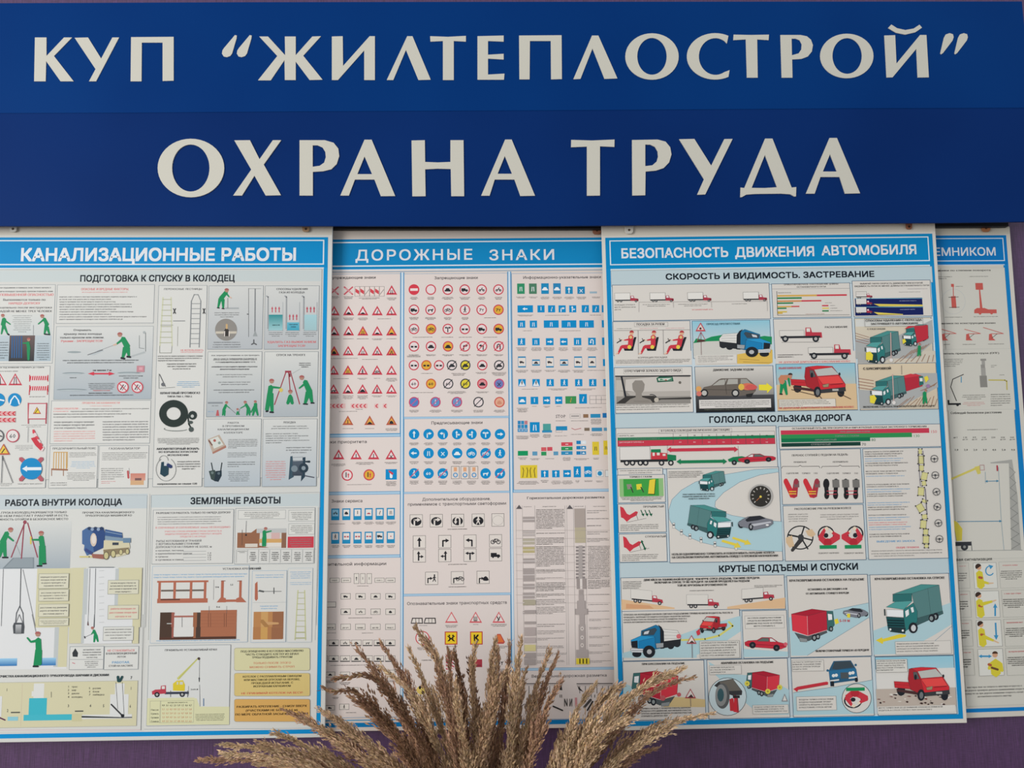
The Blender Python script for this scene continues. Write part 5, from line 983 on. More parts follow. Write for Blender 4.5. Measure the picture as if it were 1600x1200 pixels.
for a in ((410, 1008, 475, 1068, 'up'), (505, 1008, 570, 1068, 'up'), (600, 1006, 666, 1066, 'right'), (688, 975, 752, 1068, 'walk'), (778, 975, 845, 1066, 'bike'), (882, 1008, 942, 1062, None, 'd8dcdc', '', 'a0a8ac')): bsign(*a)
c(912, 1035, 20, '2c88b8'); bsign(958, 1008, 990, 1062, None, 'd8dcdc', '', '8a8a8c')
sub('lettering')
for x, n in ((248, 3), (370, 3), (488, 2), (608, 3), (730, 3), (848, 1), (940, 1)): caps(x, 152, 110, n)
caps(315, 312, 140, 1); caps(555, 310, 170, 2); caps(795, 310, 170, 2); caps(253, 475, 100, 5); caps(355, 458, 40, 1); caps(460, 458, 60, 2); caps(562, 458, 50, 1); caps(815, 470, 270, 1)
caps(578, 582, 90, 1); caps(740, 582, 180, 1); caps(880, 568, 110, 6); caps(253, 712, 120, 4); caps(357, 698, 90, 4); caps(462, 700, 80, 4); caps(580, 710, 140, 1); caps(720, 698, 120, 1); caps(885, 692, 110, 3)
caps(255, 895, 80, 3); caps(360, 905, 100, 2); caps(485, 905, 90, 1); caps(630, 895, 80, 4); caps(755, 905, 150, 2); caps(880, 900, 60, 2); caps(300, 1098, 190, 4); caps(442, 1090, 70, 3); caps(540, 1095, 90, 4); caps(635, 1095, 100, 4); caps(722, 1092, 40, 3); caps(815, 1092, 90, 2); caps(910, 1095, 80, 2)
# -- horizontal road marking table
cell2(801, 769.5, 975, 1042, 'table of horizontal road markings')
V(*B6)
sub('lettering'); t('Горизонтальная дорожная разметка', 305, 172, 1000, 22, '4a4648', .012)
sub('marking_drawing', 'grey road surface samples'); S.lay = S.base; gq = 'a49a96'
V(0, 0, 1)
for x in (806, 816, 835.5, 882.5, 885.5, 896, 914.5): l('9a9490', .5, x, 790, x + 3.5, 1039)
V(*B6)
for y0, y1, cc in ((328, 376, gq), (450, 472, gq), (480, 500, gq), (522, 575, 'b0a896'), (598, 650, 'b4a87c'), (700, 745, gq), (788, 905, gq), (928, 975, gq), (1005, 1058, gq), (1068, 1118, 'a8a08c'), (1170, 1195, gq)): q(268, y0, 374, y1, cc); q(268, (y0 + y1) / 2 - 2, 374, (y0 + y1) / 2 + 2, 'd4ccc8')
q(728, 255, 826, 425, 'a89c94'); q(732, 425, 830, 560, 'b4aa90'); p('5a5658', 208,258, 234,222, 262,258); p('5a5658', 660,258, 686,222, 716,258)
for k in range(10): q(742, 592 + k * 30, 822, 608 + k * 30, '8a8280'); q(766, 585 + k * 30, 800, 612 + k * 30, 'a8a09c')
q(748, 880, 835, 972, '9a908c'); q(778, 880, 800, 972, 'd8d0ca'); q(768, 980, 810, 1080, 'a09692'); q(752, 1080, 828, 1150, 'a09692'); q(735, 1150, 850, 1200, 'a09692')
for k in range(10): l('aca4a0', 2, 205, 450 + k * 72, 1050, 448 + k * 72)
V(*B8)
for y0, y1, cc in ((40, 78, 'a8a08c'), (122, 150, gq), (215, 235, gq), (262, 330, 'b0a4a0'), (345, 388, 'b8aca8'), (405, 455, 'cfc48c'), (470, 515, gq), (522, 568, gq)): q(258, y0, 350, y1, cc)
for x0, x1, y0, y1 in ((700, 740, 0, 45), (690, 752, 45, 112), (676, 770, 112, 155), (705, 748, 155, 238), (700, 755, 238, 445), (680, 778, 445, 510)): q(x0, y0, x1, y1, 'a89e9a')
for y in (272, 345, 408): el(728, y, 14, 18, 'cfc6c0'); c(728, y, 5, '6a6260')
q(680, 515, 788, 562, 'd8c43c')
for x in (705, 732, 760): q(x, 518, x + 10, 558, '2a2620')
V(*B6)
sub('lettering'); S.lay = S.base + 4
para(385, 258, 642, 438, 13, '86807e', ragged=.05, fill=.62, bold=.03); para(388, 465, 642, 485, 1, '86807e'); para(388, 512, 642, 580, 5, '86807e', ragged=.04, fill=.62, bold=.03); para(388, 590, 644, 775, 13, '86807e', ragged=.05, fill=.62, bold=.03, last=.5); para(388, 795, 650, 835, 3, '86807e', ragged=.1, bold=.03); para(390, 868, 650, 890, 2, '86807e', last=.3); para(388, 912, 650, 995, 6, '86807e', ragged=.04, fill=.62, bold=.03); para(390, 1012, 652, 1048, 3, '86807e', last=.4, bold=.03); para(390, 1062, 655, 1120, 4, '86807e', bold=.03); para(390, 1130, 655, 1200, 5, '86807e', bold=.03)
para(840, 265, 1040, 300, 2, '86807e'); para(840, 335, 1040, 355, 1, '86807e'); para(840, 396, 975, 418, 1, '86807e'); para(840, 455, 1040, 490, 2, '86807e'); para(840, 520, 1040, 555, 3, '86807e', bold=.03); para(850, 585, 1045, 885, 21, '86807e', ragged=.03, fill=.62, bold=.02); para(850, 890, 1045, 972, 6, '86807e', ragged=.02, fill=.65, bold=.03)
for y in (1015, 1105, 1165): para(852, y, 1045, y + 14, 1, '7a7472', last=1)
para(445, 228, 570, 245, 1, '86807e'); para(275, 232, 355, 245, 1, '86807e'); para(730, 228, 815, 242, 1, '86807e'); para(895, 228, 1010, 242, 1, '86807e')
V(*B8); para(362, 230, 602, 262, 2, '86807e'); para(362, 285, 602, 320, 3, '86807e'); para(362, 345, 602, 370, 2, '86807e', last=.4); para(362, 410, 602, 435, 2, '86807e', last=1); para(362, 470, 604, 498, 3, '86807e'); para(362, 530, 606, 558, 3, '86807e', bold=.02); 
for y in (190, 258, 330, 398, 458, 530): para(785, y, 970, y + 22, 2, '86807e', last=.6)
# -- vertical road marking
cell2(802.5, 1048, 975, 1122, 'panel of vertical road markings')
V(*B8)
sub('lettering'); t('Вертикальная дорожная разметка', 315, 672, 932, 22, '4a4648', .012)
sub('marking_drawing', 'bridge and kerb marking sketches'); S.lay = S.base
for x0, x1 in ((215, 565), (685, 975)):
    l('5a5654', 8, x0, 722, x1, 720); l('8a8280', 3, x0, 735, x1, 735)
    for k in range(6): xx = x0 + 20 + k * (x1 - x0) / 6.2; q(xx, 740, xx + 7, 800, '6a6462')
p('3a3636', 530,770, 560,732, 566,775); p('3a3636', 690,735, 740,790, 700,770)
for x in (290, 310, 330, 410, 428, 545, 558, 800, 828, 890, 920): q(x, 810, x + 6, 835, '5a5654')
limb('2a2828', 490,905, 570,940, 12); limb('2a2828', 770,940, 815,865, 12); limb('4a4644', 745,915, 800,850, 20); limb('5a5654', 375,870, 400,905, 10); arc(265, 915, 28, 28, 4, '4a4644', 0, 200); limb('3a3836', 585,850, 605,900, 8); l('3a3836', 5, 585,845, 585,905); l('3a3836', 5, 606,845, 606,905); l('3a3836', 5, 628,845, 628,905, 645,845, 645,905); q(670, 835, 688, 905, 'c88a8c')
l('8a8684', 2, 820,865, 965,868)
flush()

# ------------------------------------------------------------------ poster 3: safe driving
P3 = poster('safety_poster', 'front poster headed БЕЗОПАСНОСТЬ ДВИЖЕНИЯ АВТОМОБИЛЯ with trucks and cars', [(945.6, 371.5), (1456.6, 365), (1505, 1123), (968, 1135)], -.036, .004, (5.5, 45, 5.5, 6.5), 'd0ccc3')
part('top_strip', 'beige strip above the title band'); uvq(-5, -42, S.w + 5, -3, 'c8c2b5')
hc = '0082ba'
part('frame_band', 'blue printed frame'); uvq(0, 0, S.w, 51, hc); uvq(0, 51, 8, S.h, '0a84be'); uvq(S.w - 8, 51, S.w, S.h, '0a84be'); uvq(0, S.h - 7, S.w, S.h, '0a84be')
part('header_band', 'white ruled lines round the title'); uvring(6.5, 4.5, S.w - 6.5, 45, 1.7, 'd4dce0'); uvring(7, 51, S.w - 7, S.h - 7, 1.5, 'c6dce4'); uvq(9.5, 53.5, S.w - 9.5, S.h - 10, 'c4d2d8')
part('header_lettering', 'white title lettering'); V(930, 340, 5.4545); t('БЕЗОПАСНОСТЬ', 222, 345, 1143, 84, 'd6dade', .03, res=4); t('ДВИЖЕНИЯ', 1195, 335, 1880, 84, 'd6dade', .03, res=4); V(1200, 340, 5.4545); t('АВТОМОБИЛЯ', 462, 320, 1278, 82, 'd6dade', .03, res=4)
C1 = (930, 340, 5.4545); C2 = (1200, 340, 5.4545); C3 = (930, 550, 5.4545); C4 = (1200, 550, 5.4545); C5 = (940, 720, 5.4545); C6 = (1210, 690, 5.4545); C7 = (950, 900, 4.6138); C8 = (1220, 890, 4.6167)
S.clev = 26; bgc = 'd2cdc5'; eg = '48647a'
def band(quadpx, label, *texts):
    V(0, 0, 1); frame_cell(*quadpx, 'b6c6ca', None, '7a8e98', .5, label); sub('lettering')
    for v_, s_, x0, y, x1, h in texts: V(*v_); t(s_, x0, y + 1, x1, h * 1.06, '182028', .042, res=2)
band((954.5, 423, 1457.5, 441), 'grey blue heading strip on speed and visibility', (C1, 'СКОРОСТЬ И ВИДИМОСТЬ. ЗАСТРЕВАНИЕ', 602, 527, 2387, 48))
band((961, 647, 1468.5, 664), 'grey blue heading strip on icy roads', (C3, 'ГОЛОЛЕД, СКОЛЬЗКАЯ ДОРОГА', 972, 602, 2190, 50))
band((968.5, 879.5, 1483, 896.5), 'grey blue heading strip on steep slopes', (C5, 'КРУТЫЕ ПОДЪЕМЫ И СПУСКИ', 1000, 948, 2195, 50))
def cell3(view, x0, y0, x1, y1, label=None, bg=bgc, bg2=None): V(*view); return frame_cell(x0, y0, x1, y1, bg, bg2, eg, .8, label)
def lett(): return sub('lettering')
# row 1
cell3(C1, 145, 575, 1495, 862, 'row of four small trucks'); lett()
para(165, 735, 355, 795, 3, '5c5a58', up=True, last=.3); para(388, 733, 655, 760, 2, '6a6462', 'c', bold=.01); para(695, 730, 970, 758, 2, '6a6462', 'c', bold=.01); t('ОСТАНОВОЧНЫЙ ПУТЬ', 825, 790, 1005, 10, 'c45a5e', .02); para(1165, 728, 1295, 742, 1, '6a6462', last=1)
for x in (165, 465, 786, 1260): sub('truck_drawing', 'white box truck with red cab'); place(small_truck, (0, 0, 200, 84), (x, 640 - (x - 165) * .008, x + 205, 722 - (x - 165) * .008))
l('8a8482', 2, 370,720, 1465,712); l('8a8482', 2, 372,720, 372,805); l('8a8482', 2, 1466,712, 1468,795); l('8a8482', 2, 665,718, 667,765); l('8a8482', 2, 990,718, 992,765)
V(*C2); S.clev += 0; cell3(C2, 30, 565, 712, 845, 'bar chart of stopping distances'); lett(); t('ОРИЕНТИРОВОЧНОЕ СООТНОШЕНИЕ ДЛИНЫ', 135, 577, 600, 13, '5a5654', .01); t('ОСТАНОВОЧНОГО ПУТИ', 245, 598, 495, 13, '5a5654', .01); para(85, 632, 200, 648, 1, '6a6462'); para(485, 720, 550, 732, 1, '6a6462'); para(530, 742, 575, 755, 1, '6a6462'); para(530, 765, 598, 778, 1, '6a6462'); para(530, 787, 640, 800, 1, '6a6462', last=1); para(320, 815, 500, 828, 1, '9a6454', last=1)
sub('chart_drawing', 'red, yellow and green bars'); OR = 'd0a450'
for x0, x1, y, cc in ((80, 415, 665, OR), (415, 672, 661, RD), (80, 288, 686, '1c7a44'), (80, 285, 712, 'c88850'), (285, 455, 709, RD), (80, 215, 729, '1c7a44'), (80, 200, 759, OR), (200, 268, 757, 'c45050'), (80, 158, 773, '1c7a44'), (80, 162, 803, 'd0b450'), (80, 125, 815, 'c8a040'), (460, 515, 750, RD), (462, 520, 772, 'dcc85c'), (462, 518, 795, '1c7a44')): q(x0, y - 5, x1, y + 5, cc)
l('4a4846', 4, 75,628, 82,832); l('4a4846', 3, 82,832, 695,828); l('8a8c8e', 2, 32,608, 700,602)
cell3(C2, 716, 540, 1400, 838, 'night visibility diagram'); lett(); t('ВЫБИРАЙ ТАКУЮ СКОРОСТЬ ДВИЖЕНИЯ, ПРИ КОТОРОЙ', 785, 570, 1320, 13, '4a4846', .015); t('ВИДИМОСТЬ ПУТИ НЕ МЕНЕЕ ДЛИНЫ ОСТАНОВОЧНОГО ПУТИ', 738, 592, 1375, 13, '4a4846', .015); para(1190, 602, 1365, 612, 1, '8a6a90'); para(1115, 628, 1302, 640, 1, '6a6462', last=1)
sub('truck_drawing', 'small trucks with dark blue light beams'); q(738, 618, 1320, 685, 'd4d0c8'); q(740, 690, 1318, 755, '14205a'); q(740, 765, 1325, 828, '14205a'); l('6ab0c8', 4, 738,690, 1318,688); l('6ab0c8', 4, 740,762, 1322,762)
p('d8c458', 900,735, 1318,742, 1318,756, 950,756); p('d8c458', 900,805, 1150,822, 1150,828, 940,828)
for y in (640, 700, 772): place(small_truck, (0, 0, 200, 84), (748, y - 12, 890, y + 48)); q(750, y, 838, y + 36, 'd4d0cc') if y > 650 else q(750, y - 8, 832, y + 18, 'd2cdc6')
para(1120, 702, 1265, 716, 1, '9aa4c8'); para(1125, 775, 1270, 790, 1, '9aa4c8')
# row 2
cell3(C1, 150, 888, 818, 1166, 'three seating positions of a driver'); V(*C3); q(165, 0, 825, 108, bgc); lett(); V(*C1); t('ПОСАДКА ЗА РУЛЕМ', 352, 920, 592, 20, '5a5654', .01); qs(333, 895, 620, 926, '8a8684', .4); para(185, 940, 325, 953, 1, '8a9a98', last=1); para(378, 938, 548, 951, 1, 'd08a8c', last=1); para(600, 936, 768, 949, 1, 'd08a8c', last=1)
V(*C3); t('КОРРЕКЦИЯ ПОСАДКИ', 365, 55, 615, 14, '7a7674'); para(175, 65, 815, 102, 4, '6a6664', ragged=.03, fill=.62, bold=.02, last=.9); V(*C1)
for dx, ln in ((0, 0), (195, -5), (415, 12)):
    sub('driver_drawing', 'red and yellow seated driver figure'); V(*C1); S.view = (S.view[0], S.view[1] + dx * S.view[0], S.view[2], S.view[3])
    p(BK, 240,1110, 250,1135, 322,1135, 352 + ln,1018, 332 + ln,1018, 300,1105); limb(RD, 305 + ln,1010, 298,1095, 42, 40); limb(RD, 298,1100, 225,1100, 40, 26); limb(RD, 225,1100, 195,1160, 24, 14); limb('dcb8a0', 195,1150, 175,1165, 12, 8); limb(RD, 312 + ln,1035, 245,1045, 20, 10); limb('dcb8a0', 245,1045, 212,1042, 10, 8)
    c(310 + ln, 985, 17, 'd8a888'); el(311 + ln, 980, 19, 18, 'b03a40', 0, 180); c(292, 1103, 17, 'e0c850'); c(303 + ln, 1020, 13, 'dcb878'); limb(BK, 185,1068, 225,1042, 8); l(BK, 5, 205,1030, 218,1056)
V(*C1); l('8a8684', 3, 365,960, 368,1166); l('8a8684', 3, 578,955, 583,1166); l('8a8684', 3, 160,962, 812,955)
cell3(C1, 825, 882, 1502, 1190, 'blue truck on a road with a warning sign', '8cc0d0', 'd0d2cc'); V(*C3); q(848, 0, 1510, 104, bgc); V(*C1); q(835, 1050, 1505, 1170, 'c8c6be')
sub('truck_drawing', 'blue dump truck with white body'); p('1d8a56', 835,1070, 860,1030, 930,1040, 990,1015, 1080,1000, 1100,1050, 950,1055); p('1d8a56', 1380,1020, 1440,1008, 1505,1015, 1505,1080, 1400,1080); V(*C3); p('d8b458', 1210,20, 1400,-10, 1510,-20, 1512,90, 1480,104, 1210,100); l('8a6a3c', 3, 1230,60, 1400,70); l('8a6a3c', 3, 1260,85, 1500,92); V(*C1)
place(dump_truck, (160, 345, 530, 592), (1052, 945, 1500, 1192), True)
sub('road_sign', 'warning triangle print on a post'); l('7a4a50', 3, 900,980, 905,1170); l('b04a54', 4, 900,975, 870,1045); l('b04a54', 4, 900,975, 940,1045); tri(898, 940, 86, 'd8ccc4', 'c04450', .66); c(897, 945, 10, '3a2c2c'); p('5a3034', 862,1060, 880,1042, 925,1042, 940,1056)
lett(); t('ПРОЕЗД ПРЕПЯТСТВИЯ', 950, 915, 1235, 16, '4a6a74'); V(*C3); q(860, 28, 1208, 96, 'd4d0c8'); para(875, 30, 1185, 90, 4, '5a5654', ragged=.2)
V(*C2); cell3(C2, 45, 865, 732, 1190, 'two lorries rocking free'); V(*C4); q(62, 0, 752, 96, bgc); lett(); V(*C2); t('РАСКАЧИВАНИЕ', 485, 942, 682, 17, '5a5654', .02); para(85, 1162, 325, 1195, 2, '5a5654', ragged=.3); V(*C4); para(82, 15, 320, 52, 2, '5a5654', ragged=.1); t('НЕ ДОПУСКАЙ ДЛИТЕЛЬНОГО БУКСОВАНИЯ КОЛЕС', 95, 95, 705, 15, 'c85a5c', .02)
V(*C2)
for x, y in ((97, 935), (342, 1080)):
    sub('truck_drawing', 'lorry with red cab and white bed'); q(x, y + 28, x + 212, y + 75, 'd6d2ca'); qs(x, y + 28, x + 212, y + 75, '4a4a4c', .4); p('b83a48', x + 220,y + 92, x + 222,y + 2, x + 266,y + 2, x + 278,y + 42, x + 360,y + 42, x + 365,y + 88); q(x + 230, y + 8, x + 262, y + 38, 'd8d4cc'); q(x + 10, y + 76, x + 350, y + 90, '2c2e32'); swheel(x + 50, y + 98, 28); swheel(x + 310, y + 98, 28); l('6a6866', 3, x + 20, y + 128, x + 340, y + 126)
cell3(C2, 736, 860, 1410, 1190, 'two trucks at a level crossing', 'd4cab4', 'c0b8a8'); V(*C4); q(762, 0, 1432, 96, 'c8c0b0')
sub('crossing_drawing', 'teal truck and red truck on rails'); V(*C2); q(745, 870, 1405, 920, 'd0d0ca'); p('a8aaa8', 745,1040, 1100,1010, 1400,870, 1410,1060, 1250,1200, 745,1200); V(*C4); p('a8a8a4', 765,0, 1100,0, 980,96, 765,96); V(*C2)
for k in range(4): l('8a5a4a', 4, 745, 985 + k * 22, 860, 1020 + k * 20)
V(*C2)
for k in range(7): l('96745e', 5, 1160 + k * 26, 1190 - k * 8 - (k * 3), 1230 + k * 24, 1130 - k * 9)
V(*C4)
for k in range(8): l('96745e', 5, 1080 + k * 46, 92 - (k % 2) * 12, 1160 + k * 36, 30 - (k % 3) * 5)
V(*C2); place(box_truck_front, (745, 105, 1185, 470), (825, 965, 1140, 1250))
place(box_truck_front, (745, 105, 1185, 470), (1145, 910, 1375, 1100)); p('b8303e', 1245,930, 1362,915, 1366,1030, 1270,1070, 1262,1010); p('c83a46', 1165,950, 1195,925, 1362,915, 1245,932)
p('e0d040', 835,1150, 870,1140, 895,1170, 890,1215, 835,1212); p('e0d040', 1145,1040, 1165,1032, 1178,1058, 1150,1078); l('c8a8a0', 8, 1045,980, 1050,1210); c(1050, 1215, 16, 'd8d4d0')
man([(1285,1130,1278,1180,20,12), (1292,1130,1298,1175,20,12), (1290,1095,1290,1130,26,24)], 1293, 1080, 9)
lett(); t('СПОСОБЫ УДАЛЕНИЯ С ПЕРЕЕЗДА', 832, 886, 1312, 17, '4a4846', .01); t('ЗАСТРЯВШЕГО АВТОМОБИЛЯ', 875, 914, 1280, 17, '4a4846', .01); qs(822, 864, 1322, 922, '6a6866', .4); t('С РАЗГОНОМ', 845, 956, 1000, 13, '5a5654')
# row 3
cell3(C3, 162, 134, 838, 512, 'grey view over a driver shoulder'); lett(); t('ОТРЕГУЛИРУЙ ЗЕРКАЛО ЗАДНЕГО ВИДА', 252, 173, 735, 20, '5a5654', .01); qs(243, 148, 742, 180, '8a8684', .4); para(178, 445, 815, 500, 3, '56524e', ragged=.05, bold=.01, fill=.45)
sub('cabin_drawing', 'grey windscreen view with driver and mirror'); q(172, 205, 814, 438, 'a09a92', '8a8680'); p('c4beb6', 260,235, 540,210, 810,215, 812,335, 400,345, 255,330); p('b0aaa2', 270,340, 812,330, 812,375, 480,380, 300,370); l(BK, 10, 172,207, 812,203); l(BK, 16, 225,215, 262,395); p('3a3836', 178,438, 265,375, 500,372, 540,395, 820,385, 820,402, 560,405, 480,438)
p('bab4aa', 178,240, 222,240, 240,330, 178,330); p('b4aea4', 178,330, 240,335, 240,378, 178,378); p('8c867e', 255,438, 300,400, 345,385, 345,350, 320,320, 315,270, 340,242, 400,242, 422,275, 415,325, 395,355, 400,385, 470,405, 495,438); l('6a645c', 3, 330,420, 460,420); p('1e5a44', 522,222, 545,210, 660,210, 668,250, 530,258); p('c8d0c4', 535,225, 655,220, 655,240, 540,246); p('1c7a50', 560,228, 590,238, 545,242); p('1c7a50', 615,240, 655,222, 655,238); p('b05a50', 585,240, 605,232, 615,244); c(722, 260, 12, '6a665e'); arc(480, 400, 45, 38, 6, BK, -20, 110, n=10); c(522, 408, 20, 'bab2a4')
cell3(C3, 848, 126, 1532, 508, 'hatchback reversing with a yellow arrow', 'd0ccc4', '4a4a4c'); q(855, 372, 1530, 506, '4a4a4c', '1e2022')
sub('car_drawing', 'grey hatchback with yellow arrow'); lett_y = 0
p('6a625a', 905,330, 925,300, 990,285, 1050,235, 1075,225, 1290,222, 1330,255, 1372,290, 1370,330, 1340,362, 1230,375, 930,372, 905,355); p('a8a69e', 1000,285, 1060,240, 1120,232, 1100,280); p('a8a69e', 1120,276, 1135,230, 1215,230, 1215,272); p('98968e', 1238,270, 1240,230, 1290,230, 1325,268); l('3a3632', 3, 1105,232, 1120,360); l('3a3632', 3, 925,320, 1360,325)
for x in (930, 1195): c(x, 350, 34, '26282a'); c(x, 350, 22, 'b8b6b0')
p('2a2a2a', 1285,360, 1350,350, 1330,385, 1290,385); el(1300, 295, 62, 30, 'd07058'); el(1245, 298, 26, 28, 'd8b450'); el(1330, 300, 50, 24, 'cc5a54'); c(882, 315, 24, 'd8a060'); c(885, 355, 22, 'd07468'); p('e4d63c', 1395,278, 1460,278, 1460,262, 1512,302, 1465,352, 1465,328, 1395,325)
q(885, 408, 1500, 472, 'd4d0ca'); lett(); t('ДВИЖЕНИЕ ЗАДНИМ ХОДОМ', 1005, 162, 1352, 18, '5a5654', .01); para(895, 412, 1490, 470, 4, '4a4846', 'c', ragged=.04); para(930, 480, 1460, 500, 1, 'a8b098', last=1, ragged=0)
cell3(C4, 66, 104, 764, 492, 'red pickup pushed by a worker', '8cc0d0', 'd4b890'); q(72, 280, 764, 490, 'd4b890')
sub('truck_drawing', 'red pickup and worker in green trousers'); place(pickup, (815, 705, 1222, 945), (190, 118, 668, 385)); l('4a3a30', 6, 200,320, 445,380, 460,400); l('4a3a30', 6, 600,350, 705,400)
man([(125,250,108,355,40,18), (135,250,160,362,40,18), (190,215,110,220,40,46,'c08060'), (110,220,122,262,46,44,'c08060'), (175,225,185,290,20,12), (100,358,122,360,12,12,BK)], 190, 198, 17, '3a2c28')
q(92, 405, 578, 466, 'd8d2c6'); qs(92, 405, 578, 466, '6a6864', .4); lett(); t('ВЫВЕШИВАНИЕ', 92, 146, 290, 17, 'c0606a', .02); para(100, 410, 570, 465, 4, '5a5650', ragged=.2, last=.5); t('НЕ ДОПУСКАЙ ДЛИТЕЛЬНОГО БУКСОВАНИЯ КОЛЕС', 92, 485, 735, 15, 'c8605c', .02)
cell3(C4, 765, 102, 1454, 486, 'truck pulled off a crossing by a tug', 'd4c4a8', 'c4b8a4'); 
sub('crossing_drawing', 'teal and red trucks coupled on rails'); p('a8aaa8', 770,320, 900,330, 1250,180, 1440,180, 1450,300, 1100,485, 780,485)
for k in range(4): l('8a5a4a', 5, 770, 225 + k * 26, 900, 245 + k * 26)
for k in range(10): l('96745e', 5, 1100 + k * 36, 470 - (k % 2) * 14, 1190 + k * 28, 400 - (k % 3) * 12)
for k in range(6): l('96745e', 5, 1300 + k * 22, 330 - k * 8, 1380 + k * 12, 300 - k * 8)
p('b02c3c', 1140,205, 1260,185, 1310,205, 1318,290, 1180,335); p('c83a46', 1140,205, 1215,185, 1310,200, 1170,222); p('2c6a64', 1285,205, 1320,205, 1326,275, 1290,290); q(1292, 222, 1318, 250, 'd8dcd8'); place(box_truck_front, (745, 105, 1185, 470), (872, 200, 1190, 460))
p('e0d040', 868,375, 905,365, 925,395, 905,440, 870,432); p('e0d040', 1330,215, 1358,202, 1370,232, 1345,262); l('c8a8a0', 8, 1062,190, 1072,430); c(1073, 432, 16, 'd8d4d0'); l('5a5654', 3, 1138,115, 1140,190)
man([(1330,385,1325,440,24,14), (1340,385,1352,435,24,14), (1335,345,1335,385,30,30)], 1345, 330, 10); c(1365, 290, 16, '9a7aa0')
lett(); t('С БУКСИРОВКОЙ', 812, 152, 1050, 20, '4a4846', .02); t('ВКЛЮЧЕНИЕ СТАРТЕРА ПРИ ВКЛЮЧЕННОЙ 1-Й ПЕРЕДАЧЕ', 812, 475, 1425, 14, '5a5650', .01)
# icy road
cell3(C3, 175, 650, 1556, 980, 'safe distance table with truck and car'); lett(); t('В ГОЛОЛЕД СОБЛЮДАЙ УВЕЛИЧЕННУЮ ДИСТАНЦИЮ', 560, 680, 1150, 16, '5a5654', .01); qs(542, 660, 1165, 686, '8a8684', .4); t('СКОРОСТЬ, км/ч', 200, 720, 332, 11, '5a5654'); 
sub('chart_drawing', 'green and red table rows'); q(190, 730, 1533, 755, '1c7a50'); q(190, 756, 1535, 783, 'c23a4c'); qs(190, 696, 1533, 783, '4a4a4c', .4)
for k in range(7): l('4a4a4c', 3, 665 + k * 123, 696, 665 + k * 124, 783); t(('30', '40', '50', '60', '70', '80', '90')[k], 725 + k * 123, 716, 18, 11, '4a4846', al='c'); t(('15', '20', '25', '30', '35', '40', '45')[k], 725 + k * 123, 747, 18, 11, 'b4d0c0', al='c'); t(('60', '80', '100', '120', '140', '160', '180')[k], 725 + k * 123, 773, 22, 11, 'e0b8bc', al='c')
t('ДИСТАНЦИЯ В НОРМАЛЬНЫХ УСЛОВИЯХ, м', 205, 748, 550, 12, 'a8ccb8'); t('ДИСТАНЦИЯ В ГОЛОЛЕД, м', 205, 776, 415, 12, 'dcb0b4')
sub('truck_drawing', 'long truck with red and green cab'); q(208, 810, 470, 918, 'd6d2cc'); qs(208, 810, 470, 918, '6a6866', .5); p('1c7a50', 475,830, 558,828, 560,865, 690,880, 690,925, 600,930, 475,925); p('c23a44', 475,855, 560,858, 612,862, 615,925, 475,928); q(488, 858, 508, 885, 'd8d4cc'); q(525, 858, 550, 880, 'd8d4cc'); q(575, 868, 600, 885, 'd8d4cc'); q(215, 920, 620, 934, '2a2c2e')
for x in (268, 318, 385, 430, 565, 645): swheel(x, 945, 24, 'c8c4bc')
sub('car_drawing', 'red and green saloon side by side'); p('1c7a50', 1130,915, 1175,895, 1250,888, 1300,900, 1300,940, 1140,935); place(sedan, (985, 440, 1290, 550), (1215, 866, 1538, 960), True); c(1185, 942, 22, BK); c(1185, 942, 9, '8a8c8e')
sub('arrow_drawing', 'red and green double arrows'); q(640, 822, 1190, 840, 'c23a4c'); p('c23a4c', 612,832, 645,808, 645,856); p('c23a4c', 1218,830, 1185,806, 1185,854); q(720, 924, 1095, 943, '1c7a50'); p('1c7a50', 692,934, 728,910, 728,958); p('1c7a50', 1124,933, 1090,909, 1090,957); l('8a4a54', 2, 1217,800, 1222,890); l('8a4a54', 2, 615,790, 615,870)
cell3(C4, 90, 635, 1478, 805, 'bar chart of braking distances'); lett(); t('ОСТАНОВОЧНЫЙ ПУТЬ (М) ПРИ СКОРОСТИ 60 КМ/Ч И РАЗНЫХ СПОСОБАХ ЭКСТРЕННОГО ТОРМОЖЕНИЯ', 205, 660, 1355, 15, '4a4846', .015)
sub('chart_drawing', 'red and green bars with numbers')
for x0, x1, y, cc, tx_, tc, s_, a, b in ((108, 1375, 682, 'c23a50', '150', 'c8505c', 'ПРИ ДВИЖЕНИИ ЮЗОМ', 615, 870), (110, 1228, 718, '2f8c50', '130', '4a9060', 'ТОРМОЗ С ГАЗОМ', 570, 778), (112, 872, 752, '12704a', '80', '3a6a50', 'ПРЕРЫВИСТЫЙ', 402, 585), (114, 790, 790, '163c34', '70', '3a4a48', 'СТУПЕНЧАТЫЙ', 368, 535)):
    y = y + 0; P0 = X([(x0, y)])[0]; V(*C4); q(x0, y - 13 + (6 if x1 > 1000 else 0) * 0, x1, y + 13 - 6, cc); t(tx_, x1 + 10, y + 8, x1 + 10 + 19 * len(tx_), 24, tc, .0, res=2); t(s_, a, y + 5, b, 14, 'c8d4cc', .02)
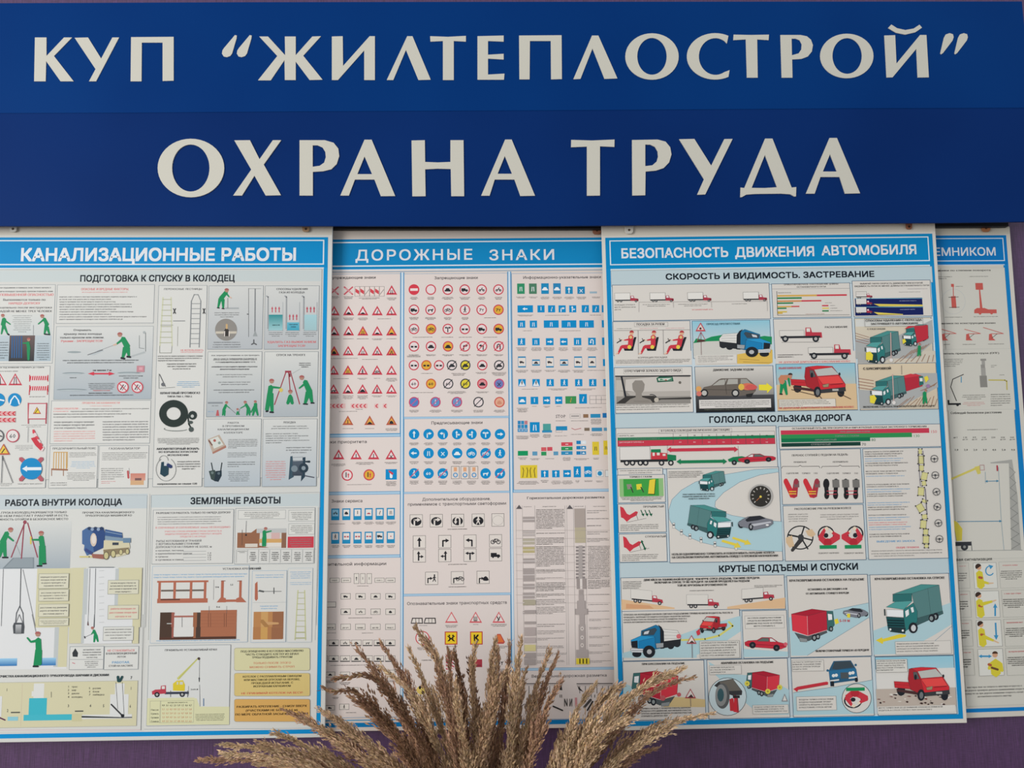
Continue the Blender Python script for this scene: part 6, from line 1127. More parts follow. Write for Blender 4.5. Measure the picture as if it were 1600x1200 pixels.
# instruction cards below
cell3(C5, 136, 68, 522, 118); lett(); para(150, 72, 512, 112, 2, '5a5654', 'c', up=True, last=.6, fill=.45)
cell3(C5, 133, 122, 545, 352, 'green card with yellow pedals'); q(150, 155, 530, 300, '8cb87c', '8cb87c'); q(185, 157, 490, 298, '3f9a44')
sub('pedal_drawing', 'grey, yellow and long yellow pedals'); p('8c867c', 212,200, 252,198, 262,235, 222,245); p('d8cc3c', 295,200, 340,195, 345,240, 300,248); limb('3a3c34', 250,225, 268,270, 10, 8); limb('3a3c34', 335,225, 358,268, 10, 8); p('e0c840', 408,165, 448,155, 460,160, 448,282, 396,280); l('3a3c20', 5, 460,165, 450,285, 400,284)
lett(); t('ТОРМОЗ С ГАЗОМ', 238, 145, 430, 14, '5a5654', .01); para(160, 302, 525, 342, 4, '5a5654', 'c', fill=.6)
for (x0, y0, x1, y1, s_, sx, dy) in ((138, 370, 552, 606, 'ПРЕРЫВИСТЫЙ', 355, 0), (148, 625, 560, 858, 'СТУПЕНЧАТЫЙ', 372, 255)):
    cell3(C5, x0, y0, x1, y1, 'red boot on a brake pedal'); lett(); t(s_, sx, 400 + dy, sx + 178, 16, '4a4846', .01); para(160 + dy * .05, 540 + dy, 535 + dy * .03, 600 + dy, 4, '5a5654', ragged=.2, fill=.6, last=.5)
    sub('pedal_drawing', 'red boot pressing a pedal'); ox = dy * .1
    p(RD, 157 + ox,388 + dy, 185 + ox,400 + dy, 215 + ox,450 + dy, 238 + ox,462 + dy, 290 + ox,430 + dy, 310 + ox,435 + dy, 300 + ox,465 + dy, 250 + ox,490 + dy, 215 + ox,520 + dy, 185 + ox,490 + dy, 165 + ox,482 + dy); l('6a6462', 4, 290 + ox,445 + dy, 310 + ox,500 + dy); l('6a6462', 3, 215 + ox,525 + dy, 380 + ox,490 + dy)
    if dy == 0:
        for k in range(3): limb('1c5a40', 335 + k * 34,420, 350 + k * 34,455, 8); p('1c5a40', 338 + k * 34,455, 366 + k * 34,448, 358 + k * 34,474)
    else: l('1c5a40', 12, 345,695, 368,745); p('1c5a40', 332,700, 358,690, 340,675); p('1c5a40', 356,748, 382,738, 372,765)
cell3(C5, 555, 68, 1545, 852, 'truck skidding on an icy bend')
sub('road_drawing', 'pale blue curved icy road'); S.lay += 1
o_ = [(1500,65),(1300,75),(1000,125),(800,180),(680,250),(600,330),(572,420),(578,500),(620,570),(720,640),(850,695),(1000,730),(1200,758),(1400,770),(1540,772),(1536,518),(1400,510),(1250,490),(1110,465),(1010,430),(965,390),(970,345),(1040,270),(1180,180),(1350,120),(1510,95)]
p('aac8ce', *[v for a in o_ for v in a]); l('6a8494', 3, *[v for a in o_[:15] for v in a]); l('6a8494', 3, *[v for a in o_[15:] for v in a])
for x, y in ((615, 555), (681, 612), (753, 648), (848, 678), (966, 714), (1146, 740)): q(x - 11, y - 26, x + 11, y + 20, 'd8d6d0'); q(x - 11, y - 12, x + 11, y - 2, '4a4c50'); qs(x - 11, y - 26, x + 11, y + 20, '5a5c60', .35)
p('dcc84c', 1030,672, 1150,705, 1155,692, 1190,738, 1125,742, 1135,725, 1020,690); p('dcc84c', 1120,648, 1235,682, 1240,668, 1275,712, 1212,716, 1220,702, 1112,664)
sub('truck_drawing', 'large teal box truck'); place(box_truck_front, (745, 105, 1185, 470), (718, 375, 1118, 672), True)
sub('truck_drawing', 'smaller teal box truck'); place(box_truck_front, (745, 105, 1185, 470), (828, 86, 1064, 262))
sub('car_drawing', 'dark coupe'); place(coupe, (1160, 470, 1462, 598), (1160, 468, 1462, 598))
sub('gauge_drawing', 'round black speedometer'); c(1355, 302, 103, 'aaa8a4'); c(1355, 302, 90, '34322e')
for a in range(-45, 226, 27): A = math.radians(a); limb('b4b0a8', 1355 + 62 * math.cos(A), 302 - 62 * math.sin(A), 1355 + 76 * math.cos(A), 302 - 76 * math.sin(A), 8)
c(1355, 306, 10, 'e0d058'); l('c87848', 4, 1355,306, 1320,340)
lett(); para(570, 88, 875, 148, 4, '4a4846', up=True, last=.9, ragged=.15, fill=.45); para(680, 275, 975, 332, 3, '4a5456', 'c', up=True, bold=.02, fill=.5); t('НЕЛЬЗЯ ОДНОВРЕМЕННО ТОРМОЗИТЬ И ПОВОРАЧИВАТЬ ПЕРЕДНИЕ КОЛЕСА', 598, 806, 1475, 17, '4a4846', .015); t('НА СКОЛЬЗКОМ ПОКРЫТИИ, АВТОМОБИЛЬ ПОЙДЕТ В ПРЕЖНЕМ НАПРАВЛЕНИИ', 598, 833, 1505, 17, '4a4846', .015)
cell3(C6, 48, 72, 758, 524, 'shoe soles on pedals'); lett(); t('ПЕРЕНОС СТУПНЕЙ С ПЕДАЛИ НА ПЕДАЛЬ', 150, 126, 628, 17, '4a4846', .01); t('ПРАВИЛЬНО', 165, 182, 275, 13, '5a5654', .01); t('НЕПРАВИЛЬНО', 498, 180, 630, 13, '5a5654', .01)
for s_, x, w in (('СЦЕПЛЕНИЕ', 155, 108), ('ТОРМОЗ', 270, 72), ('ГАЗ', 353, 32), ('СЦЕПЛЕНИЕ', 500, 108), ('ТОРМОЗ', 615, 72), ('ГАЗ', 698, 32)): t(s_, x, 276, w, 12, '5a5654', .01, al='c')
sub('sole_drawing', 'red and black shoe soles')
l('3a3836', 4, 62,228, 68,212, 205,212, 220,202, 235,212, 380,210, 388,224); l('3a3836', 4, 400,226, 408,212, 545,210, 560,200, 575,210, 718,208, 726,222)
for x0, x1, x2, dy in ((98, 150, 185, 0), (265, 318, 362, 0)): limb('c8343c', x0, 340, x1 + 8, 465, 42, 50); limb('a83440', x2, 340, x1 + 20, 465, 42, 50); el(x0, 340, 20, 26, 'c8343c'); q(x2 - 20, 335, x2 + 28, 390, '7a5a5c'); el(x2, 340, 20, 26, '983844'); limb('e0c040', x1 - 25, 425, x1 + 35, 425, 8); limb('e0c040', x1 - 25, 445, x1 + 35, 445, 8)
for x0, x1 in ((442, 525), (608, 697)):
    for k, x in enumerate((x0, x1)): el(x, 360, 27, 45, '242426'); el(x + (x0 + x1 - 2 * x) * .05, 455, 22, 36, '242426'); limb('242426', x, 380, x + (x0 + x1 - 2 * x) * .05, 440, 36, 34)
    for x in ((x1, ) if x0 < 500 else (x0, x1)): q(x - 32, 325, x + 30, 390, '74726e')
    l('c04050', 6, x0 + 5,422, x1 + 5,420); l('c04050', 6, x0 + 5,450, x1 + 5,448)
cell3(C6, 72, 548, 782, 1006, 'hands on the steering wheel'); lett(); t('РАСПОЛОЖЕНИЕ РУК НА РУЛЕВОМ КОЛЕСЕ', 172, 583, 658, 17, '4a4846', .015); para(108, 610, 295, 688, 4, '5a5654', 'c', up=True, last=.9, fill=.42); para(375, 612, 735, 668, 3, '5a5654', 'c', up=True, fill=.45); t('ПОВОРОТ НАПРАВО', 375, 958, 552, 12, '5a5654', .01); t('ПОВОРОТ НАЛЕВО', 595, 958, 760, 12, '5a5654', .01)
sub('wheel_drawing', 'large steering wheel held by two hands'); arc(220, 818, 108, 98, 10, '26282a', n=36); l('26282a', 12, 225,815, 255,722); l('26282a', 14, 225,815, 120,795); l('26282a', 12, 225,815, 285,915); l('26282a', 12, 225,815, 322,840); limb('3c3a3a', 235,825, 150,930, 40, 26); c(225, 815, 26, '3c3e40'); p('d0b490', 98,820, 150,800, 160,850, 170,890, 130,905, 100,860); p('d0b490', 265,760, 320,745, 352,790, 320,815, 285,800)
sub('driver_drawing', 'red driver turning the wheel right'); place(driver_top, (365, 712, 560, 915), (365, 712, 560, 915))
sub('driver_drawing', 'red driver turning the wheel left'); place(driver_top, (365, 712, 560, 915), (572, 710, 762, 913), True)
cell3(C6, 752, 62, 1484, 992, 'skid recovery steps with a winding truck track'); lett()
for y0, y1, n, cc in ((78, 135, 3, '4a4846'), (136, 175, 2, '6a9cc0'), (176, 215, 2, '4a4846'), (245, 285, 2, '4a4846'), (286, 304, 1, '6a9cc0'), (358, 395, 2, '4a4846'), (397, 438, 2, '6a9cc0'), (440, 475, 2, '4a4846'), (512, 550, 2, '6a9cc0'), (552, 590, 2, '4a4846'), (620, 636, 1, '4a4846'), (638, 680, 2, '6a9cc0'), (682, 718, 2, 'cc6a70'), (720, 758, 2, '6a9cc0'), (782, 820, 2, '4a4846')):
    x = 768 + (y0 - 78) * .06; para(x, y0, x + 375, y1, n, cc, up=cc[0] == '4', last=.85, ragged=.15, fill=.5, bold=.02)
t('ВЫВЕДЕНИЕ ИЗ ЗАНОСА', 872, 860, 1200, 16, '5a94bc', .03); t('ОБЩИЕ ПРАВИЛА', 1038, 911, 1235, 15, 'c8606a', .02); para(828, 925, 1432, 942, 1, '4a4846', up=True, last=1, ragged=0); para(828, 948, 1430, 966, 1, '4a4846', up=True, last=1, ragged=0); para(850, 968, 1205, 985, 1, '4a4846', up=True, last=1)
sub('track_drawing', 'yellow truck outlines along a track')
for x, y, w, h, a in ((1243, 85, 30, 45, 0), (1250, 155, 52, 70, 2), (1253, 225, 40, 48, 3), (1278, 295, 52, 66, 12), (1275, 355, 36, 40, -8), (1250, 425, 52, 72, 4), (1280, 508, 44, 26, 20), (1245, 565, 56, 70, -30), (1280, 640, 44, 40, -8), (1270, 705, 50, 70, 5), (1290, 770, 40, 48, 3), (1292, 835, 50, 66, 2), (1296, 890, 34, 30, 0)):
    A = math.radians(a); pts = []
    for dx, dy in ((-w / 2, -h / 2), (w / 2, -h / 2), (w / 2, h / 2), (-w / 2, h / 2)): pts += [x + dx * math.cos(A) - dy * math.sin(A), y + dx * math.sin(A) + dy * math.cos(A)]
    p('8a8658', *pts); cx_, cy_ = x, y; p('cfca8c', *[(v - (cx_ if i % 2 == 0 else cy_)) * .88 + (cx_ if i % 2 == 0 else cy_) for i, v in enumerate(pts)])
    for i in range(4): c(pts[2 * i], pts[2 * i + 1], 6, '2c2a30')
l('3c3a58', 4, 1225,78, 1235,250, 1245,380); l('3c3a58', 4, 1265,78, 1275,200); l('3c3a58', 5, 1285,400, 1300,620)
for k, (x, y) in enumerate(((1363, 146), (1371, 286), (1381, 428), (1388, 556), (1397, 694), (1406, 830))):
    sub('wheel_drawing', 'small steering wheel'); wheel_small(x, y, 30, (0, 0, 20, -20, 10, 0)[k])
# slopes
cell3(C7, 92, 14, 1280, 238, 'three small trucks going down and up a hill')
sub('hill_drawing', 'sand coloured hill'); p('d8b48c', 98,168, 180,180, 480,228, 480,238, 98,244); p('cf9c74', 130,200, 300,212, 330,235, 130,235); sub('hill_drawing', 'sand coloured rise'); p('d8b48c', 860,222, 1278,155, 1278,234, 860,238)
for x0, y0, x1, y1 in ((165, 88, 398, 205), (567, 130, 802, 225), (965, 92, 1200, 195)):
    sub('truck_drawing', 'white box truck with red cab'); old = S.view; sh = (0.10, 0, -.08)[(165, 567, 965).index(x0)]
    A_, B_, C_, D_ = S.view; k = (x1 - x0) / 200
    bx = [(0, 4 + 2), (130, 4 + 130 * sh), (130, 62 + 130 * sh), (0, 64)]
    f = lambda px, py: (x0 + px * k, y0 + (py + px * sh) * k)
    def pp(col, *a):
        o = []
        for i in range(0, len(a), 2): o += list(f(a[i], a[i + 1]))
        p(col, *o)
    pp('4a4a4c', -1,3, 131,3, 131,63, -1,63); pp('d6d2ca', 0,4, 130,4, 130,62, 0,62); pp('2a2c30', 5,62, 150,62, 150,70, 5,70); pp('b03a48', 132,32, 158,30, 164,48, 196,52, 199,72, 132,72); pp('dcdcdc', 138,35, 154,34, 158,46, 138,46)
    for wx in (28, 54, 178): a, b = f(wx, 75); swheel(a, b, 14, 'b8b4b0')
lett(); t('ДВИГАЙСЯ НА ПОНИЖЕННОЙ ПЕРЕДАЧЕ. ЧЕМ КРУЧЕ СПУСК (ПОДЪЕМ), ТЕМ НИЖЕ ПЕРЕДАЧА.', 258, 36, 1098, 14, '4a4846', .015); t('ВКЛЮЧАЙ НА СПУСКЕ ТУ ЖЕ ПЕРЕДАЧУ, НА КАКОЙ ПРЕОДОЛЕЛ БЫ ПОДЪЕМ', 335, 55, 1022, 14, '4a4846', .015); t('ТОЙ ЖЕ КРУТИЗНЫ И ПРОТЯЖЕННОСТИ', 500, 76, 858, 14, '4a4846', .015); para(105, 36, 245, 95, 5, '5a5654', last=.9); para(588, 100, 775, 112, 1, '5a5654', last=1); para(1055, 64, 1258, 84, 2, '5a5654', last=.8)
cell3(C7, 100, 256, 962, 595, 'blue truck following a red pickup downhill'); 
sub('road_drawing', 'pale blue sloping road'); S.lay += 1; p('aac8ce', 108,590, 108,555, 260,510, 520,425, 700,360, 940,290, 955,290, 958,590); p(bgc, 640,590, 640,570, 850,470, 958,398, 960,590)
l('cfc86c', 14, 530,462, 700,455, 800,430, 900,360, 870,330)
sub('truck_drawing', 'blue dump truck nose left'); place(dump_truck, (160, 345, 530, 592), (160, 345, 530, 592)); c(510, 435, 17, 'd06a70')
sub('truck_drawing', 'red pickup on the road'); place(pickup, (815, 705, 1222, 945), (660, 290, 858, 412), True); p('c83a46', 635,400, 660,380, 665,420, 645,430)
sub('road_sign', 'warning triangle print on a post'); l('7a6a6c', 4, 605,480, 608,590); tri(602, 465, 72, 'd8d0c8', 'a8444c', .72); p('4a3a38', 585,482, 605,465, 625,482)
q(660, 470, 950, 588, 'cfccc4'); qs(660, 470, 950, 588, '7a7a78', .4); lett(); para(670, 474, 940, 584, 6, '4a4846', up=True, ragged=.12, last=1, fill=.5); para(112, 270, 900, 290, 1, '4a4846', up=True, last=1, ragged=0, fill=.55); para(112, 290, 630, 344, 3, '4a4846', up=True, last=.9, fill=.5)
cell3(C7, 965, 252, 1302, 588, 'red car on a slope'); sub('road_drawing', 'pale blue road strip'); S.lay += 1; p('aac8ce', 978,525, 1298,545, 1298,582, 978,585); q(986, 288, 1272, 374, 'd4d0c8'); qs(986, 288, 1272, 374, '8a8886', .4)
sub('car_drawing', 'red saloon'); place(sedan, (985, 440, 1290, 545), (985, 440, 1290, 545)); c(1280, 492, 14, 'd0606c'); lett(); para(995, 292, 1262, 370, 4, '4a4846', 'c', up=True, last=.6, fill=.45)
cell3(C7, 105, 618, 706, 1030, 'red truck emergency stop on a slope'); sub('road_drawing', 'sand coloured slope'); S.lay += 1; p('aac8ce', 110,770, 180,800, 180,900, 110,900); p('d0b884', 400,870, 560,875, 700,890, 702,945, 400,945)
sub('truck_drawing', 'red box truck on a slope'); place(box_truck_rear, (75, 283, 388, 522), (170, 682, 508, 940), True); c(395, 880, 20, 'c05a60'); c(512, 855, 15, 'c05a60')
sub('road_sign', 'warning triangle print on a post'); l('7a6a6c', 4, 594,870, 597,940); tri(594, 855, 80, 'd8d0c8', 'a8444c', .72); p('4a3034', 575,876, 600,852, 618,876)
lett(); t('ПРИ БУКСОВАНИИ НА ПОДЪЕМЕ', 245, 642, 555, 13, '4a4846', .015); para(240, 948, 625, 1020, 4, '4a4846', up=True, last=.5, fill=.5, ragged=.1)
cell3(C7, 712, 605, 1312, 1018, 'red truck with chocked wheel detail'); sub('road_drawing', 'pale blue diagonal road'); S.lay += 1; p('aac8ce', 722,615, 870,705, 1000,715, 1250,790, 1305,820, 1305,1000, 1100,1000, 985,910, 760,700)
sub('wheel_drawing', 'round view of a chocked wheel'); c(862, 870, 138, '4a4c50'); c(862, 870, 134, 'c4d4d6'); p('3a3a3c', 765,790, 800,760, 900,740, 968,830, 965,858, 900,862, 860,850); p('6a665e', 800,765, 900,742, 960,825, 870,830); el(825, 865, 52, 92, '5a5c5c'); el(815, 860, 42, 78, '8a8c8a'); el(812, 858, 24, 48, '3a5a60'); p('c0343c', 875,890, 895,880, 905,885, 912,975, 880,972); p('c8323c', 910,860, 935,862, 945,985, 905,980); q(900, 862, 950, 880, '2c2c2e'); l('4a4648', 4, 930,870, 938,985)
sub('truck_drawing', 'red box truck parked uphill'); place(box_truck_rear, (75, 283, 388, 522), (995, 685, 1238, 872), True)
for x, y in ((1003, 775), (1152, 832), (1238, 803)): c(x, y, 19, 'd8cc50'); c(x, y, 7, 'a89a3c')
p('8a8a8c', 1273,848, 1250,905, 1298,905); p('d4d2cc', 1273,860, 1260,898, 1288,898)
lett(); t('АВАРИЙНАЯ ОСТАНОВКА НА ПОДЪЕМЕ', 815, 635, 1195, 14, '4a4846', .015); q(730, 646, 962, 706, 'd4d0c8'); qs(730, 646, 962, 706, '8a8886', .4); para(738, 652, 935, 704, 3, '4a4846', up=True, last=.6, fill=.5); q(1042, 932, 1302, 990, 'd4d0c8'); qs(1042, 932, 1302, 990, '7a7876', .4); para(1055, 938, 1295, 986, 3, '4a4846', up=True, last=1, fill=.5)
cell3(C8, 42, 45, 656, 622, 'red truck behind a dark car uphill'); sub('road_drawing', 'pale blue rising road'); S.lay += 1; p('aac8ce', 60,345, 385,290, 632,240, 636,345, 190,620, 75,622)
l('7a94a0', 3, 385,290, 632,240); l('7a94a0', 3, 636,345, 190,620)
sub('truck_drawing', 'red box truck seen from behind'); place(box_truck_rear, (75, 283, 388, 522), (75, 283, 388, 522)); p('e0d040', 385,362, 410,352, 420,385, 395,395)
sub('car_drawing', 'dark car'); place(coupe, (1160, 470, 1462, 598), (448, 278, 632, 352), True); p('e0d040', 478,318, 500,318, 500,348, 478,345); t('5-10 м', 425, 378, 500, 20, 'c84a50', .02)
lett(); t('КРАТКОВРЕМЕННАЯ ОСТАНОВКА НА ПОДЪЕМЕ', 62, 88, 605, 16, '4a4846', .02); t('ОСТАНОВИСЬ НА ДИСТАНЦИИ 5-10 М', 195, 150, 480, 13, '4a4846', .01); t('ОТ АВТОМОБИЛЯ, СТОЯЩЕГО ВПЕРЕДИ', 182, 180, 492, 13, '4a4846', .01); t('ВКЛЮЧИ СТОЯНОЧНЫЙ ТОРМОЗ И 1-Ю ПЕРЕДАЧУ', 252, 595, 638, 14, '4a4846', .015)
cell3(C8, 642, 38, 1248, 614, 'large teal truck on a slope'); sub('road_drawing', 'pale blue road across'); S.lay += 1; p('aac8ce', 668,440, 1225,238, 1232,395, 1110,470, 860,608, 672,614); l('7a94a0', 3, 1232,410, 1110,515)
p('dcc83c', 685,510, 730,488, 735,500, 860,465, 905,470, 900,485, 740,520, 735,538)
sub('truck_drawing', 'large teal box truck'); place(box_truck_front, (745, 105, 1185, 470), (745, 105, 1185, 470)); q(825, 520, 1232, 605, 'd4d0c8'); qs(825, 520, 1232, 605, '8a8886', .4)
lett(); t('КРАТКОВРЕМЕННАЯ ОСТАНОВКА НА СПУСКЕ', 678, 76, 1185, 16, '4a4846', .02); para(835, 528, 1225, 600, 4, '4a4846', up=True, last=1, ragged=.4, fill=.45)
cell3(C8, 72, 640, 674, 1052, 'blue car on a bank with driver inset'); sub('road_drawing', 'pale blue bank'); S.lay += 1; p('aac8ce', 90,890, 400,845, 660,795, 672,1040, 92,1050); l('5a7a88', 3, 90,888, 400,845, 655,797)
sub('car_drawing', 'dark blue car seen from the front'); p('2c5a78', 345,730, 380,660, 505,655, 545,720, 558,800, 545,812, 530,800, 385,820, 385,842, 358,842); p('3c4850', 370,715, 388,665, 500,660, 528,705, 400,722); p('2c6c94', 345,730, 540,712, 552,770, 355,785); c(380, 765, 12, 'dcdcd8'); c(400, 762, 12, 'dcdcd8'); c(500, 748, 12, 'dcdcd8'); c(520, 744, 12, 'dcdcd8'); q(430, 742, 490, 785, '4c5458'); p('d8d8d4', 355,798, 420,790, 420,800, 358,808); p('d8d8d4', 490,778, 548,770, 548,782, 490,788); q(535, 780, 555, 810, BK); q(360, 805, 385, 842, BK); c(338, 728, 9, '2c6080'); c(540, 688, 9, '2c6080')
sub('arrow_drawing', 'long red arrow'); p('c03440', 90,862, 120,845, 330,808, 342,812, 340,830, 125,868, 118,882); l('a02834', 3, 125,866, 340,828)
sub('driver_drawing', 'round inset of a driver turning the wheel'); c(547, 928, 107, '4a4c50'); c(547, 928, 103, 'd2cfc8'); sub('driver_drawing', 'driver in red at a wheel inside the round inset'); place(driver_top, (365, 712, 560, 915), (452, 1005, 632, 850))
q(112, 918, 403, 1012, 'd4d0c8'); qs(112, 918, 403, 1012, '7a7876', .4); q(80, 655, 312, 730, 'd4d0c8'); qs(80, 655, 312, 730, '7a7876', .4); lett(); para(132, 930, 385, 1005, 4, '4a4846', up=True, last=1, ragged=.1, fill=.5); para(86, 660, 306, 728, 4, '4a4846', up=True, ragged=.2, fill=.5)
cell3(C8, 680, 632, 1272, 1040, 'red pickup on broken ground', '90c4d4', 'd4d2cc'); q(684, 720, 1262, 850, 'd6d4ce')
sub('ground_drawing', 'black and red broken ground'); S.lay += 1; q(686, 862, 1268, 985, 'b8aca0')
r2 = random.Random(3)
for k in range(46):
    x = r2.uniform(695, 1240); y = r2.uniform(872, 975); w = r2.uniform(8, 32); hh = r2.uniform(3, 8); p(('3a2422', '6a2c28', 'dcd8d0', '2a1e1e')[k % 4], x - w * .6, y, x, y - hh, x + w * .6, y - hh * .3, x + w * .3, y + hh)
sub('truck_drawing', 'red pickup from the front'); place(pickup, (815, 705, 1222, 945), (815, 705, 1222, 945)); q(686, 650, 915, 738, 'd4d2ca'); qs(686, 650, 915, 738, '7a7876', .4); q(698, 988, 1262, 1028, 'd4d0c8')
lett(); para(692, 653, 908, 735, 5, '4a4846', up=True, ragged=.1, fill=.5); para(706, 990, 1180, 1026, 2, '4a4846', up=True, ragged=.05, last=.85, fill=.5)

# ------------------------------------------------------------------ poster 4: hoist safety, mostly hidden at the right edge
P4 = poster('safety_poster', 'rightmost poster ending in ЕМНИКОМ, mostly hidden behind the poster with trucks', [(1465, 368), (1572, 367.5), (1628.5, 1109.5), (1513, 1113.5)], -.014, .004, (330, 15, 7, 8), 'c6c2b8')
part('top_strip', 'beige strip above the title band'); uvq(-200, -14, S.w + 6, -2, 'c0bcae')
part('frame_band', 'blue printed frame'); uvq(-200, 0, S.w, 49, '0070b4'); uvq(S.w - 8, 49, S.w, S.h, '0a78b8'); uvq(-200, S.h - 5.5, S.w, S.h, '0a74b8')
part('header_band', 'white ruled lines round the title'); uvq(-190, 4.5, S.w - 5, 6, 'c8d4dc'); uvq(-190, 42, S.w - 5, 43.5, 'c8d4dc'); uvq(S.w - 6.5, 4.5, S.w - 5, 43.5, 'c8d4dc'); uvq(-190, 49, S.w - 6, 50.3, 'c8d4dc')
D1 = (1440, 340, 4.6154); D2 = (1450, 580, 4.0); D3 = (1470, 860, 3.53)
part('header_lettering', 'white title lettering'); V(*D1); t('ЕМНИКОМ', 92, 275, 545, 62, 'ccd2d8', .02, res=4); t('ПОДЪ', -190, 275, 78, 62, 'ccd2d8', .02, res=4)
S.clev = 30; bg5 = 'c6c4ba'
V(0, 0, 1); frame_cell(1470, 419, 1579, 545, bg5, None, 'aeb0a8', .4, 'upper panel with red hoist diagrams')
V(*D1); lett(); t('Подъемники по степени поворота', 20, 388, 500, 13, '4a4a46', .03); para(120, 420, 230, 445, 2, '5a5a56'); para(345, 418, 498, 430, 1, '5a5a56', last=1); para(245, 490, 300, 500, 1, '5a5a56'); para(168, 712, 300, 724, 1, '5a5a56', last=1); para(375, 708, 572, 720, 1, '5a5a56', last=1); t('Подъемники по конструкции колен', 60, 770, 535, 13, '4a4a46', .03); para(160, 908, 210, 920, 1, '5a5a56'); para(295, 908, 390, 920, 1, '5a5a56', last=1); para(480, 905, 598, 917, 1, '5a5a56', last=1)
RH = 'bc5850'
sub('hoist_drawing', 'red hoist seen from above and from the side'); arc(230, 605, 85, 90, 1.5, 'a8aeb4', n=30); p(RH, 212,568, 245,565, 252,652, 218,652); l(RH, 6, 228,500, 230,570); q(212, 478, 234, 500, RH); l('4a4a46', 4, 195,575, 265,572); l('4a4a46', 4, 200,648, 272,646); q(387, 472, 444, 520, RH); limb(RH, 418,520, 430,655, 8, 18); p(RH, 380,665, 400,652, 455,652, 480,662, 540,662, 542,690, 380,690); c(422, 690, 10, RH); c(505, 688, 10, RH)
for x in (165, 340, 505):
    sub('hoist_drawing', 'small red folding hoist'); p(RH, x - 20,885, x - 18,840, x,838, x + 10,870, x + 28,885); l('4a4a48', 3, x,870, x + 40,838); l(RH, 4, x - 5,838, x + 85,836); l(RH, 4, x + 85,836, x - (30 if x == 340 else 60),(805 if x == 340 else 792))
V(0, 0, 1); frame_cell(1474, 546, 1586.5, 640, bg5, None, 'aeb0a8', .4, 'panel on the load limiter')
V(*D1); lett(); t('Ограничитель предельного груза (ОПГ)', 60, 988, 562, 13, '4a4a46', .03); para(165, 1015, 300, 1078, 5, '5a5a56', ragged=.2); para(500, 1060, 545, 1082, 2, '5a5a56'); para(562, 1128, 598, 1140, 1, '5a5a56')
V(*D2); para(210, 143, 365, 178, 3, '4a4a46', 'c'); para(215, 190, 358, 218, 3, 'c06a6a', 'c'); para(392, 138, 518, 220, 6, '4a4a46', ragged=.04)
sub('limiter_drawing', 'grey cylinder load limiter'); V(*D1); q(424, 1018, 466, 1032, '8c8a84'); q(432, 1032, 458, 1060, '9a9892'); q(426, 1060, 462, 1140, '8e8c86'); V(*D2); q(322, 28, 372, 100, '84827c'); q(330, -20, 362, 28, '9a9892'); sub('limiter_drawing', 'yellow hose and black folding boom'); l('b8ac60', 8, 380,55, 480,56, 492,62, 494,115); l('3a3a38', 5, 222,20, 155,50, 142,98, 178,185); q(124, 200, 206, 210, '26282a'); q(122, 180, 135, 205, '26282a'); c(185, 210, 9, '26282a'); l('3a8cb0', 5, 208,35, 208,70)
V(0, 0, 1); frame_cell(1482, 641, 1602, 873, 'c8c6bc', None, 'aeb0a8', .4, 'panel on safe distances')
V(*D2); lett(); t('Соблюдай безопасное расстояние', 142, 268, 462, 14, '4a4a46', .02); para(245, 360, 440, 372, 1, '4a4a46', last=1)
for k in range(7):
    x = 173 + k * 59; t(('до 1', '1-20', '35', '110', '220', '330', '500')[k], x, 418, 26, 9, '4a4a46', .02, al='c'); t(('1,0', '2,0', '2,0', '3,0', '4,0', '5,0', '9,0')[k], x + 6, 497, 24, 12, '4a4a46', .02, al='c')
    t(('', 'до 20', 'до 35', 'до 110', '', 'до 330', 'до 500')[k] or ' ', x + 1, 430, 34, 8, '4a4a46', .01, al='c')
sub('hoist_drawing', 'yellow boom hoist beside a grey pylon'); limb('c8bc60', 120,685, 305,605, 12, 14); p('c8bc60', 290,598, 325,590, 330,640, 310,645); q(322, 585, 355, 620, 'a88a88'); q(326, 590, 350, 616, 'c6c4ba'); p('cfc048', 150,925, 185,945, 215,985, 212,1058, 180,1062, 165,980); q(150, 1068, 270, 1090, '34363a'); c(228, 1098, 23, '34363a'); c(228, 1098, 9, '8a8c88'); l('5a5c5c', 4, 270,1065, 275,1120); l('4a5a60', 2, 185,1122, 590,1118)
p('a0a09a', 505,560, 525,552, 560,780, 582,1118, 522,1120, 512,800); p('a0a09a', 390,570, 525,552, 525,575, 392,576)
for k in range(8): y = 600 + k * 64; l('7a7c78', 3, 510 + k, y, 545 + k * 4, y + 32, 514 + k, y + 64)
l('3a7c9c', 4, 358,688, 440,686); p('3a7c9c', 358,688, 372,680, 372,696); p('3a7c9c', 442,686, 428,678, 428,694); l('3a7c9c', 4, 185,940, 460,937); p('3a7c9c', 462,937, 446,929, 446,945); l('7a9aa8', 2, 440,600, 458,937, 475,1115); limb('a83a48', 432,590, 434,622, 9); l('7a9aa8', 2, 358,630, 360,700)
V(*D3)
V(0, 0, 1); frame_cell(1496, 874, 1618.5, 1100, 'c6c4ba', None, 'aeb0a8', .4, 'panel of hand signals')
V(*D3); lett(); t('Знаковая сигнализация', 20, 60, 285, 15, '4a4a46', .03); para(135, 742, 459, 812, 4, '4a4a46', 'c', ragged=.1)
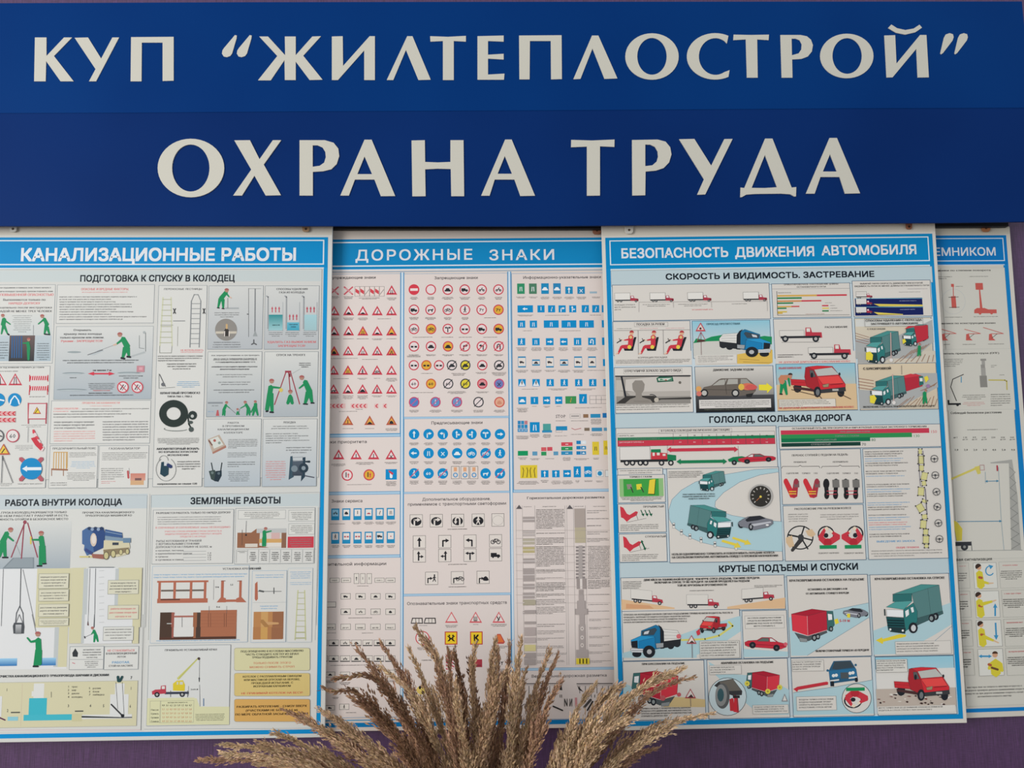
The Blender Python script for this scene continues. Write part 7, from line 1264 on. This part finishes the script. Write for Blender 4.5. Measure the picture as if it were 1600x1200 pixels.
for k, (x0, y0, x1, y1) in enumerate(((178, 70, 314, 208), (186, 226, 328, 368), (195, 386, 340, 528), (204, 546, 350, 688))):
    lett(); para(x0 - 78, y0 + 12, x0 - 35, y0 + 22, 1, 'c06a6a'); para(x0 - 80, y0 + 50, x0 - 32, y0 + 102, 4, '4a4a46', bold=.02); qs(x0 - 95, y0, x0 - 16, y1, '9a9c94', .4)
    qs(x1 + 6, y0 - 6, x1 + 260, y1 - 6, '9a9c94', .4); para(x1 + 22, y0 + 4, x1 + 115, y0 + 18, 1, 'c06a6a', 'c', last=1); para(x1 + 15, y0 + 38, x1 + 135, y0 + 92, 5, '4a4a46', 'c', bold=.02)
    sub('signaller_drawing', 'person in a yellow shirt giving a hand signal'); q(x0, y0, x1, y1, 'd2d2ca'); qs(x0, y0, x1, y1, '8a8c88', .5); YS = 'ccc03c'
    if k < 3:
        hx = x0 + (32, 24, 26)[k]; limb(YS, hx + 2, y0 + 52, hx + 12, y1 - 8, 36, 42); c(hx, y0 + 24, 14, 'c89a7c'); el(hx - 3, y0 + 20, 17, 17, '3a2c26', 20, 230); limb('a85a3c', hx, y0 + 78, hx + 18, y0 + 82, 14)
        if k == 0: limb(YS, hx + 12, y0 + 102, hx + 55, y0 + 112, 18, 12); limb('d0b090', hx + 55, y0 + 112, hx + 80, y0 + 110, 9, 6); arc(x0 + 92, y0 + 42, 22, 25, 6, '3a8cb8', 100, 330); p('3a8cb8', x0 + 85,y0 + 8, x0 + 112,y0 + 16, x0 + 96,y0 + 34)
        if k == 1: limb(YS, hx + 12, y0 + 72, hx + 75, y0 + 55, 22, 12); limb('d0b090', hx + 75, y0 + 55, hx + 95, y0 + 48, 9, 6); l('3a8cb8', 9, x1 - 28, y1 - 8, x1 - 28, y0 + 85); p('3a8cb8', x1 - 40,y0 + 90, x1 - 28,y0 + 66, x1 - 16,y0 + 90)
        if k == 2: limb(YS, hx + 12, y0 + 88, hx + 72, y0 + 112, 22, 12); limb('d0b090', hx + 72, y0 + 112, hx + 98, y0 + 124, 9, 7); l('3a8cb8', 9, x1 - 38, y0 + 15, x1 - 34, y0 + 85); p('3a8cb8', x1 - 48,y0 + 82, x1 - 22,y0 + 82, x1 - 34,y0 + 108)
    else:
        limb(YS, x0 + 98, y0 + 72, x0 + 100, y1 - 6, 62, 52); limb(YS, x0 + 72, y0 + 78, x0 + 62, y0 + 108, 20, 16); limb(YS, x0 + 126, y0 + 78, x0 + 135, y0 + 120, 20, 16); limb('6a4a30', x0 + 75, y0 + 100, x0 + 112, y0 + 112, 12); c(x0 + 95, y0 + 30, 15, 'c89a7c'); el(x0 + 95, y0 + 24, 16, 14, '4a3426', 0, 180); limb('a85a3c', x0 + 58, y0 + 82, x0 + 74, y0 + 88, 14); l('3a8cb8', 9, x0 + 18, y0 + 38, x0 + 64, y0 + 38); p('3a8cb8', x0 + 4,y0 + 38, x0 + 22,y0 + 28, x0 + 22,y0 + 48); p('3a8cb8', x0 + 78,y0 + 38, x0 + 60,y0 + 28, x0 + 60,y0 + 48)
flush()

# ------------------------------------------------------------------ hanger tabs screwed to the boards
def tab(parent, x, y, w, h, Yf, col, label, screw='4a3c30', tilt=0):
    W = unproj([(x - w / 2, y - 9), (x + w / 2, y - 9), (x + w / 2 * .85 + tilt, y + h * .8), (x + w / 4 + tilt, y + h), (x - w / 4 + tilt, y + h), (x - w / 2 * .85 + tilt, y + h * .8)], Yf)
    v, f = prism(W, Yf - .0035, Yf - .0015); v = np.array(v)
    o = mesh_obj('hanger_tab', v, f, MAT['metal'], parent, [lin(col)] * len(v)); fix_normals(o); tag(o, label)
    m = o.modifiers.new('edge', 'BEVEL'); m.width = .0008; m.segments = 2
    ctr = at(x + tilt, y + h * .55, Yf); r = .0022; vs = [(ctr[0] + r * math.cos(a) * s_, Yf - d, ctr[2] + r * math.sin(a) * s_) for d, s_ in ((.0034, 1), (.0045, .8)) for a in np.linspace(0, 2 * math.pi, 12, endpoint=False)]
    fs = [tuple(range(12, 24))] + [(i, (i + 1) % 12, 12 + (i + 1) % 12, 12 + i) for i in range(12)]
    s = mesh_obj('screw', vs, fs, MAT['metal'], o, [lin(screw)] * 24); fix_normals(s)
tab(P1, 22, 353, 13, 10, -.0375, 'bcbab0', 'pale metal hanger tab at left'); tab(P1, 478.5, 353, 13, 10, -.0375, '9a7c5c', 'rusty brown hanger tab at right', '3c2c22')
tab(P2, 932.5, 353, 16, 14, -.0155, '96644c', 'rusty brown hanger tab', '3a2418'); tab(P3, 982.5, 353, 15, 13, -.0375, 'c4c0b6', 'pale metal hanger tab at left'); tab(P3, 1419, 350, 11, 9, -.0375, '86543c', 'rusty brown hanger tab at right', '2c1c16')
tab(P4, 1539, 350, 16, 13, -.0155, 'a46c44', 'orange brown hanger tab', '3c2418')
INK[0] = 1.2

# ------------------------------------------------------------------ floor vase (below the picture) and dried grass
VY = -.26; VM = at(747, 1480, VY)
prof = [(.0, .0), (.075, .0), (.085, .02), (.11, .2), (.105, .34), (.07, .5), (.045, .6), (.05, .66), (.056, .68), (.05, .68), (.04, .6), (.03, .58)]
prof = [(r, z * (VM[2] - .01) / .68) for r, z in prof]
vs = []; fs = []; nn = 40
for r, z in prof:
    for k in range(nn): a = 2 * math.pi * k / nn; vs.append((VM[0] + r * math.cos(a), VY + r * math.sin(a), z))
for i in range(len(prof) - 1):
    for k in range(nn): k2 = (k + 1) % nn; fs.append((i * nn + k, i * nn + k2, (i + 1) * nn + k2, (i + 1) * nn + k))
vm_ = material('brown_ceramic', rough=.3, spec=.5); noise_mix(vm_, lin('4a3428'), lin('6a4a36'), nscale=12)
tag(mesh_obj('floor_vase', vs, fs, vm_, smooth=True), 'tall brown ceramic floor vase holding the dried grass', 'vase')

def spline(P, n):
    P = np.array(P, float); P = np.vstack([2 * P[0] - P[1], P, 2 * P[-1] - P[-2]]); out = []
    for i in range(1, len(P) - 2):
        for u in np.linspace(0, 1, n, endpoint=False):
            a, b, c_, d = P[i - 1:i + 3]; out.append(.5 * ((2 * b) + (c_ - a) * u + (2 * a - 5 * b + 4 * c_ - d) * u * u + (-a + 3 * b - 3 * c_ + d) * u ** 3))
    out.append(P[-2]); return np.array(out)
def plume(tip, mid, ex, dt, wpx, tone, label, dens=1.0, seed=0):
    R = np.random.RandomState(seed + 11); de = (dt + VY) / 2
    mouth = VM + np.array([R.uniform(-.025, .025), R.uniform(-.025, .025), 0])
    K = [at(*tip, dt), at(*mid, dt * .8 + de * .2), at(*ex, de)]
    K += [(K[-1] + mouth) / 2 * .5 + (K[-1] * .3 + mouth * .7) * .5 + np.array([(ex[0] - 745) * .00012, 0, .0]), mouth, mouth * [1, 1, 0] + [0, 0, mouth[2] - .09]]
    C_ = spline(K, 14); seg = np.linalg.norm(np.diff(C_, axis=0), axis=1); L = np.r_[0, np.cumsum(seg)]
    root = tag(empty('dried_grass_plume', mouth), label, 'dried grass', 'dried grass plumes in the vase')
    # stem
    n = 6; vs = []; fs = []
    for i, c_ in enumerate(C_):
        T = C_[min(i + 1, len(C_) - 1)] - C_[max(i - 1, 0)]; T /= np.linalg.norm(T); U = np.cross(T, [0, 1, 0]); U /= np.linalg.norm(U) + 1e-9; W_ = np.cross(T, U); r = .0006 + .0009 * min(1, L[i] / .35)
        for k in range(n): a = 2 * math.pi * k / n; vs.append(c_ + U * r * math.cos(a) + W_ * r * math.sin(a))
    for i in range(len(C_) - 1):
        for k in range(n): k2 = (k + 1) % n; fs.append((i * n + k, i * n + k2, (i + 1) * n + k2, (i + 1) * n + k))
    mesh_obj('stem', vs, fs, MAT['grass'], root, [lin('a89468')] * len(vs), True)
    # panicle: branchlets pressed along the stem, each set with small pointed spikelets
    PL = min(.34, L[-1] * .62) * R.uniform(.9, 1.05); px = abs(dt - CAM[1]) / F; wid = wpx * px * 1.55
    V_ = []; Fc = []; Cc = []; nb = int(400 * dens)
    base = np.array(lin(tone, 1.0)); n0 = 0
    sp_t = np.sort(R.beta(1.15, 1.0, nb)) * PL
    lobes = 1 + .35 * np.sin(np.linspace(0, R.uniform(14, 22), 200) + R.uniform(0, 6)); 
    for s_ in sp_t:
        i = min(np.searchsorted(L, s_), len(C_) - 2); i = max(i, 1); f = (s_ - L[i - 1]) / max(L[i] - L[i - 1], 1e-9); P0 = C_[i - 1] * (1 - f) + C_[i] * f
        T = C_[i - 1] - C_[i]; T /= np.linalg.norm(T)
        g = s_ / PL; w = wid * (min(1, .26 + 1.9 * g) if g < .5 else 1.05 - .35 * (g - .5) * 2) * lobes[int(g * 199)]
        rv = R.normal(size=3); rv -= T * rv.dot(T); rv /= np.linalg.norm(rv)
        al = math.radians(R.uniform(8, 21)); D = T * math.cos(al) + rv * math.sin(al); bl_ = w * .5 / math.sin(math.radians(22)) * R.uniform(.55, 1.1); m = max(3, int(bl_ / .0034))
        tint = R.uniform(.7, 1.2)
        for j in range(m):
            q0 = P0 + D * bl_ * (j + R.uniform(0, .6)) / m + R.normal(size=3) * .0006 - T * bl_ * .25
            d = D + R.normal(size=3) * .17; d /= np.linalg.norm(d); ln = R.uniform(.0045, .009); ww = R.uniform(.0009, .0017)
            sd = np.cross(d, R.normal(size=3)); sd /= np.linalg.norm(sd) + 1e-9; up = np.cross(d, sd) * ww * .6
            V_ += [q0, q0 + d * ln * .4 + sd * ww + up, q0 + d * ln, q0 + d * ln * .4 - sd * ww + up]
            cc = base * tint * R.uniform(.75, 1.25) * [1, 1 + R.uniform(-.05, .04), 1 + R.uniform(-.08, .14)]
            Cc += [cc] * 4; Fc += [(n0, n0 + 1, n0 + 2), (n0, n0 + 2, n0 + 3)]; n0 += 4
    mesh_obj('panicle', V_, Fc, MAT['grass'], root, np.clip(Cc, 0, .9))['kind'] = 'stuff'
T1, T2, T3, T4 = 'bfa07e', 'd0b38e', 'b48f72', '957358'
PLUMES = [
 ((312, 1187), (420, 1192), (560, 1222), -.20, 16, T3, 'lowest dried grass plume at far left with its thin tip against the violet wall'),
 ((343, 1163), (440, 1176), (575, 1228), -.17, 17, T2, 'pale dried grass plume lying level over the violet wall at left'),
 ((345, 1177), (440, 1188), (560, 1232), -.22, 17, T2, 'pale plume just under the level one at left, its tip curling'),
 ((400, 1193), (470, 1200), (560, 1240), -.26, 18, T1, 'dried grass plume along the bottom edge left of the bunch'),
 ((407, 1160), (490, 1186), (600, 1240), -.18, 20, T1, 'fluffy plume rising from the left bunch over violet wall'),
 ((430, 1145), (485, 1170), (590, 1240), -.14, 18, T2, 'plume with its pale tip on the lower blue border of the leftmost poster'),
 ((444, 1109), (500, 1140), (615, 1232), -.14, 18, T3, 'plume with its tip on the orange text card'),
 ((470, 1122), (530, 1158), (612, 1230), -.20, 18, T1, 'plume crossing the lower right corner of the leftmost poster'),
 ((499, 1108), (555, 1148), (640, 1232), -.16, 17, T2, 'plume with its tip on the right border of the leftmost poster'),
 ((508, 1114), (572, 1164), (650, 1240), -.24, 20, T1, 'plume beside the right border of the leftmost poster, tip slightly lower'),
 ((508, 1077), (575, 1097), (665, 1225), -.40, 22, T4, 'brown out of focus plume bending left over the white plates'),
 ((545, 1086), (598, 1132), (665, 1225), -.28, 24, T3, 'thick brown plume below the bending one at left'),
 ((524, 1060), (592, 1066), (675, 1195), -.36, 18, T4, 'dark plume arching left over the plates panel'),
 ((557, 1011), (606, 1080), (675, 1222), -.20, 22, T3, 'tall plume left of the small yellow disc sign'),
 ((594, 1002), (638, 1075), (690, 1215), -.18, 17, T3, 'tall slim plume whose tip touches the upper row of vehicle plates'),
 ((594, 1041), (648, 1092), (702, 1218), -.22, 17, T2, 'slim plume whose tip ends beside the last plate with an arrow'),
 ((640, 1018), (666, 1075), (712, 1212), -.18, 18, T2, 'slim plume left of the yellow round sign with black drops'),
 ((651, 983), (690, 1050), (722, 1212), -.22, 22, T1, 'tallest central plume whose tip crosses the round 70 sign'),
 ((682, 1042), (703, 1110), (722, 1212), -.26, 22, T3, 'plume right of the tallest central one, half hidden'),
 ((702, 1016), (706, 1080), (728, 1212), -.16, 15, T3, 'plume in front of the diagonally striped sign'),
 ((709, 1015), (721, 1080), (735, 1212), -.14, 17, T4, 'dark plume at the right edge of the striped sign'),
 ((712, 1066), (718, 1120), (734, 1212), -.32, 17, T2, 'short pale plume in front at the middle of the bunch'),
 ((743, 1006), (738, 1055), (745, 1205), -.22, 15, T1, 'plume whose tip ends under the yellow К sign'),
 ((733, 1032), (745, 1110), (752, 1212), -.12, 16, T4, 'dark plume deep in the middle of the bunch'),
 ((774, 1000), (767, 1070), (752, 1205), -.24, 19, T1, 'tall plume left of the orange triangle sign'),
 ((778, 1016), (776, 1080), (765, 1212), -.16, 17, T3, 'plume hidden behind the one left of the orange triangle sign'),
 ((790, 1046), (768, 1110), (746, 1208), -.30, 19, T1, 'plume leaning right below the dark red sign'),
 ((797, 1003), (792, 1060), (775, 1208), -.14, 15, T3, 'plume along the divider right of the orange triangle sign'),
 ((815, 995), (806, 1060), (792, 1208), -.24, 21, T2, 'tall pale plume in front of the road marking table'),
 ((823, 1042), (812, 1090), (802, 1208), -.18, 17, T1, 'short plume just right of the tall pale one'),
 ((858, 1018), (838, 1075), (806, 1208), -.22, 15, T1, 'slim plume leaning right, left one of a close pair'),
 ((872, 1023), (846, 1085), (815, 1208), -.18, 15, T3, 'slim plume leaning right, right one of a close pair'),
 ((876, 1064), (850, 1115), (820, 1212), -.26, 19, T3, 'plume whose tip touches the bridge sketch'),
 ((930, 1069), (900, 1112), (862, 1208), -.18, 13, T2, 'thin straight plume standing alone over the vertical marking panel'),
 ((875, 1147), (868, 1175), (856, 1212), -.24, 13, T1, 'small plume against the violet wall under the road sign poster'),
 ((900, 1122), (890, 1155), (878, 1215), -.28, 26, T2, 'short bushy plume at the left of the right cluster'),
 ((972, 1069), (925, 1112), (884, 1208), -.20, 22, T1, 'bushy plume with its tip on the left border of the truck poster'),
 ((958, 1088), (930, 1128), (888, 1218), -.28, 24, T2, 'loose bushy plume in the middle of the right cluster'),
 ((1005, 1074), (955, 1112), (896, 1212), -.22, 24, T1, 'bushy plume crossing the blue corner of the truck poster'),
 ((1068, 1044), (988, 1088), (905, 1208), -.24, 20, T2, 'long plume reaching over the red truck picture, upper one'),
 ((1084, 1057), (1010, 1090), (912, 1214), -.16, 13, T3, 'thin plume reaching furthest over the red truck picture'),
 ((985, 1122), (940, 1148), (898, 1218), -.30, 24, T2, 'short thick plume low in the right cluster'),
 ((1110, 1116), (1042, 1136), (938, 1218), -.24, 17, T2, 'rightmost plume lying over the lower border of the truck poster'),
 ((1036, 1128), (990, 1155), (930, 1224), -.20, 20, T1, 'plume just under the rightmost one'),
 ((1030, 1168), (990, 1184), (945, 1230), -.18, 15, T3, 'lowest right plume against the violet wall'),
]
for k_i, (a, b, e, d, w, tn, lb_) in enumerate(PLUMES): plume(a, b, e, d, w, tn, lb_, 1.0, k_i)

# glyph source object is no longer needed
bpy.data.objects.remove(_ob)
